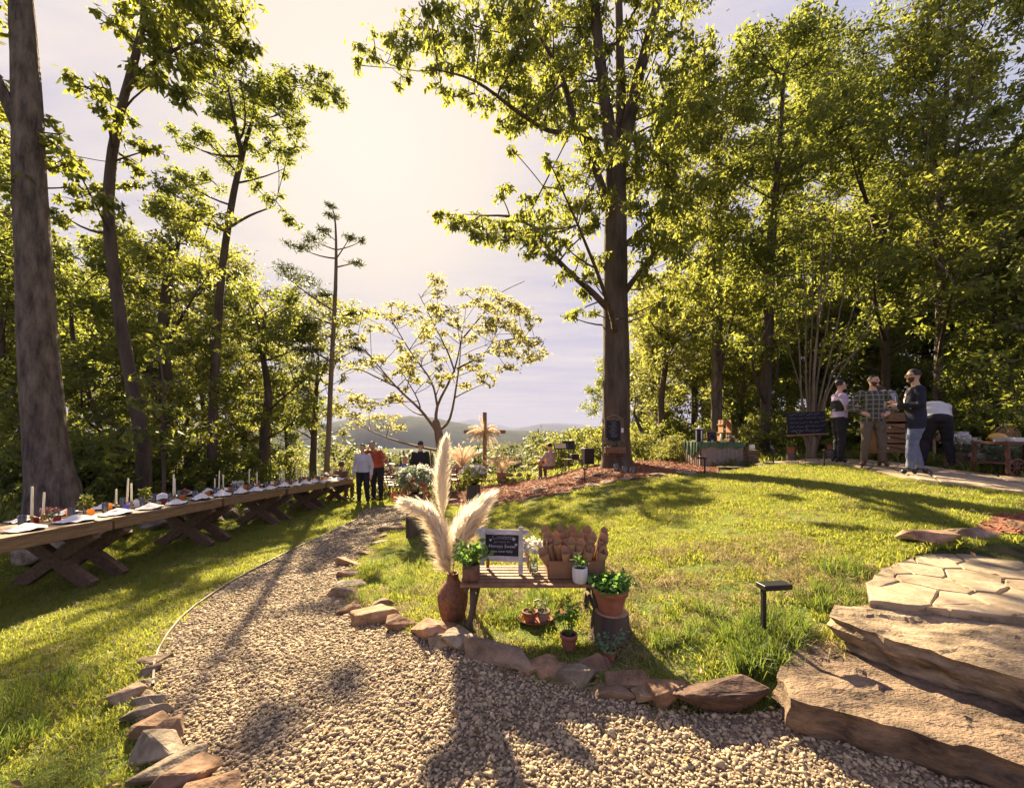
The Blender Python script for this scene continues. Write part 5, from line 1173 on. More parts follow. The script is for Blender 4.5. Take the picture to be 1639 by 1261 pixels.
for x, z, s in ((-.105, .258, 1), (.085, .268, 1.35), (.105, .225, 1.1), (-.112, .212, .7)):
    mb = MB(); mb.add([(x + a * s, .0045, z + b * s) for a, b in hp], [tuple(range(8))]); obj('heart', mb, CHALK, brd)
mb = MB(); mb.bar((.16, .02, .28), (.21, .11, .02), .028, .012); obj('back_leg', mb, WOOD_ORANGE, root)
mb = MB(); mb.bar((-.12, .02, .28), (-.14, .11, .02), .028, .012); obj('back_leg', mb, WOOD_ORANGE, root)
# kraft box full of paper cones
root = thing('cardboard_box', (.50, 3.27, SEAT), 'brown cardboard carrier full of paper cones on the right end of the bench', 'box')
W, D = .44, .24
mb = MB(); mb.box((0, 0, .004), (W, D, .006)); obj('base', mb, CARD, root)
mb = MB(); mb.box((0, -D / 2, .07), (W, .006, .135)); obj('front_panel', mb, CARD, root)
mb = MB(); mb.box((0, D / 2, .10), (W, .006, .19)); obj('back_panel', mb, CARD, root)
for s in (-1, 1):
    prof = [(-D/2, .002), (D/2, .002), (D/2, .15), (.035, .27), (-.035, .27), (-D/2, .15)]
    hole = [(math.cos(a) * .018, .215 + math.sin(a) * .018) for a in [k * math.pi / 4 for k in range(8)]]
    mb = MB(); vs = [Vector(p) for p in prof + hole]; res = delaunay_2d_cdt(vs, [], [list(range(6)), list(range(6, 14))], 4, 1e-6)
    tri = [f for f in res[2] if (sum((res[0][i] for i in f), Vector((0, 0))) / len(f) - Vector((0, .215))).length > .012]
    n = len(res[0]); V = [(s * W / 2 + d, v.x, v.y) for d in (-.003, .003) for v in res[0]]
    mb.add(V, [tuple(f) for f in tri] + [tuple(i + n for i in reversed(f)) for f in tri])
    mb.box((s * W / 2, 0, .075), (.0055, D - .01, .14)); obj('handle_end', mb, CARD, root)
def cone_mesh(seed):
    r = random.Random(seed); mb = MB(); n = 12; V = []; H = .20
    for j, t in enumerate((0, .35, .7, 1)):
        for i in range(n):
            a = 6.283 * i / n; rad = .006 + .037 * t; V.append((math.cos(a) * rad, math.sin(a) * rad * .85, H * t + (.055 * max(0, math.sin(a)) ** 1.5 if j == 3 else 0)))
    mb.add(V, [(j*n+i, j*n+(i+1) % n, (j+1)*n+(i+1) % n, (j+1)*n+i) for j in range(3) for i in range(n)]); return mb.mesh('paper_cone', KRAFT, False)
CONES = [cone_mesh(i) for i in range(3)]; k = 0
for row, (yy, zz, nn) in enumerate([(-.085, .015, 5), (-.03, .06, 6), (.03, .10, 6), (.085, .135, 5)]):
    for c in range(nn):
        x = .50 + (-.17 + .34 * c / (nn - 1)) + random.uniform(-.012, .012); o = link('paper_cone', CONES[k % 3], None, (x, 3.27 + yy, SEAT + zz)); k += 1
        o.rotation_euler = (random.uniform(-.12, .1), (c / (nn - 1) - .5) * .7 + random.uniform(-.15, .15), random.uniform(-.6, .6)); o.scale = (.93,) * 3
        tag(o, f'kraft paper cone in the cardboard carrier, {["front", "second", "third", "back"][row]} row, {ORD[c]} from the left', 'paper cone', 'paper cones standing in the cardboard carrier')
# pots
def pot_mb(r, h, rim=True):
    mb = MB(); p = [(r * .62, 0), (r * .70, h * .15), (r * .90, h * .74), (r * .90, h * .76), (r, h * .77), (r * 1.02, h * .98), (r * .97, h), (r * .86, h), (r * .84, h * .86), (0, h * .84)] if rim else [(r * .8, 0), (r * .95, h * .12), (r, h * .4), (r, h * .95), (r * .96, h), (r * .86, h), (r * .85, h * .86), (0, h * .85)]
    mb.lathe(p, 24, cap=False); mb.add([(0, 0, 0)], []); return mb
def plant(name, loc, label, r, h, leafm, n, size, seed, spread, height, rim=True, potm=TERRA, cat='potted plant', group=None, stems=8, droop=.2, aspect=.6, base=0.0, parts=()):
    root = thing(name, loc, label, cat, group); obj('pot', pot_mb(r, h, rim), potm, root, True)
    mb = MB(); mb.lathe([(0, h * .90), (r * .84, h * .88)], 16, cap=False); obj('soil', mb, SOILM, root)
    rr = np.random.default_rng(seed); st = MB(); C = []
    for _ in range(stems):
        a = rr.uniform(0, 6.28); e = spread * rr.uniform(.2, 1) ** .6; tip = np.array([math.cos(a) * e, math.sin(a) * e, h + height * rr.uniform(.55, 1.0) * (1 - .35 * (e / max(spread, 1e-3)) ** 2)]); b = np.array([math.cos(a) * r * .25, math.sin(a) * r * .25, h * .85]); mid = (b + tip) / 2 + (0, 0, height * .12)
        st.tube(bez(b, mid, tip, 5), [.003, .0026, .0022, .0018, .001], 4, cap=False)
        k = max(3, int(n / stems)); tt = base + (1 - base) * rr.uniform(.15, 1, k) ** .7; P = (1 - tt)[:, None] ** 2 * b + (2 * tt * (1 - tt))[:, None] * mid + (tt ** 2)[:, None] * tip
        C.append(P + rr.normal(0, 1, (k, 3)) * size * .6)
    obj('stem', st, leafm, root); C = np.concatenate(C); V, Fc = leaf_arrays(C, np.full(len(C), size), rr, droop, aspect); link('foliage', np_mesh('foliage', V, Fc, leafm), root)
    return root
BROWNPOT = mat('brown_wrap', (.16, .075, .055), .7, .45, 22, .4, 40)
WHITEPOT = mat('white_ceramic', (.62, .60, .58), .35, .12, 18, stretch=(1, 1, .1))
plant('basil_plant', (-.315, 3.13, SEAT), 'leafy basil in a brown wrapped pot at the left end of the bench', .068, .125, LEAF_H, 190, .052, 601, .13, .17, False, BROWNPOT, stems=14)
plant('lemon_seedling', (.515, 3.08, SEAT), 'small seedling in a ribbed white ceramic pot in front of the cardboard carrier', .058, .115, LEAF_H, 46, .034, 602, .045, .13, False, WHITEPOT, stems=5)
jar = MB(); jar.lathe([(.03, 0), (.037, .01), (.037, .075), (.027, .09), (.029, .1), (.026, .1), (.025, .088), (.034, .07), (.034, .012), (0, .01)], 16, cap=False)
posy('flower_jar', (.175, 3.30, SEAT), 'white baby breath flowers in a glass jar between the chalkboard and the cardboard carrier', .085, .17, SAGE, .09, 50, .02, 603, WHITEF, 34, pot=('jar', jar, glass_mat('jar_glass', (.8, .95, .88), .9)), frad=.016)
sp = hit(983, 1030); sz = .20
stump = MB(); r0 = random.Random(5); n = 22; V = []
for t, rad in ((-.15, .19), (.12, .155), (.45, .13), (.85, .122), (1.0, .12)):
    for i in range(n): a = 6.283 * i / n; q = rad * (1 + .10 * math.sin(a * 3 + 1) * (1.2 - t) + r0.uniform(-.03, .03)); V.append((math.cos(a) * q, math.sin(a) * q, sz * t))
stump.add(V, [(j*n+i, j*n+(i+1) % n, (j+1)*n+(i+1) % n, (j+1)*n+i) for j in range(4) for i in range(n)])
root = thing('tree_stump', (sp.x, sp.y + .08, sp.z), 'sawn tree stump with rough bark carrying the large terracotta pot', 'stump'); obj('bark', stump, BARK, root, True)
cap = MB(); cap.lathe([(0, sz + .004), (.11, sz + .003), (.12, sz - .002)], n, cap=False); obj('cut_face', cap, mat('cut_wood', (.42, .24, .13), .8, .3, 12, .3, 40), root)
plant('herb_pot', (sp.x - .01, sp.y + .07, sp.z + sz + .004), 'large terracotta pot overflowing with parsley on the sawn stump', .128, .175, LEAF_H, 560, .038, 604, .17, .11, True, TERRA, stems=40, droop=.35, aspect=.8)
p = hit(912, 1049); plant('herb_pot', (p.x, p.y + .05, p.z), 'tall thin herb in a terracotta pot standing alone before the stump', .062, .125, LEAF_H, 210, .026, 605, .075, .31, True, TERRA, stems=9, aspect=.75, base=.35)
p = hit(978, 1064); plant('herb_pot', (p.x, p.y + .04, p.z), 'smallest terracotta pot with a trailing pale herb just above the border stones', .046, .085, mat_h := leaf_mat('pale_herb', [(.10, .20, .10), (.15, .26, .14)], .35, (.25, .4, .2)), 90, .026, 606, .10, .16, True, TERRA, stems=8, aspect=.8)
p = hit(858, 1006); root = thing('pot_saucer', (p.x, p.y + .1, p.z), 'wide terracotta saucer holding two small pots under the bench', 'saucer'); mb = MB(); mb.lathe([(.10, 0), (.135, .035), (.145, .036), (.14, .028), (.10, .010), (0, .008)], 24, cap=False, sy=.75); obj('dish', mb, TERRA, root, True)
plant('small_pot', (p.x - .045, p.y + .095, p.z + .012), 'small red terracotta pot in the left of the saucer', .062, .085, LEAF_S, 26, .03, 607, .05, .12, True, TERRA, stems=6)
plant('small_pot', (p.x + .065, p.y + .105, p.z + .012), 'small pale chalky pot in the right of the saucer', .055, .085, SAGE, 30, .026, 608, .05, .10, True, mat('pale_terracotta', (.42, .26, .19), .9, .3, 16), stems=6)
mb = MB(); mb.tube([(-.05, 0, 0), (-.05, 0, .09), (-.03, 0, .135), (0, 0, .145), (.03, 0, .13), (.045, .01, .09)], .009, 8); o = obj('curved_handle', mb, mat('bone_white', (.55, .47, .38), .6, .15, 10), smooth=True); o.location = (p.x + .03, p.y + .19, p.z + .0); tag(o, 'pale curved hook sticking up behind the saucer pots', 'hook')
me = rock_mesh('clay_shard', TERRA, 77, .17, .07, .05, 9, .01); q = hit(893, 985); o = link('clay_shard', me, None, (q.x, q.y, q.z + .02)); tag(o, 'broken red clay piece lying right of the saucer', 'shard')
# ------------------------------------------------------------------ plumes
def plume(curve, rad, n, hair, m, seed, stem_m=None, stem=.004, droop=.5):
    """a grass plume: hairs leaving a curved spine; returns (plume mesh, spine points)"""
    rr = np.random.default_rng(seed); P = np.array(curve, float); seg = np.linspace(0, len(P) - 1, 60); sp_ = np.stack([np.interp(seg, np.arange(len(P)), P[:, k]) for k in range(3)], 1)
    for _ in range(6): sp_[1:-1] = (sp_[:-2] + sp_[1:-1] * 2 + sp_[2:]) / 4
    t = rr.uniform(0, 1, n) ** .85; i = np.clip((t * 58).astype(int), 0, 58); b = sp_[i]; d = sp_[i + 1] - sp_[i]; d /= np.linalg.norm(d, axis=1)[:, None] + 1e-9
    o = rr.normal(0, 1, (n, 3)); o -= (o * d).sum(1)[:, None] * d; o /= np.linalg.norm(o, axis=1)[:, None]
    w = rad * 1.45 * (np.sin(np.pi * np.clip(t * .86 + .12, 0, 1)) ** .6) * rr.uniform(.35, 1.2, n); L = hair * rr.uniform(.6, 1.3, n) * (1.05 - .35 * t)
    mid = b + d * (L * .5)[:, None] + o * (w * .8)[:, None]; tip = b + d * (L * .95)[:, None] + o * (w * 1.15)[:, None] - np.array([0, 0, 1]) * (L * droop * rr.uniform(.1, .5, n))[:, None]
    s = np.cross(d, o); s *= (hair * .010 + .0008)
    V = np.stack([b - s, b + s, mid + s * 1.3, mid - s * 1.3, tip], 1).reshape(-1, 3); k = np.arange(n) * 5
    T = np.concatenate([np.stack([k, k+1, k+2], 1), np.stack([k, k+2, k+3], 1), np.stack([k+3, k+2, k+4], 1)]); return np_mesh('plume', V, T, m), sp_
vp = hit(722, 1001); VB = Vector((vp.x, vp.y + .10, vp.z))
wick = MB(); prof = [(.085, 0), (.098, .03), (.118, .12), (.126, .19), (.122, .225), (.095, .275), (.055, .325), (.045, .345), (.044, .385), (.050, .392), (.040, .392), (.036, .34), (0, .33)]
fine = []
for (a, za), (b, zb) in zip(prof[:-1], prof[1:]):
    k = max(1, int(math.hypot(b - a, zb - za) / .007)); fine += [(a + (b - a) * j / k, za + (zb - za) * j / k) for j in range(k)]
fine.append(prof[-1]); nn = 64; V = []
for j, (r_, z_) in enumerate(fine):
    for i in range(nn):
        a = 6.283 * i / nn; w = .0032 * (1 if (i // 2 + j) % 2 else -1) if r_ > .03 else 0; V.append((math.cos(a) * (r_ + w), math.sin(a) * (r_ + w), z_))
wick.add(V, [(j*nn+i, j*nn+(i+1) % nn, (j+1)*nn+(i+1) % nn, (j+1)*nn+i) for j in range(len(fine) - 1) for i in range(nn)])
o = obj('wicker_vase', wick, mat('wicker', (.17, .07, .04), .65, .4, 30, .4, 90, col2=(.28, .13, .07)), smooth=True); o.location = VB; tag(o, 'tall brown wicker bottle vase standing left of the bench', 'vase')
ST = mat('dry_stem', (.34, .26, .12), .8, .2, 10)
def pampas(label, base, pts, rad, n, hair, seed, m=PAMPAS, group='pampas plumes in the wicker vase', name='pampas_plume', s0=.45, droop=.5, stemr=.004):
    """pts from the foot of the stem to the tip, world coordinates"""
    b = Vector(pts[0]); loc = [tuple(Vector(q) - b) for q in pts]
    root = thing(name, b, label, 'pampas grass' if 'pampas' in name else 'dried grass', group)
    P = np.array(loc); k = len(P); seg = np.linspace(0, k - 1, 30); S = np.stack([np.interp(seg, np.arange(k), P[:, c]) for c in range(3)], 1)
    for _ in range(4): S[1:-1] = (S[:-2] + S[1:-1] * 2 + S[2:]) / 4
    i0 = int(30 * s0); me, _ = plume(S[i0:], rad, n, hair, m, seed, droop=droop); link('plume', me, root)
    mb = MB(); mb.tube([tuple(q) for q in S], stemr, 5); obj('stem', mb, ST, root); return root
N0 = VB + Vector((0, 0, .36)); yv = VB.y
pampas('upright pampas plume, tallest of the wicker vase, rising before the redbud trunk', None, [N0, at(714,880,yv+.02), at(708,815,yv+.10), at(706,760,yv+.12), at(713,708,yv+.14)], .056, 1900, 0.169, 1, s0=.44)
pampas('pampas plume arching to the left over the rose stump', None, [N0, at(714,905,yv), at(704,862,yv-.05), at(686,822,yv-.10), at(655,806,yv-.12)], .070, 1900, 0.195, 2, s0=.25, droop=.9)
pampas('fat pampas plume hanging in front, lowest of the wicker vase', None, [N0, at(717,910,yv-.03), at(711,884,yv-.07), at(704,852,yv-.10), at(690,822,yv-.12)], .078, 2000, 0.182, 3, s0=.12, droop=.6)
pampas('pampas plume leaning right towards the chalkboard', None, [N0, at(725,902,yv+.02), at(733,868,yv+.03), at(748,832,yv+.05), at(778,800,yv+.06)], .078, 1900, 0.221, 4, s0=.25, droop=.3)
pampas('second right hand pampas plume, a little lower and further back', None, [N0, at(726,900,yv+.04), at(738,872,yv+.08), at(754,845,yv+.12), at(768,822,yv+.15)], .070, 1300, 0.195, 5, s0=.3, droop=.5)
# ------------------------------------------------------------------ path lamps
def lamp_proto():
    r = thing('path_lamp', (0, 0, 0), 'x', 'path lamp', 'black L shaped path lamps')
    mb = MB(); mb.box((0, 0, .17), (.026, .026, .38)); smooth_bevel(obj('post', mb, BLACK, r), .002, 1)
    mb = MB(); mb.box((.078, 0, .372), (.20, .085, .034)); smooth_bevel(obj('head', mb, BLACK, r), .003, 1)
    mb = MB(); mb.box((.085, 0, .352), (.14, .06, .006)); obj('lens', mb, mat('frosted_lens', (.4, .38, .34), .5, .1), r)
    return r
LP = lamp_proto(); p = hit(1222, 1030); LP.location = (p.x, p.y, p.z); LP.rotation_euler[2] = .12; LP['label'] = 'black L shaped path lamp in long grass beside the stone steps'
for px, py, rz, s, lb in [(936,774,1.2,1.0,'black path lamp on the mulch left of the great oak'),(1128,760,1.9,1.0,'black path lamp in front of the green draped table'),(1238,744,.8,1.0,'black path lamp right of the green draped table'),(1319,748,.0,1.0,'black path lamp at the feet of the man in the lilac shirt')]:
    q = hit(px, py); copy_tree(LP, (q.x, q.y, q.z), rz, lb, None, s * .95)
# ------------------------------------------------------------------ flower stumps
def log_stump(px, py, r, h, label, seed):
    q = hit(px, py); root = thing('log_pedestal', q, label, 'log'); rr = random.Random(seed); mb = MB(); n = 16; V = []
    for t in (-.12, .0, .3, .6, .85, 1): 
        for i in range(n): a = 6.283 * i / n; e = r * (1.12 - .14 * t) * (1 + .07 * math.sin(2 * a + seed) + rr.uniform(-.05, .05)); V.append((math.cos(a) * e, math.sin(a) * e, h * t))
    mb.add(V, [(j*n+i, j*n+(i+1) % n, (j+1)*n+(i+1) % n, (j+1)*n+i) for j in range(5) for i in range(n)]); obj('bark', mb, BARK, root, True)
    c = MB(); c.lathe([(0, h + .002), (r * .97, h)], n, cap=False); obj('cut_face', c, WOOD_ORANGE, root); return q
ROSE = leaf_mat('peach_petals', [(.55, .20, .10), (.65, .28, .15), (.7, .36, .22)], .35, (.8, .35, .18), rough=.7)
q = log_stump(664, 860, .14, .74, 'tall dark log at the left lawn corner carrying peach roses', 3)
def rose(parent, c, r, seed):
    rr = np.random.default_rng(seed); V = []; Fc = []
    for k in range(5):
        m = 5 + k; rad = r * (.2 + .2 * k)
        for i in range(m):
            a = 6.283 * i / m + k; ca, sa = math.cos(a), math.sin(a); n0 = len(V); z = r * (.45 - .16 * k)
            for s_ in (-.55, 0, .55): V.append((rad * .55 * math.cos(a + s_), rad * .55 * math.sin(a + s_), z - r * .35))
            for s_ in (-.5, 0, .5): V.append((rad * math.cos(a + s_), rad * math.sin(a + s_), z + r * (.25 if s_ == 0 else .12)))
            Fc += [(n0, n0+1, n0+4, n0+3), (n0+1, n0+2, n0+5, n0+4)]
    mb = MB(); mb.add(V, Fc); o = obj('rose', mb, ROSE, parent); o.location = c; d = Vector((rr.normal(0, .3), -1, .35)); o.rotation_euler = d.to_track_quat('Z', 'Y').to_euler(); return o
cz = q.z + .74
root = posy('rose_arrangement', (q.x, q.y, cz), 'peach roses with grey green foliage on the tall dark log', .34, .42, SAGE, .06, 760, .085, 611, WHITEF, 14, pot=('vase', vase_mb(.09, .16), BLACK), frad=.03)
for i, (px, py) in enumerate([(655,775),(662,771),(660,782),(676,776),(631,791),(635,799),(684,792),(646,790)]):
    w = at(px, py, q.y - .22 + .05 * (i % 3)); rose(root, w - Vector((q.x, q.y, cz)), .062, i)
q = log_stump(758, 806, .17, .50, 'short log on the red mulch carrying white flowers', 8)
posy('flower_arrangement', (q.x, q.y, q.z + .5), 'round arrangement of small white flowers and ferns on the short log', .36, .46, LEAF_B, .02, 620, .09, 612, WHITEF, 46, pot=('bowl', vase_mb(.12, .14), BLACK), frad=.04)
# ------------------------------------------------------------------ ceremony place
cb = hit(776, 769); cb = at(776, 769, 18.0); cb.z = g(cb.x, cb.y)
H = CZ - (660 - HY) / F * 18 - cb.z; za = CZ - (691 - HY) / F * 18 - cb.z
root = thing('wooden_cross', cb, 'tall wooden cross before the mountain view', 'cross')
mb = MB(); CROSSW = mat('cross_wood', (.24, .125, .07), .7, .3, 5, .3, 30, stretch=(3, 3, 1)); mb.box((0, 0, H / 2 - .2), (.165, .165, H + .4)); smooth_bevel(obj('post', mb, CROSSW, root), .008, 1)
mb = MB(); mb.box((0, -.01, za), (1.86, .13, .15)); smooth_bevel(obj('arm', mb, CROSSW, root), .008, 1)
ctr = cb + Vector((0, -.14, za)); rr = random.Random(3)
root = thing('plume_spray', ctr, 'spray of dried tan plumes tied to the middle of the cross', 'dried flowers', None)
for i, (dx, dz, L) in enumerate([(-.9, .15, .95), (-.75, .45, .95), (-.95, -.15, .9), (-.8, -.35, .8), (.55, .45, .8), (.8, .2, .85), (.9, -.05, .85), (.7, -.45, .95), (.45, -.8, 1.05), (-.3, -.35, .5), (-.2, .7, .9)]):
    L *= .78; d = Vector((dx, -.18, dz)).normalized(); e = d * L - Vector((0, 0, L * .22 if abs(dx) > .4 else .03))
    me, S = plume([(0, 0, 0), tuple(d * L * .5 + Vector((0, 0, L * .04))), tuple(e)], .06, 420, .18, PAMPAS_D, 700 + i, droop=.5); link('plume', me, root)
mb = MB()
for i in range(12): mb.tube([(0, 0, 0), (rr.uniform(-.25, .25), -.05, rr.uniform(-.25, .25))], .008, 4)
obj('stem', mb, ST, root)
def plume_pot(px, py, y, label, lab2, hp, potm, n, seed, top, cube=True):
    b = at(px, py, y); b.z = g(b.x, b.y) if hp is None else b.z
    root = thing('planter', b, label, 'planter'); mb = MB(); mb.box((0, 0, .19), (.36, .36, .38), taper=1.08); smooth_bevel(obj('pot', mb, potm, root), .01, 1); mb = MB(); mb.box((0, 0, .37), (.34, .34, .03)); obj('soil', mb, SOILM, root)
    rr = random.Random(seed); r2 = thing('plume_bunch', b + Vector((0, 0, .36)), lab2, 'dried grass', 'bunches of tan plumes beside the cross')
    for i in range(n):
        a = (i / (n - 1) - .5) * 2; d = Vector((a * .75, rr.uniform(-.2, .2), 1)); L = top * rr.uniform(.8, 1.05); c = [(0, 0, 0), tuple(d * L * .5), tuple(d * L * .9 + Vector((a * .22, 0, -.18 * abs(a))))]
        me, S = plume(c[0:], .085, 360, .2, PAMPAS_D, seed * 20 + i, droop=.5); link('plume', me, r2)
    mb = MB(); mb.tube([(0, 0, -.1), (0, 0, .3)], .02, 5); obj('stem', mb, ST, r2)
TP = mat('orange_terracotta', (.42, .17, .08), .8, .2, 8)
plume_pot(803, 771, 16.5, 'square orange planter right of the cross', 'upright tan plumes in the orange planter right of the cross', 1, TP, 9, 31, .92)
plume_pot(740, 762, 16.5, 'square planter left of the cross, half behind the white flowers', 'curling tan plumes left of the cross, behind the tall pampas plume', 1, TP, 13, 32, 1.0)
# stacked stone walls behind
def stone_wall(name, label, x0, x1, y, zb, h, seed, m):
    root = thing(name, ((x0 + x1) / 2, y, zb), label, 'stone wall'); r = random.Random(seed); rows = max(2, int(h / .14)); k = 0
    for j in range(rows):
        x = x0 - r.uniform(0, .2)
        while x < x1:
            w = r.uniform(.28, .55); o = link('stone', rock_mesh('stone', m, seed * 50 + k, w, .34, h / rows * 1.05, 11, .02, 1), root, (x + w / 2 - (x0 + x1) / 2, r.uniform(-.04, .04), h / rows * (j + .5))); x += w * .98; k += 1
for lb, px0, px1, y, py, h in [('low dry stone wall at the foot of the cross', 700, 800, 16.2, 781, .38), ('low dry stone wall between the orange planter and the musician', 812, 868, 16.2, 772, .40), ('low dry stone seat wall under the musician', 862, 918, 14.9, 778, .34)]:
    a = at(px0, py, y); b = at(px1, py, y); stone_wall('stone_wall', lb, a.x, b.x, y, min(a.z, g((a.x + b.x) / 2, y)), h, px0, STONE)
mb = MB(); mb.tube([(0, 0, 0), (0, 0, 1.05)], .018, 6); root = thing('lantern_post', at(766, 757, 17.2), 'thin black post with a candle glass left of the cross', 'lantern'); obj('post', mb, BLACK, root)
mb = MB(); mb.lathe([(.05, 1.05), (.05, 1.07), (.02, 1.08), (0, 1.08)], 8); obj('tray', mb, BLACK, root); mb = MB(); mb.lathe([(.03, 1.08), (.03, 1.24), (.0, 1.25)], 8); obj('candle', mb, CANDLE, root)
# folding chairs
def chair_proto():
    root = thing('folding_chair', (0, 0, 0), 'x', 'chair', 'brown folding chairs facing the cross'); CH = mat('chair_wood', (.17, .06, .04), .55, .3, 8, stretch=(1, 1, 4)); 
    for s in (-1, 1):
        mb = MB(); mb.bar((s * .20, .17, 0), (s * .20, -.22, .84), .03, .022, up=(1, 0, 0)); obj('leg', mb, CH, root)
        mb = MB(); mb.bar((s * .175, -.24, 0), (s * .175, .18, .46), .03, .022, up=(1, 0, 0)); obj('leg', mb, CH, root)
    mb = MB()
    for i in range(5): mb.box((0, -.15 + i * .08, .45), (.36, .07, .016))
    obj('seat', mb, CH, root)
    for z in (.60, .70, .79): mb = MB(); mb.box((0, -.12 - (z - .6) * .46, z), (.40, .018, .065)); obj('back_slat', mb, CH, root)
    for y_, z_ in ((.13, .09), (-.2, .10)): mb = MB(); mb.bar((-.19, y_, z_), (.19, y_, z_), .02, .02); obj('stretcher', mb, CH, root)
    return root
CP = chair_proto(); first = True; rowname = ['nearest row', 'second row', 'third row', 'fourth row', 'front row']
prog = MB(); prog.box((0, 0, .004), (.20, .28, .008)); PROG = prog.mesh('programme', PAPER)
for row in range(5):
    y = 13.4 + row * 1.05
    for c in range(6):
        x = -5.0 + c * .56 + row * .10 - (.4 if row > 2 else 0); 
        if row == 0 and c < 1: continue
        lb = f'brown folding chair in the {rowname[row]}, {ORD[c]} from the left, left of the aisle'
        if first: first = False; o = CP; o.location = (x, y, g(x, y)); o['label'] = lb
        else: o = copy_tree(CP, (x, y, g(x, y)), None, lb)
        o.rotation_euler[2] = -.22 + random.uniform(-.12, .12)
        if (row * 7 + c * 3) % 4 == 0: p_ = link('programme', PROG, None, (x, y + .01, g(x, y) + .46)); p_.rotation_euler[2] = random.uniform(-.5, .5); tag(p_, f'white paper programme on the seat in the {rowname[row]}, {ORD[c]} chair from the left', 'programme', 'white programmes on the chairs')
# loudspeaker on a tripod
q = at(939, 752, 13.2); q.z = g(q.x, q.y)
root = thing('speaker_stand', q, 'black tripod stand under the loudspeaker left of the great oak', 'stand'); mb = MB(); mb.tube([(0, 0, .3), (0, 0, .78)], .018, 6); obj('pole', mb, BLACK, root)
for a in (.4, 2.5, 4.6): mb = MB(); mb.tube([(0, 0, .55), (math.cos(a) * .36, math.sin(a) * .36, 0)], .013, 5); obj('leg', mb, BLACK, root)
root = thing('loudspeaker', q + Vector((.04, 0, .5)), 'black loudspeaker box on a tripod left of the great oak', 'loudspeaker', rz=.2); zt = CZ - (717 - HY) / F * 13.2 - q.z - .5
mb = MB(); mb.box((0, 0, zt - .26), (.33, .30, .52)); smooth_bevel(obj('cabinet', mb, BLACK, root), .02, 2); mb = MB(); mb.box((0, -.152, zt - .26), (.29, .012, .47)); obj('grille', mb, mat('speaker_grille', (.02, .018, .02), .8, .4, 90), root)
# music stand, amplifier, side table
def stand(px, py, y, label, w, papers, tilt):
    q = at(px, py, y); q.z = g(q.x, q.y); root = thing('music_stand', q, label, 'music stand'); mb = MB(); mb.tube([(0, 0, .05), (0, 0, .95)], .014, 6); obj('pole', mb, BLACK, root)
    for a in (.5, 2.6, 4.7): mb = MB(); mb.tube([(0, 0, .2), (math.cos(a) * .28, math.sin(a) * .28, 0)], .011, 5); obj('leg', mb, BLACK, root)
    M = Matrix.Rotation(tilt, 3, 'X'); mb = MB(); mb.box((0, 0, 1.0), (w, .015, .32), M); obj('desk', mb, BLACK, root)
    if papers: mb = MB(); mb.box((-.03, -.02, 1.02), (w * .75, .006, .26), M); obj('sheet', mb, mat('sheet_music', (.62, .48, .34), .8, .2, 9), root)
stand(898, 772, 14.2, 'black music stand holding an open tan sheet beside the musician', .52, True, -.9)
stand(910, 764, 14.6, 'black music stand with a dark cover, behind the open tan sheet', .46, False, -.3)
q = at(918, 766, 14.0); q.z = g(q.x, q.y); root = thing('side_table', q, 'low table with black gear left of the loudspeaker', 'table'); mb = MB(); mb.box((0, 0, .42), (.62, .35, .03)); obj('tabletop', mb, WOOD_DK, root)
for sx in (-1, 1):
    for sy in (-1, 1): mb = MB(); mb.box((.28 * sx, .14 * sy, .2), (.03, .03, .41)); obj('leg', mb, WOOD_DK, root)
mb = MB(); mb.box((0, 0, .09), (.26, .2, .16)); o = obj('amplifier', mb, BLACK); o.location = q + Vector((.05, 0, .436)); mb2 = o; tag(smooth_bevel(o, .015, 2), 'small black amplifier on the low table', 'amplifier')
# ------------------------------------------------------------------ sign board on the great oak
yS = 11.6 - .47; c0 = at(983, 706, yS)
root = thing('menu_sign', c0, 'carved wooden board with a dark chalk menu hung on the great oak', 'sign')
hS = (706 - 669) / F * yS; wS = 31 / F * yS
mb = MB(); mb.box((0, .02, hS / 2), (wS, .03, hS)); bb = obj('back_board', mb, WOOD_DK, root)
mb = MB(); mb.box((-.02, -.002, hS * .46), (wS * .72, .016, hS * .86)); cbd = obj('chalk_panel', mb, BOARD, root)
mb = MB(); mb.box((-.02, -.012, hS * .915), (wS * .78, .014, .03)); obj('top_strip', mb, WOOD_DK, root)
r = random.Random(9); mb = MB()
for i in range(12):
    w = r.uniform(.10, .24); mb.box((-.02 + r.uniform(-.03, .03), -.0115, hS * (.82 - i * .058)), (w, .002, .010))
obj('writing', mb, CHALK_F, cbd)
mb = MB(); mb.box((wS * .42, -.004, hS * .47), (.065, .008, .12)); obj('tag', mb, PAPER, root)
mb = MB(); mb.tube([(-.2, .0, hS), (0, .05, hS + .10), (.2, .0, hS)], .008, 5); obj('hanging_wire', mb, ST, root)
z1 = CZ - (725 - HY) / F * yS - c0.z; mb = MB(); mb.box((-.005, -.10, z1 + .09), (wS * 1.04, .20, .17)); smooth_bevel(obj('shelf_box', mb, WOOD_MID, root), .008, 1)
mb = MB(); mb.box((.03, -.02, z1 - .03), (wS * .8, .12, .06)); obj('bracket', mb, WOOD_DK, root)
gl = at(983, 712, yS - .12); rg = np.random.default_rng(9); n = 170; C = np.column_stack([rg.uniform(-.27, .27, n), rg.normal(0, .05, n), rg.normal(0, .045, n) + .03]); C[:, 2] += .12 * (np.abs(C[:, 0]) / .27) ** 2
V, Fc = leaf_arrays(C, np.full(n, .06), rg); root = thing('leaf_garland', gl, 'grey green leaf garland along the shelf of the oak sign', 'garland'); link('foliage', np_mesh('foliage', V, Fc, SAGE), root); mb = MB(); mb.tube([(-.27, 0, .14), (0, 0, .02), (.27, 0, .14)], .006, 4); obj('stem', mb, ST, root)
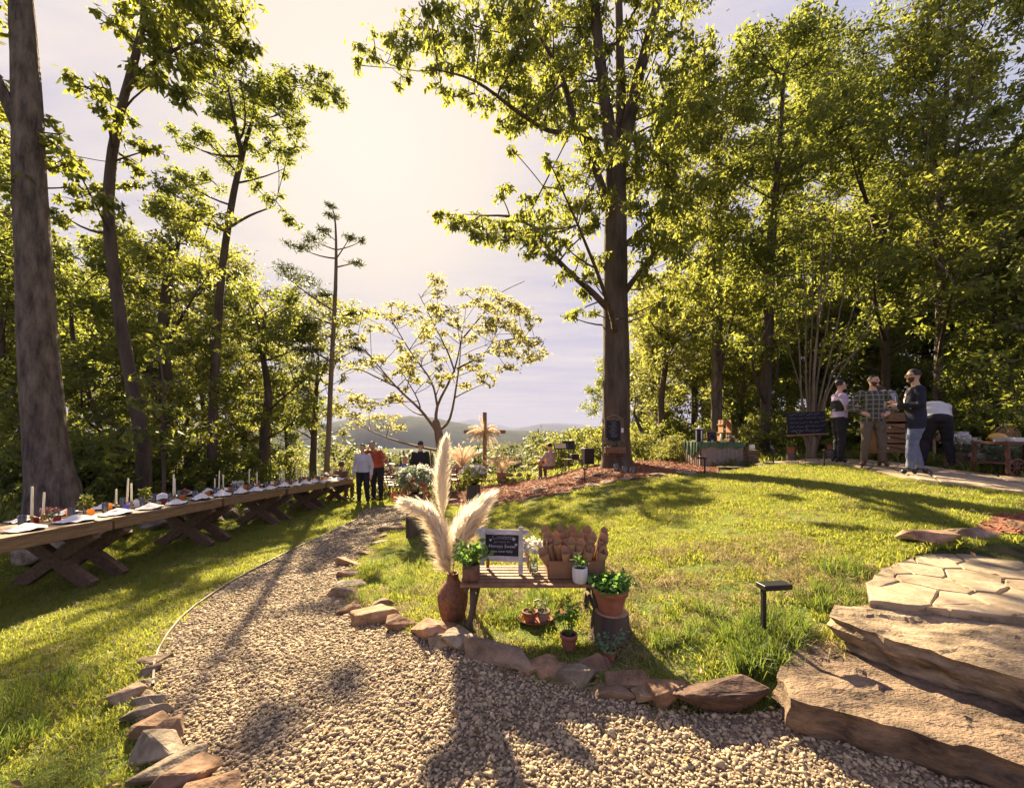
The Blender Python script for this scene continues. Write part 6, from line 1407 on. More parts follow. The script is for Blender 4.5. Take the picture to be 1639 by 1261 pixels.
for px, py, lb, hh in ((987, 753, 'tallest hurricane glass with a candle at the foot of the great oak', .19), (1001, 755, 'middle hurricane glass at the foot of the great oak', .16), (1013, 756, 'hurricane glass furthest right of the oak foot, half in shadow', .14)):
    q = hit(px, py + 2); root = thing('hurricane_glass', (q.x, q.y, q.z + .01), lb, 'candle glass', 'hurricane glasses at the oak'); mb = MB(); mb.lathe([(.07, 0), (.075, hh * 1.05), (.068, hh * 1.05), (.065, .01), (0, .01)], 14, cap=False); obj('glass', mb, CLEAR, root, True); mb = MB(); mb.lathe([(.035, .012), (.035, hh * .5), (0, hh * .52)], 10); obj('candle', mb, CANDLE, root, True)
# ------------------------------------------------------------------ green draped table
tx, ty = 5.43, 10.95; tz = g(tx, 10.7) - .02; TH = CZ - (708 - HY) / F * 10.5 - tz
BURLAP = mat('grey_burlap', (.26, .205, .165), .95, .2, 18, .5, 60); GREENC = mat('green_cloth', (.045, .105, .055), .9, .25, 6, .4, 20, col2=(.12, .18, .10))
root = thing('draped_table', (tx, ty, tz), 'table with burlap sides under a green cloth, right of the great oak', 'table')
mb = MB(); mb.box((0, 0, TH - .02), (1.10, .9, .03)); obj('tabletop', mb, WOOD_DK, root)
for sx in (-1, 1):
    for sy in (-1, 1): mb = MB(); mb.box((.5 * sx, .4 * sy, TH / 2 - .02), (.05, .05, TH - .04)); obj('leg', mb, WOOD_DK, root)
def curtain(a, b, z0, z1, folds, amp, m, seed, name):
    n = 60; rr = random.Random(seed); V = []; d = (Vector(b) - Vector(a)); nrm = Vector((d.y, -d.x, 0)).normalized()
    lo = z0 if callable(z0) else (lambda t: z0)
    for k in range(3):
        for i in range(n + 1):
            t = i / n; p = Vector(a) + d * t + nrm * (amp * (.4 + .6 * k / 2) * math.sin(t * folds * 6.283 + math.sin(t * 9) + seed)); zz = z1 + (lo(t) - z1) * k / 2; V.append((p.x, p.y, zz))
    mb = MB(); mb.add(V, [(k*(n+1)+i, k*(n+1)+i+1, (k+1)*(n+1)+i+1, (k+1)*(n+1)+i) for k in range(2) for i in range(n)]); o = mb
    return o
sk = curtain((-.54, -.46, 0), (.54, -.46, 0), .03, TH - .01, 9, .012, BURLAP, 1, 'skirt'); obj('skirt', sk, BURLAP, root, True)
sk = curtain((-.56, .46, 0), (-.56, -.45, 0), .03, TH - .01, 7, .012, BURLAP, 2, 'skirt'); obj('skirt', sk, BURLAP, root, True)
sk = curtain((.56, -.45, 0), (.56, .46, 0), .03, TH - .01, 7, .012, BURLAP, 3, 'skirt'); obj('skirt', sk, BURLAP, root, True)
cr_ = thing('green_cloth', (tx, ty, tz + TH), 'green cloth thrown over the burlap sided table, falling long at its left end', 'tablecloth')
mb = MB(); mb.box((0, 0, .004), (1.14, .96, .008)); obj('top', mb, GREENC, cr_)
def hem(lo, hi, f): return lambda t: -(lo + (hi - lo) * abs(math.sin(t * f)))
V = curtain((-.58, -.49, 0), (.58, -.49, 0), lambda t: -.13 - .03 * math.sin(t * 17), .008, 8, .014, GREENC, 4, 'drop'); obj('drop', V, GREENC, cr_, True)
V = curtain((-.59, .49, 0), (-.59, -.48, 0), lambda t: -.20 - .22 * math.sin(min(1, t * 1.2) * 2.6) ** 2, .008, 5, .03, GREENC, 5, 'drop'); obj('drop', V, GREENC, cr_, True)
V = curtain((.59, -.48, 0), (.59, .49, 0), lambda t: -.26 - .04 * math.sin(t * 9), .008, 6, .02, GREENC, 6, 'drop'); obj('drop', V, GREENC, cr_, True)
TT = tz + TH + .01
STEEL = mat('steel', (.35, .32, .30), .3, .15, 10, metal=.8)
root = thing('coffee_urn', (tx - .42, ty - .1, TT), 'dark drinks urn with a pale lid at the left end of the green cloth', 'urn'); mb = MB(); mb.lathe([(.10, 0), (.10, .30), (.085, .33), (0, .33)], 14); obj('body', mb, BLACK, root, True); mb = MB(); mb.lathe([(.105, .33), (.10, .36), (.03, .38), (.025, .42), (0, .43)], 14); obj('lid', mb, PAPER, root, True); mb = MB(); mb.bar((0, -.10, .06), (0, -.15, .06), .02, .03); obj('tap', mb, STEEL, root)
for s in (-.14, .0): mb = MB(); mb.box((s, -.115, .16), (.03, .01, .28)); obj('stripe', mb, PAPER, root)
root = thing('small_chalkboard', (tx - .14, ty - .2, TT), 'small framed chalkboard leaning beside the urn', 'sign'); mb = MB(); mb.box((0, 0, .14), (.27, .02, .28), Matrix.Rotation(-.15, 3, 'X')); obj('frame', mb, WOOD_MID, root); mb = MB(); mb.box((0, -.014, .14), (.22, .012, .23), Matrix.Rotation(-.15, 3, 'X')); cb_ = obj('board', mb, BOARD, root); mb = MB(); mb.tube([(.08 * math.cos(a * .5), -.03, .14 + .08 * math.sin(a * .5)) for a in range(0, 12)], .004, 4); obj('chalk_ring', mb, CHALK_F, cb_)
mb = MB(); mb.lathe([(.025, 0), (.025, .20), (0, .205)], 10); o = obj('pillar_candle', mb, CANDLE, smooth=True); o.location = (tx + .08, ty - .25, TT); tag(o, 'white pillar candle between the small chalkboard and the tiered stand', 'candle')
root = thing('tiered_stand', (tx + .20, ty - .05, TT), 'orange wooden tiered crate stand, tallest on the green cloth', 'stand')
for i, (z, w, x) in enumerate(((.02, .44, 0), (.24, .34, .04), (.46, .26, .07))):
    mb = MB(); mb.box((x, 0, z), (w, .3, .022)); obj('shelf', mb, WOOD_ORANGE, root)
for x, z0, z1 in ((-.08, 0, .24), (.19, 0, .46), (-.02, .24, .58), (.18, .46, .58)): mb = MB(); mb.box((x, 0, (z0 + z1) / 2), (.022, .26, z1 - z0)); obj('upright', mb, WOOD_ORANGE, root)
mb = MB(); mb.box((.07, .0, .53), (.22, .012, .11)); obj('back_board', mb, WOOD_ORANGE, root)
o = posy('flower_bunch', (tx + .30, ty - .28, TT), 'pale round flower bunch at the foot of the tiered stand', .09, .13, SAGE, .04, 40, .05, 630, WHITEF, 16, pot=('vase', vase_mb(.04, .06), TERRA))
mb = MB(); mb.lathe([(.06, 0), (.10, .07), (.095, .075), (.055, .01), (0, .01)], 14, cap=False); o = obj('bowl', mb, WOOD_ORANGE, smooth=True); o.location = (tx + .45, ty - .22, TT); tag(o, 'orange wooden bowl at the right end of the green cloth', 'bowl')
for i, x in enumerate((-.24, .0, .17, .38)): mb = MB(); mb.lathe([(.02, 0), (.026, .05), (0, .05)], 10); o = obj('small_jar', mb, CANDLE, smooth=True); o.location = (tx + x, ty - .42, TT); tag(o, ['little cream jar under the urn at the front edge of the green cloth', 'little cream jar below the pillar candle on the green cloth', 'little cream jar before the tiered stand on the green cloth', 'little cream jar before the wooden bowl on the green cloth'][i], 'jar', 'little jars on the green cloth')
root = thing('dark_crate', (tx + .68, ty - .55, g(tx + .68, ty - .55)), 'stack of dark crate boards at the right end of the green draped table', 'crate')
for i in range(4): mb = MB(); mb.box((0, 0, .05 + i * .095), (.26, .24, .082)); obj('board', mb, WOOD_DK, root)
mb = MB(); mb.box((0, 0, .06), (.14, .01, .11)); o = obj('card_sign', mb, PAPER); o.location = (tx + .69, ty - .6, g(tx + .68, ty - .55) + .40); tag(o, 'blank white card standing on the dark crate', 'card')
# ------------------------------------------------------------------ big chalkboard on twisted wood
yc = 10.1; a = at(1262, 695, yc); root = thing('chalkboard', (a.x + .465, yc, a.z), 'big wide chalkboard full of chalk lines in front of the myrtle', 'sign'); root.rotation_euler = (-.05, -.05, -.05)
mb = MB(); mb.box((0, 0, .28), (.94, .02, .55)); bd = obj('board', mb, BOARD, root); mb = MB(); mb.box((0, -.02, -.01), (.96, .07, .03)); obj('ledge', mb, WOOD_ORANGE, root)
r = random.Random(2); mb = MB()
for ln in range(5):
    x = -.40
    while x < .36:
        L = r.uniform(.08, .2); pts = [(x + L * t, -.012, .50 - ln * .10 + r.uniform(-.022, .022)) for t in np.linspace(0, 1, 7)]; mb.tube(pts, .0045, 4); x += L + r.uniform(.02, .05)
mb.tube([(.15 + .16 * math.cos(t), -.012, .16 + .1 * math.sin(t)) for t in np.linspace(2.6, 5.6, 10)], .005, 4); mb.tube([(-.36 + .22 * t, -.012, .07 + .05 * math.sin(t * 7)) for t in np.linspace(0, 1, 10)], .005, 4)
obj('chalk_lines', mb, CHALK_F, bd)
q = at(1298, 738, yc + .1); q.z = g(q.x, q.y); root = thing('twisted_stump', q, 'twisted pale wood stump propping up the big chalkboard', 'stump'); zt = a.z - q.z
for k, (dx, dy, ph) in enumerate(((-.08, 0, 0), (.04, .02, 1.5), (.0, -.06, 3), (.10, 0, 4))): mb = MB(); mb.tube([(dx * 1.2, dy, -.05), (dx * .6, dy, zt * .35), (dx * .8 - .03 * math.cos(ph), dy, zt * .7), (dx * 1.5 - .06 * (k == 0), dy, zt + .04)], [.075, .06, .055, .05], 8, jit=.1); obj('stem', mb, BARK_PALE, root, True)
for px, py, lb, lb2, m_ in ((1266, 742, 'dark log stump left of the twisted stump', 'red terracotta pot on the dark log left of the big chalkboard', LEAF_S), (1330, 742, 'dark log stump behind the path lamp at the lilac shirted man', 'terracotta pot with bright leaves behind the lilac shirted man', LEAF_Y)):
    q = at(px, py, 10.0); q.z = g(q.x, q.y); root = thing('log_pedestal', q, lb, 'log'); mb = MB(); mb.lathe([(.12, -.05), (.105, .1), (.10, .22)], 12); obj('bark', mb, BARK, root, True); c = MB(); c.lathe([(0, .223), (.10, .221)], 12, cap=False); obj('cut_face', c, WOOD_ORANGE, root)
    plant('potted_plant', q + Vector((0, 0, .224)), lb2, .10, .15, m_, 70, .06, px, .12, .13, stems=9)
# ------------------------------------------------------------------ drinks dresser
yd = 8.95; fx = at(1441, 742, yd); fz = g(fx.x, yd) + .04
root = thing('drinks_dresser', (fx.x, yd + .22, fz), 'old wooden dresser with diagonal drawer boards carrying the drinks jar', 'dresser', rz=-.06)
DW, DH = .84, .90
for s in (-1, 1):
    mb = MB(); mb.box((s * (DW / 2 - .015), 0, DH / 2 + .08), (.03, .44, DH - .18)); obj('side', mb, WOOD_ORANGE, root)
    for sy in (-1, 1): mb = MB(); mb.box((s * (DW / 2 - .03), sy * .19, .09), (.05, .05, .2)); obj('leg', mb, WOOD_MID, root)
mb = MB(); mb.box((0, 0, DH), (DW + .05, .48, .03)); smooth_bevel(obj('top', mb, WOOD_ORANGE, root), .006, 1)
mb = MB(); mb.box((0, .2, DH / 2 + .08), (DW - .08, .015, DH - .2)); obj('back', mb, WOOD_MID, root)
for i in range(3):
    z = .28 + i * .225; mb = MB(); mb.box((0, -.215 - .02 * i, z), (DW - .07, .03, .195)); d = smooth_bevel(obj('drawer', mb, WOOD_ORANGE, root), .006, 1)
    mb = MB(); mb.bar((-.22, -.236 - .02 * i, z + .05), (.32, -.236 - .02 * i, z - .07), .018, .02); obj('diagonal_strip', mb, WOOD_DK, d)
    for sx in (-.27, .27): mb = MB(); mb.ball((sx, -.25 - .02 * i, z + .01), .022, 8, 5); obj('knob', mb, PAPER, d)
tp = Vector((fx.x, yd + .2, fz + DH + .015))
root = thing('wicker_tray', tp + Vector((-.08, -.05, 0)), 'small slatted crate on the dresser top', 'crate')
for i in range(4): mb = MB(); mb.box((0, -.15 + .0 * i, .03 + i * .035), (.36, .015, .028)); obj('slat', mb, WOOD_ORANGE, root)
for s in (-1, 1): mb = MB(); mb.box((.17 * s, 0, .07), (.015, .3, .14)); obj('side', mb, WOOD_ORANGE, root)
mb = MB(); mb.box((0, 0, .145), (.36, .32, .015)); obj('top', mb, WOOD_ORANGE, root)
root = thing('drinks_jar', tp + Vector((-.08, -.05, .155)), 'big glass jar of orange fruit drink standing on the slatted crate', 'drinks jar')
ORNG = leaf_mat('orange_drink', [(.75, .38, .08), (.8, .45, .12)], .75, (1.0, .6, .18), rough=.1, island=False)
mb = MB(); mb.lathe([(.12, .01), (.125, .05), (.125, .23), (0, .23)], 18); obj('drink', mb, ORNG, root, True)
mb = MB(); mb.lathe([(.13, 0), (.135, .05), (.135, .40), (.10, .45), (.10, .47), (.094, .47), (.094, .45), (.129, .40), (.129, .05), (.12, .012), (0, .012)], 20, cap=False); obj('glass', mb, CLEAR, root, True)
mb = MB(); mb.lathe([(.104, .47), (.104, .49), (.03, .50), (.02, .53), (0, .535)], 16); obj('lid', mb, glass_mat('lid_glass', (.85, .9, .88), .7), root, True)
mb = MB(); mb.bar((0, -.13, .05), (0, -.19, .05), .02, .03); obj('tap', mb, STEEL, root)
posy('flower_bunch', tp + Vector((-.34, -.1, 0)), 'little white flower bunch at the left corner of the dresser top', .07, .10, SAGE, .04, 30, .04, 640, WHITEF, 12, pot=('vase', vase_mb(.03, .06), CLEAR))
# ------------------------------------------------------------------ serving table, crate of flowers, bucket, cart
ys = 8.6; q = at(1530, 742, ys); z0 = g(q.x, ys) + .03
root = thing('serving_table', (q.x, ys, z0), 'narrow serving table with thin pale legs right of the bending man', 'table'); mb = MB(); mb.box((0, 0, .56), (.62, .4, .03)); obj('tabletop', mb, WOOD_MID, root)
for sx in (-1, 1):
    for sy in (-1, 1): mb = MB(); mb.box((.28 * sx, .17 * sy, .27), (.035, .035, .55)); obj('leg', mb, mat('pale_leg', (.5, .36, .22), .7, .2, 8), root)
for i, (x, r_, h_, lb) in enumerate(((-.12, .15, .07, 'round steel pan on the serving table'), (.12, .12, .12, 'steel bowl stacked at the right of the serving table'))):
    mb = MB(); mb.lathe([(r_ * .8, 0), (r_, h_), (r_ * .96, h_), (r_ * .76, .01), (0, .01)], 18, cap=False); o = obj('pan', mb, STEEL, smooth=True); o.location = (q.x + x, ys, z0 + .577); tag(o, lb, 'pan')
q2 = at(1540, 748, 8.0); z0 = g(q2.x, 8.0) + .03; root = thing('flower_crate', (q2.x, 8.0, z0), 'dark crate planted with grey white flowers before the serving table', 'crate'); 
for i in range(3): mb = MB(); mb.box((0, -.16, .06 + i * .1), (.42, .02, .09)); obj('slat', mb, WOOD_DK, root)
for s in (-1, 1): mb = MB(); mb.box((.2 * s, 0, .16), (.02, .3, .3)); obj('side', mb, WOOD_DK, root)
mb = MB(); mb.box((0, 0, .27), (.38, .3, .04)); obj('soil', mb, SOILM, root); mb = MB(); mb.box((-.02, -.178, .26), (.09, .008, .06)); obj('card', mb, PAPER, root)
posy('flower_bunch', (q2.x, 8.0, z0 + .28), 'grey white flowers growing out of the dark crate', .24, .34, SAGE, .0, 240, .08, 641, WHITEF, 24, frad=.035)
q3 = at(1566, 752, 7.7); z0 = g(q3.x, 7.7) + .02; root = thing('low_stool', (q3.x, 7.7, z0), 'low brown stool under the white bucket', 'stool'); mb = MB(); mb.box((0, 0, .13), (.26, .22, .025)); obj('seat', mb, WOOD_MID, root)
for sx in (-1, 1):
    for sy in (-1, 1): mb = MB(); mb.bar((.09 * sx, .07 * sy, .12), (.11 * sx, .09 * sy, 0), .025, .025); obj('leg', mb, WOOD_MID, root)
root = thing('white_bucket', (q3.x, 7.7, z0 + .144), 'white bucket on the low brown stool', 'bucket'); mb = MB(); mb.lathe([(.085, 0), (.105, .18), (.11, .185), (.10, .185), (.08, .01), (0, .01)], 18, cap=False); obj('pail', mb, WHITEPOT, root, True); mb = MB(); mb.tube([(.105 * math.cos(t), -.11 * 0 - .0, .16 - .09 * math.sin(t)) for t in np.linspace(0, 3.14, 9)], .003, 4); mb.v = [(x, y - .105, z) for x, y, z in mb.v]; obj('handle', mb, STEEL, root)
yk = 7.15; qk = at(1618, 770, yk); z0 = g(qk.x, yk) + .02; CART = mat('cart_wood', (.12, .05, .035), .6, .3, 8, stretch=(1, 1, 4))
root = thing('wheeled_cart', (qk.x + .1, yk, z0), 'brown wheeled market cart cut by the right picture edge', 'cart')
zt = CZ - (706 - HY) / F * yk - z0; mb = MB(); mb.box((0, 0, zt - .03), (.98, .56, .05)); smooth_bevel(obj('tray', mb, CART, root), .006, 1)
mb = MB(); mb.box((0, 0, .22), (.92, .5, .03)); obj('lower_shelf', mb, CART, root)
for sx in (-1, 1):
    for sy in (-1, 1): mb = MB(); mb.box((.46 * sx, .25 * sy, zt / 2), (.045, .045, zt - .08)); obj('leg', mb, CART, root)
for wx in (-.38, .02, .42):
    w = bpy.data.objects.new('wheel', None); COL.objects.link(w); w.parent = root; w.location = (wx, -.31, .155); rim = MB(); n = 24; V = []
    for i in range(n):
        a_ = 6.283 * i / n
        for r_, d_ in ((.155, -.018), (.155, .018), (.130, .018), (.130, -.018)): V.append((math.cos(a_) * r_, d_, math.sin(a_) * r_))
    rim.add(V, [(i*4+j, ((i+1) % n)*4+j, ((i+1) % n)*4+(j+1) % 4, i*4+(j+1) % 4) for i in range(n) for j in range(4)]); obj('rim', rim, CART, w)
    hb = MB(); hb.ball((0, 0, 0), (.03, .035, .03), 8, 5); obj('hub', hb, CART, w)
    for k in range(8): sp_ = MB(); sp_.bar((0, 0, 0), (math.cos(k * .785) * .135, 0, math.sin(k * .785) * .135), .014, .014); obj('spoke', sp_, CART, w)
top = Vector((qk.x + .1, yk, z0 + zt - .004))
mb = MB(); mb.lathe([(.07, 0), (.08, .09), (.0, .09)], 8); o = obj('glass_box', mb, glass_mat('cart_glass', (.85, .8, .75), .6)); o.location = top + Vector((-.40, -.08, 0)); tag(o, 'short faceted glass bowl at the left corner of the cart', 'bowl')
mb = MB(); mb.ball((0, 0, .075), (.14, .10, .075), 14, 8); o = obj('yellow_melon', mb, mat('yellow_rind', (.65, .36, .06), .5, .2, 12), smooth=True); o.location = top + Vector((-.24, .08, 0)); tag(o, 'bright yellow melon lying on the cart', 'melon')
mb = MB(); mb.box((0, 0, .035), (.22, .16, .07)); o = obj('pale_box', mb, CLOTH_W); o.location = top + Vector((-.16, -.12, 0)); tag(smooth_bevel(o, .004, 1), 'pale low box at the front of the cart', 'box')
root = thing('wicker_fan', top + Vector((.05, .16, 0)), 'wicker peacock fan standing upright on the cart', 'fan'); FAN = mat('fan_cane', (.36, .20, .10), .7, .2, 9)
for k in range(17): a_ = math.pi * (k + .5) / 17; mb = MB(); mb.bar((0, 0, .0), (math.cos(a_) * .27, .03, math.sin(a_) * .29), .010, .006); obj('cane', mb, FAN, root)
mb = MB()
for r_ in (.14, .21, .275): mb.tube([(math.cos(t) * r_, .03 * r_ / .28, math.sin(t) * r_ * 1.06) for t in np.linspace(.05, 3.09, 20)], .007, 5)
obj('hoop', mb, FAN, root)
for i, (x, y_, s_) in enumerate(((.18, -.1, .05), (.27, -.02, .055), (.36, -.12, .05), (.10, -.15, .04))): mb = MB(); mb.ball((0, 0, s_), (s_ * 1.3, s_, s_), 10, 6); o = obj('bread_roll', mb, mat('crust', (.46, .27, .14), .8, .25, 14), smooth=True); o.location = top + Vector((x, y_, 0)); tag(o, ['round bread roll under the wicker fan', 'bread roll right behind the round one on the cart', 'bread roll furthest right on the cart', 'smallest bread roll next to the pale box on the cart'][i], 'bread', 'bread on the cart')
for i, (px, lb) in enumerate(((1582, 'sage green bush standing left behind the cart legs'), (1606, 'sage green bush seen through the cart legs'), (1632, 'grey green bush below the cart at the picture edge'))):
    p_ = at(px, 760, yk + .45); posy('sage_bush', (p_.x, p_.y, g(p_.x, p_.y)), lb, .20, .50, SAGE, .04, 330, .09, 650 + i, pot=('pot', vase_mb(.1, .12), BLACK), cat='bush', group='sage green bushes at the cart')
# ------------------------------------------------------------------ people
SKIN = mat('skin', (.60, .35, .25), .55, .08, 8); SKIN_T = mat('tanned_skin', (.48, .26, .17), .55, .08, 8)
HAIR = mat('dark_hair', (.025, .017, .013), .6, .3, 30); HAIR_B = mat('brown_hair', (.075, .042, .026), .6, .3, 30); HAIR_L = mat('fair_hair', (.42, .30, .17), .6, .2, 30)
SHOE = mat('black_shoe', (.015, .013, .013), .4, .2); SHOE_B = mat('brown_shoe', (.10, .045, .025), .5, .2); EYE = mat('eye_dark', (.02, .015, .012), .3, .1); LIP = mat('lip', (.30, .11, .09), .6, .1)
SHIRT_W = mat('pale_blue_shirt', (.50, .48, .56), .85, .07, 7, .25, 14); TROU_B = mat('black_trousers', (.018, .016, .022), .85, .2, 7, .3, 16); LILAC = mat('lilac_shirt', (.52, .40, .56), .85, .08, 8, .25, 16)
GREYT = mat('brown_grey_trousers', (.13, .095, .075), .85, .2, 7, .3, 16); JEAN = mat('blue_jeans', (.13, .15, .24), .85, .25, 8, .3, 20); NAVY = mat('navy_blazer', (.016, .015, .032), .85, .2, 7, .3, 16); DARKB = mat('dark_blazer', (.022, .018, .018), .85, .2, 7, .3, 16)
REDS = mat('rust_red_shirt', (.38, .075, .04), .85, .12, 7, .3, 16); BLUES = mat('royal_blue_shirt', (.04, .04, .34), .8, .15, 7); TANT = mat('tan_trousers', (.42, .24, .13), .85, .15, 7, .3, 16); TOPW = mat('white_shirt', (.60, .57, .55), .85, .07, 7, .25, 14); OLIVE = mat('dark_patterned_dress', (.12, .08, .06), .85, .4, 26); PLAIDW = mat('faded_plaid', (.40, .30, .28), .85, .4, 24, col2=(.6, .5, .5))
def plaid_mat():
    m, nt, b = _m('plaid_shirt'); N, L = nt.nodes, nt.links; tc = N.new('ShaderNodeTexCoord'); last = None
    b.inputs['Roughness'].default_value = .9
    rgb = (.035, .05, .05)
    prev = N.new('ShaderNodeRGB'); prev.outputs[0].default_value = (*rgb, 1); last = prev.outputs[0]
    for axis, sc, col, thr in (('X', 11, (.36, .33, .26), .80), ('Z', 11, (.36, .33, .26), .80), ('X', 22, (.14, .09, .07), .6), ('Z', 22, (.02, .03, .03), .6)):
        w = N.new('ShaderNodeTexWave'); w.wave_type = 'BANDS'; w.bands_direction = axis; w.inputs['Scale'].default_value = sc / 3.14; L.new(tc.outputs['Object'], w.inputs[0])
        mr = N.new('ShaderNodeMapRange'); L.new(w.outputs['Fac'], mr.inputs[0]); mr.inputs[1].default_value = thr; mr.inputs[2].default_value = min(1, thr + .12)
        mm = N.new('ShaderNodeMath'); mm.operation = 'MULTIPLY'; L.new(mr.outputs[0], mm.inputs[0]); mm.inputs[1].default_value = .65
        mx = N.new('ShaderNodeMix'); mx.data_type = 'RGBA'; L.new(mm.outputs[0], mx.inputs['Factor']); L.new(last, mx.inputs['A']); mx.inputs['B'].default_value = (*col, 1); last = mx.outputs['Result']
    L.new(last, b.inputs['Base Color']); return m
PLAID = plaid_mat()

STAND = dict(pel=(0, 0, .95), wai=(0, .005, 1.10), che=(0, .01, 1.32), nb=(0, -.005, 1.47), nk=(0, .012, 1.56), head=(0, .03, 1.675),
    shL=(-.185, 0, 1.425), elL=(-.235, -.02, 1.14), wrL=(-.24, .05, .89), shR=(.185, 0, 1.425), elR=(.235, -.02, 1.14), wrR=(.24, .05, .89),
    hiL=(-.095, 0, .91), knL=(-.10, .02, .50), anL=(-.105, -.02, .085), toL=(-.125, .15, .035), hiR=(.095, 0, .91), knR=(.10, .02, .50), anR=(.105, -.02, .085), toR=(.125, .15, .035))
SEATED = dict(STAND, pel=(0, 0, .50), wai=(0, .0, .64), che=(0, .02, .86), nb=(0, .01, 1.01), nk=(0, .03, 1.10), head=(0, .05, 1.215), shL=(-.185, .01, .965), elL=(-.23, .06, .70), wrL=(-.13, .26, .62), shR=(.185, .01, .965), elR=(.23, .06, .70), wrR=(.13, .26, .62),
    hiL=(-.10, .03, .49), knL=(-.12, .43, .50), anL=(-.12, .40, .085), toL=(-.13, .57, .035), hiR=(.10, .03, .49), knR=(.12, .43, .50), anR=(.12, .40, .085), toR=(.13, .57, .035))
BONES = [('pel', 'wai'), ('wai', 'che'), ('che', 'nb'), ('nb', 'nk'), ('che', 'shL'), ('shL', 'elL'), ('elL', 'wrL'), ('che', 'shR'), ('shR', 'elR'), ('elR', 'wrR'), ('pel', 'hiL'), ('hiL', 'knL'), ('knL', 'anL'), ('anL', 'toL'), ('pel', 'hiR'), ('hiR', 'knR'), ('knR', 'anR'), ('anR', 'toR')]
RAD = dict(pel=(.150, .115), wai=(.145, .112), che=(.155, .115), nb=(.075, .07), nk=(.056, .056), shL=(.072, .072), shR=(.072, .072), elL=(.050, .050), elR=(.050, .050), wrL=(.033, .033), wrR=(.033, .033), hiL=(.098, .098), hiR=(.098, .098), knL=(.066, .066), knR=(.066, .066), anL=(.046, .046), anR=(.046, .046), toL=(.036, .036), toR=(.036, .036))
def person(label, loc, face, h, pose, top, bottom, shoe=SHOE, skin=SKIN, hair=('short', HAIR), look=0.0, nod=0.0, sleeve=1.0, hem=.0, bulk=1.0, beard=None, glasses=False, cap=None, extra=None, vox=.0125, leg_bare=False, waist=1.0):
    J = {k: Vector(v) for k, v in pose.items()}; s = h / 1.78
    mb = MB()
    ax = (J['shR'] - J['shL']).normalized()
    def loft(rows, n=18):
        """closed elliptical loft: rows of (centre, rx, ry, direction)"""
        V = []
        for c, rx, ry, d in rows:
            y = ax.cross(d).normalized(); x = d.cross(y).normalized()
            for k in range(n):
                a = 6.283 * k / n; V.append(c + x * (rx * math.cos(a)) + y * (-ry * math.sin(a)))
        m = len(rows); mb.add(V, [(i*n+k, i*n+(k+1) % n, (i+1)*n+(k+1) % n, (i+1)*n+k) for i in range(m-1) for k in range(n)] + [tuple(reversed(range(n))), tuple(range((m-1)*n, m*n))])
    pel_, wai_, che_, nb_ = J['pel'], J['wai'], J['che'], J['nb']; d0, d1, d2 = (wai_ - pel_).normalized(), (che_ - wai_).normalized(), (nb_ - che_).normalized(); B_ = bulk
    loft([(pel_ - d0 * .10, .09 * B_, .075 * B_, d0), (pel_ - d0 * .05, .155 * B_, .115 * B_, d0), (pel_ + d0 * .01, .168 * B_, .122 * B_, d0), (wai_, .148 * B_ * waist, .112 * B_ * waist, (d0 + d1).normalized()), (wai_.lerp(che_, .5), .160 * B_, .118 * B_, d1), (che_, .172 * B_, .120 * B_, d1), (che_.lerp(nb_, .5), .165 * (1 + (B_ - 1) * .6), .100 * B_, d2), (che_.lerp(nb_, .8), .115, .078, d2), (nb_ + d2 * .012, .066, .062, d2), (nb_.lerp(J['nk'], .8), .055, .056, (J['nk'] - nb_).normalized())])
    f_ = 1 + (B_ - 1) * .6
    def limb_(pts, rad):
        P = [Vector(p) for p in pts]; mb.tube(P, rad, 12)
        for p, r_ in zip(P, rad): mb.ball(p, r_, 12, 8)
    for sd2 in ('L', 'R'):
        a, e, w = J['sh' + sd2], J['el' + sd2], J['wr' + sd2]
        limb_([a.lerp(che_, .25) + Vector((0, 0, .005)), a, a.lerp(e, .35), e, e.lerp(w, .3), w], [.070 * f_, .068 * f_, .060 * f_, .051, .049, .037 if sleeve >= 1 else .031])
        hI, k_, an_ = J['hi' + sd2], J['kn' + sd2], J['an' + sd2]
        limb_([hI, hI.lerp(k_, .3), hI.lerp(k_, .7), k_, k_.lerp(an_, .35), an_ + (k_ - an_).normalized() * .03], [.100 * f_, .096 * f_, .080 * f_, .070 * f_, .067 * f_, .054])
    # head with jaw, brow, nose, ears
    Rm = Matrix.Rotation(look, 3, 'Z') @ Matrix.Rotation(-nod, 3, 'X'); hc = J['head']
    V0 = len(mb.v); mb.ball(hc, (.074, .092, .112), 16, 12, rot=Rm)
    for i in range(V0, len(mb.v)):
        q = Rm.inverted() @ (Vector(mb.v[i]) - hc)
        if q.z < 0: q.x *= 1 + .25 * q.z / .112; q.y = q.y + (.010 if q.y > 0 else .018) * (-q.z / .112)
        mb.v[i] = tuple(hc + Rm @ q)
    def hp_(x, y, z): return hc + Rm @ Vector((x, y, z))
    mb.ball(hp_(0, .098, -.012), (.014, .020, .022), 8, 6, rot=Rm); mb.ball(hp_(0, .070, -.088), (.034, .030, .026), 8, 6, rot=Rm)
    for sx in (-1, 1): mb.ball(hp_(.075 * sx, -.002, -.008), (.010, .020, .030), 8, 6, rot=Rm)
    mb.tube([J['nk'], hc + Rm @ Vector((0, -.01, -.06))], [.054, .052], 10)
    # shoes get soles
    for sd2 in ('L', 'R'):
        a, t = J['an' + sd2], J['to' + sd2]; d = (t - a); d.z = 0; d.normalize(); heel = a - d * .055; mb.ball((a + t) / 2 - Vector((0, 0, .02)), (.046, .046, .045), 8, 6); mb.ball(Vector((heel.x, heel.y, a.z - .045)), (.038, .038, .042), 8, 6)
    hands = []
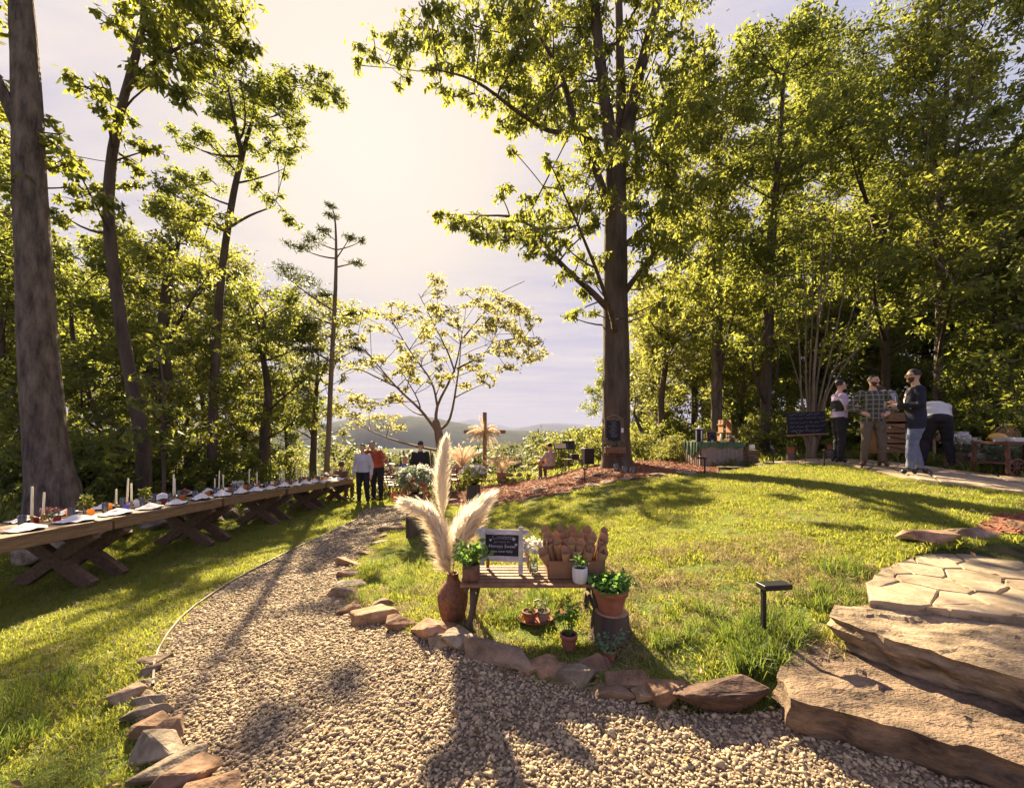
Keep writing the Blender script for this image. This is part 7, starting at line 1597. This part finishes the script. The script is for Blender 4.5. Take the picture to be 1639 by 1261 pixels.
    for sd2 in ('L', 'R'):
        e, w = J['el' + sd2], J['wr' + sd2]; d = (w - e).normalized(); up = Vector((0, 0, 1)) if abs(d.z) < .8 else Vector((0, 1, 0)); x = d.cross(up).normalized(); n = x.cross(d).normalized()
        if abs(d.z) >= .8: x, n = n, x
        mb.ball(w + d * .045, (.040, .040, .040), 10, 6); mb.bar(w, w + d * .085, .074, .030, up=n)
        for k, L in enumerate((.062, .074, .070, .054)):
            o = w + d * .080 + x * (-.029 + .0193 * k); mb.tube([o, o + d * L * .5 + n * -.006, o + d * L * .8 - n * .022], [.0098, .009, .0075], 6)
        o = w + d * .022 - x * .030; mb.tube([o, o - x * .030 + d * .026, o - x * .036 + d * .058], [.012, .0105, .008], 6); hands.append(w + d * .07)
    raw = mb.mesh('body_raw', top); ob = bpy.data.objects.new('raw', raw); COL.objects.link(ob); rm_ = ob.modifiers.new('fuse', 'REMESH'); rm_.mode = 'VOXEL'; rm_.voxel_size = vox; rm_.use_smooth_shade = True
    sm_ = ob.modifiers.new('soft', 'SMOOTH'); sm_.iterations = 5; sm_.factor = .5
    dg = bpy.context.evaluated_depsgraph_get(); me = bpy.data.meshes.new_from_object(ob.evaluated_get(dg)); bpy.data.objects.remove(ob); bpy.data.meshes.remove(raw); me.name = 'person_body'
    # wrinkle the clothes a little, colour by the nearest bone
    co = np.empty(len(me.vertices) * 3); me.vertices.foreach_get('co', co); co = co.reshape(-1, 3)
    seg = [(np.array(J[a]), np.array(J[b]), a, b) for a, b in BONES] + [(np.array(J['nk']), np.array(hc), 'nk', 'head')]
    dist = []; par = []
    for a, b, na, nb_ in seg:
        ab = b - a; t = np.clip(((co - a) @ ab) / (ab @ ab), 0, 1); rr_ = RAD.get(na, (.09,))[0]; rr2 = RAD.get(nb_, (.09,))[0]; dist.append(np.linalg.norm(co - a - t[:, None] * ab, axis=1) - (rr_ * (1 - t) + rr2 * t)); par.append(t)
    dist = np.array(dist); par = np.array(par); near = dist.argmin(0); vm = np.zeros(len(co), int)  # 0 top 1 bottom 2 skin 3 shoe 4 eye 5 lip
    pel, wai = np.array(J['pel']), np.array(J['wai']); tor = (wai - pel) / np.linalg.norm(wai - pel)
    for i, (a, b, na, nb_) in enumerate(seg):
        k = near == i; t = par[i]
        if nb_ in ('head',): vm[k] = 2
        elif na == 'nb': vm[k] = np.where(t[k] > .25, 2, 0)
        elif na in ('elL', 'elR'): vm[k] = np.where(t[k] > (sleeve * .96), 2, 0)
        elif na in ('shL', 'shR'): vm[k] = np.where(t[k] > (max(.5, sleeve) if sleeve < 1 else 9), 2, 0)
        elif na in ('hiL', 'hiR', 'knL', 'knR'):
            along = (co[k] - pel) @ tor; vm[k] = np.where((along > -hem) & (na[:2] == 'hi'), 0, 1)
            if leg_bare and na[:2] == 'kn': vm[k] = 2
        elif na in ('anL', 'anR'): vm[k] = 3
        elif na == 'pel': along = (co[k] - pel) @ tor; vm[k] = np.where(along > -hem + .02, 0, 1)
    for hnd in hands: vm[np.linalg.norm(co - np.array(hnd), axis=1) < .115 * (1 if True else 0)] = np.where(vm[np.linalg.norm(co - np.array(hnd), axis=1) < .115] == 0, np.where(np.linalg.norm(co[np.linalg.norm(co - np.array(hnd), axis=1) < .115] - np.array(hnd), axis=1) < .075, 2, 0), vm[np.linalg.norm(co - np.array(hnd), axis=1) < .115])
    hd = np.linalg.norm(co - np.array(hc), axis=1) < .13; vm[hd & (co[:, 2] > J['nk'].z - .02)] = 2
    if shoe is not None:
        for sd2 in ('L', 'R'):
            a = np.array(J['an' + sd2]); vm[(np.linalg.norm(co[:, :2] - (a[:2] + np.array(J['to' + sd2])[:2]) / 2, axis=1) < .17) & (co[:, 2] < a[2] + .005) & (co[:, 2] > a[2] - .2)] = 3
    for sx in (-1, 1): vm[np.linalg.norm(co - np.array(hp_(.030 * sx, .088, .014)), axis=1) < .0125] = 4
    vm[np.linalg.norm(co - np.array(hp_(0, .094, -.058)), axis=1) < .016] = 5
    off = np.zeros(len(co))
    cl = (vm == 0) | (vm == 1)
    for i in np.nonzero(cl)[0]: off[i] = mnoise.noise((co[i][0] * 9, co[i][1] * 9, co[i][2] * 15 + face * 3)) * .011 + .004
    nrm = np.empty(len(co) * 3); me.vertices.foreach_get('normal', nrm); co = (co + nrm.reshape(-1, 3) * off[:, None]); me.vertices.foreach_set('co', co.ravel())
    for m in list(me.materials): pass
    me.materials.clear()
    for m in (top, bottom, skin, shoe or skin, EYE, LIP): me.materials.append(m)
    pv = np.array([p.vertices[0] for p in me.polygons]); me.polygons.foreach_set('material_index', vm[pv].astype(np.int32)); me.polygons.foreach_set('use_smooth', np.ones(len(pv), bool)); me.update()
    o = link('person', me); o.location = loc; o.rotation_euler[2] = face; o.scale = (s,) * 3; tag(o, label, 'person')
    style, hm = hair
    if cap is not None or style != 'none':
        hb = MB(); V = []; nu, nv = 18, 9; long_ = {'short': .35, 'bob': .35, 'bun': .3}.get(style, .3)
        for i in range(nv + 1):
            for j in range(nu):
                a = 6.283 * j / nu; front = math.sin(a); low = 1.05 + (.55 if front < .2 else -.22 * (front - .2)) + (.45 if style == 'bob' and front < .35 else 0); t = low * i / nv
                q = Vector((.081 * math.sin(min(t, 1.57)) * math.cos(a), .098 * math.sin(min(t, 1.57)) * math.sin(a) - .006, .120 * math.cos(t))); 
                if style == 'bob' and t > 1.4: q.x *= 1.18; q.y *= 1.12
                q *= 1 + .03 * mnoise.noise(q * 40); V.append(tuple(hc + Rm @ q))
        hb.add(V, [(i*nu+j, (i+1)*nu+j, (i+1)*nu+(j+1) % nu, i*nu+(j+1) % nu) for i in range(nv) for j in range(nu)])
        if style == 'bun': hb.ball(hp_(0, -.10, .03), .045, 8, 6)
        obj('hair', hb, hm, o, True)
    if beard:
        bb = MB(); V = []; nu, nv = 12, 5
        for i in range(nv + 1):
            for j in range(nu + 1):
                a = math.pi * (j / nu) ; t = 1.82 + .95 * i / nv; dip = .22 * math.sin(a) ** 6 * (1 - i / nv); t += dip; V.append(tuple(hp_(.0755 * math.sin(t) * math.cos(a), .096 * math.sin(t) * math.sin(a) + .016 * i / nv + .001, .114 * math.cos(t) - .008 * i / nv)))
        bb.add(V, [(i*(nu+1)+j, i*(nu+1)+j+1, (i+1)*(nu+1)+j+1, (i+1)*(nu+1)+j) for i in range(nv) for j in range(nu)]); obj('beard', bb, beard, o, True)
    if glasses:
        gb = MB()
        for sx in (-1, 1): gb.tube([hp_(.034 * sx + .023 * math.cos(t_), .100, .012 + .017 * math.sin(t_)) for t_ in np.linspace(0, 6.283, 13)], .003, 4); gb.bar(hp_(.066 * sx, .095, .016), hp_(.078 * sx, .0, .012), .006, .008)
        obj('glasses', gb, BLACK, o)
    if cap:
        cbm = MB(); V = []
        for i in range(7):
            for j in range(18): a = 6.283 * j / 18; t = 1.25 * i / 6; V.append(tuple(hp_(.086 * math.sin(t) * math.cos(a), .104 * math.sin(t) * math.sin(a) - .004, .05 + .082 * math.cos(t))))
        cbm.add(V, [(i*18+j, (i+1)*18+j, (i+1)*18+(j+1) % 18, i*18+(j+1) % 18) for i in range(6) for j in range(18)]); cbm.box(hp_(0, .12, .072), (.13, .09, .012), Rm); obj('cap', cbm, cap, o, True)
    if extra: extra(o, J)
    return o
def gp(x, y, dz=0.0): return Vector((x, y, g(x, y) + dz))
# the man at the end of the tables
P = dict(STAND, wrL=(-.27, .04, .86), elL=(-.27, -.03, 1.13), wrR=(.27, .05, .88), elR=(.275, -.03, 1.14), anL=(-.15, -.02, .085), toL=(-.21, .12, .035), knL=(-.125, .02, .50), anR=(.13, -.02, .085), toR=(.18, .13, .035), knR=(.12, .02, .5))
q = at(581, 808, 12.0); 
def belt(o, J): mb = MB(); mb.lathe([(.158, .985), (.160, 1.015)], 20, cap=False, sy=.82); obj('belt', mb, BLACK, o, True)
person('man in a pale blue shirt and black trousers standing at the far table end', gp(q.x, q.y), math.pi - .12, 1.76, P, SHIRT_W, TROU_B, bulk=1.14, hair=('short', HAIR), waist=1.05, look=-.1, extra=belt)
# leaning man in red
P = dict(STAND, wai=(0, .03, 1.08), che=(0, .16, 1.28), nb=(0, .24, 1.41), nk=(0, .29, 1.48), head=(0, .36, 1.57), shL=(-.185, .22, 1.37), shR=(.185, .22, 1.37), elR=(.25, .30, 1.13), wrR=(.2, .46, .98), elL=(-.36, .28, 1.14), wrL=(-.56, .40, .98))
q = at(604, 795, 12.5)
def paper(o, J):
    pass
person('man in a rust red shirt leaning forward and holding out papers', gp(q.x, q.y, .05), math.pi - .1, 1.93, P, REDS, TROU_B, skin=SKIN_T, sleeve=.8, hair=('short', HAIR), bulk=1.06, nod=-.3, look=.2)
mb = MB(); mb.box((0, 0, 0), (.26, .18, .012)); o = obj('programme_stack', mb, PAPER); o.location = at(625, 742, 12.1); o.rotation_euler = (.1, .1, .4); tag(o, 'small stack of white papers in the hand of the man in red', 'papers')
# blazer seen from behind
q = at(673, 808, 11.4)
P = dict(STAND, elL=(-.245, -.03, 1.14), wrL=(-.22, .04, .90), elR=(.245, -.03, 1.14), wrR=(.22, .05, .90))
person('man in a dark blazer and tan trousers seen from behind, left of the redbud trunk', gp(q.x, q.y), -.15, 1.80, P, DARKB, TANT, SHOE_B, hem=.17, hair=('short', HAIR), beard=HAIR_B, bulk=1.12, look=-.35)
# seated boy in blue
q = at(647, 775, 13.9); person('fair haired person in a royal blue shirt seated among the brown chairs', gp(q.x, q.y, .08), -.5, 1.74, SEATED, BLUES, TROU_B, hair=('short', HAIR_L), sleeve=.5, look=-.6)
# seated woman with bob
q = at(545, 790, 12.6); person('woman with a dark bob seated with her back to us behind the farthest table', gp(q.x, q.y, -.02), -.3, 1.68, SEATED, OLIVE, OLIVE, hair=('bob', HAIR_B), sleeve=.3, skin=SKIN_T, look=-.2)
c = copy_tree(CP, gp(q.x, q.y), -.3, 'brown folding chair under the woman with the dark bob')
# seated musician
q = at(881, 772, 14.35)
P = dict(SEATED, elL=(-.30, .10, .76), wrL=(-.34, .34, .82), elR=(.26, .06, .72), wrR=(.10, .25, .66))
def no(o, J): pass
person('musician in faded plaid seated on the low wall with his back turned, dark cap on', gp(q.x, q.y, -.08), .65, 1.74, P, PLAIDW, GREYT, hair=('short', HAIR), cap=HAIR_B, bulk=1.08)
q = at(866, 772, 14.5)
mb = MB(); pts = []
for t in np.linspace(0, 6.283, 24, endpoint=False): r_ = .17 * (1 + .16 * math.cos(2 * t)); pts.append((r_ * math.cos(t), r_ * .85 * math.sin(t)))
root = thing('guitar', gp(q.x + .05, q.y - .0, .62), 'pale guitar held across the lap of the seated musician', 'guitar'); root.rotation_euler = (R(80), R(-12), .5); mb.prism(pts, -.05, .05); smooth_bevel(obj('body', mb, WOOD_ORANGE, root), .008, 1); mb = MB(); mb.bar((-.16, 0, .03), (-.62, .05, .03), .05, .02); obj('neck', mb, WOOD_DK, root); mb = MB(); mb.lathe([(0, .051), (.045, .051)], 14, cap=False); obj('sound_hole', mb, BLACK, root)
# the group on the right
def on_path(px, py, y): p = at(px, py, y); return Vector((p.x, y, g(p.x, y) + .045))
P = dict(STAND, elL=(-.25, .06, 1.18), wrL=(.04, .26, 1.20), elR=(.25, .06, 1.16), wrR=(-.05, .24, 1.13), toL=(-.12, .16, .035))
person('man in a lilac shirt, dark vest and black cap with folded arms', on_path(1343, 743, 8.75), -1.9, 1.76, P, LILAC, TROU_B, hair=('short', HAIR), cap=BLACK, bulk=1.12, sleeve=1.0, waist=1.08, look=.15, nod=-.15, extra=lambda o, J: obj('vest', MB().lathe([(.184, 1.10), (.194, 1.18), (.198, 1.28), (.196, 1.33)], 22, cap=False, sy=.72), BLACK, o, True))
P = dict(STAND, elL=(-.36, -.08, 1.17), wrL=(-.19, .10, 1.04), elR=(.36, -.08, 1.17), wrR=(.19, .10, 1.04), anL=(-.16, -.02, .085), toL=(-.24, .11, .035), knL=(-.13, .03, .5), anR=(.14, -.02, .085), toR=(.22, .11, .035), knR=(.12, .03, .5))
person('bearded man in a green plaid shirt with both hands on his hips', on_path(1397, 756, 8.1), 2.8, 1.80, P, PLAID, GREYT, SHOE_B, hair=('short', HAIR), beard=HAIR_B, bulk=1.05, look=.65, hem=.08)
P = dict(STAND, elL=(-.26, .0, 1.16), wrL=(-.08, .26, 1.17), elR=(.25, .02, 1.16), wrR=(.05, .27, 1.22), anL=(-.12, .10, .085), toL=(-.14, .27, .035), knL=(-.11, .08, .5), anR=(.13, -.10, .085), toR=(.16, .07, .035))
def shirt_front(o, J):
    mb = MB(); V = []
    for i, (z, w, y) in enumerate(((1.47, .055, .072), (1.38, .055, .128), (1.26, .04, .150), (1.14, .012, .150))): V += [(-w, y, z), (w, y, z)]
    mb.add(V, [(0, 1, 3, 2), (2, 3, 5, 4), (4, 5, 7, 6)]); obj('shirt_front', mb, PLAIDW, o)
person('bearded man in glasses, navy blazer and blue jeans, facing the other men', on_path(1466, 766, 7.2), 1.05, 1.85, P, NAVY, JEAN, hair=('short', HAIR), beard=HAIR_B, glasses=True, bulk=1.08, hem=.17, waist=1.06, nod=.05, look=-.1, extra=shirt_front)
# bending man
P = dict(STAND, pel=(0, -.12, .92), wai=(0, -.02, 1.05), che=(0, .17, 1.16), nb=(0, .31, 1.17), nk=(0, .38, 1.14), head=(0, .48, 1.09), shL=(-.19, .25, 1.17), shR=(.19, .25, 1.17), elL=(-.22, .42, .78), wrL=(-.16, .55, .60), elR=(.22, .42, .78), wrR=(.16, .55, .60), hiL=(-.1, -.11, .88), hiR=(.1, -.11, .88), anL=(-.20, -.02, .085), anR=(.20, -.02, .085), toL=(-.24, .14, .035), toR=(.24, .14, .035), knL=(-.15, -.0, .49), knR=(.15, .0, .49))
person('man in a white shirt and black trousers bending down', on_path(1499, 757, 8.1), -.62, 1.80, P, TOPW, TROU_B, hair=('short', HAIR), bulk=1.22, waist=1.05)
# half hidden person behind the plaid shirt
person('dark haired man in a white shirt, hidden behind the man in plaid', on_path(1408, 745, 9.6), -2.2, 1.72, dict(STAND, elR=(.30, .05, 1.2), wrR=(.22, .16, 1.45)), TOPW, TROU_B, hair=('bun', HAIR_B), skin=SKIN_T, look=.9)
HAZE_D = 2.5e-4
# ------------------------------------------------------------------ air
hz_ = MB(); hz_.box((0, 2500, 55), (26000, 13000, 300)); ho = obj('haze', hz_, None); ho.data.materials.clear()
hm_ = bpy.data.materials.new('haze'); hm_.use_nodes = True; nt_ = hm_.node_tree; nt_.nodes.remove(nt_.nodes['Principled BSDF'])
pv_ = nt_.nodes.new('ShaderNodeVolumePrincipled'); pv_.inputs['Density'].default_value = HAZE_D; pv_.inputs['Color'].default_value = (.38, .41, .60, 1); pv_.inputs['Anisotropy'].default_value = 0.0
nt_.links.new(pv_.outputs[0], nt_.nodes['Material Output'].inputs['Volume']); ho.data.materials.append(hm_); ho['kind'] = 'stuff'
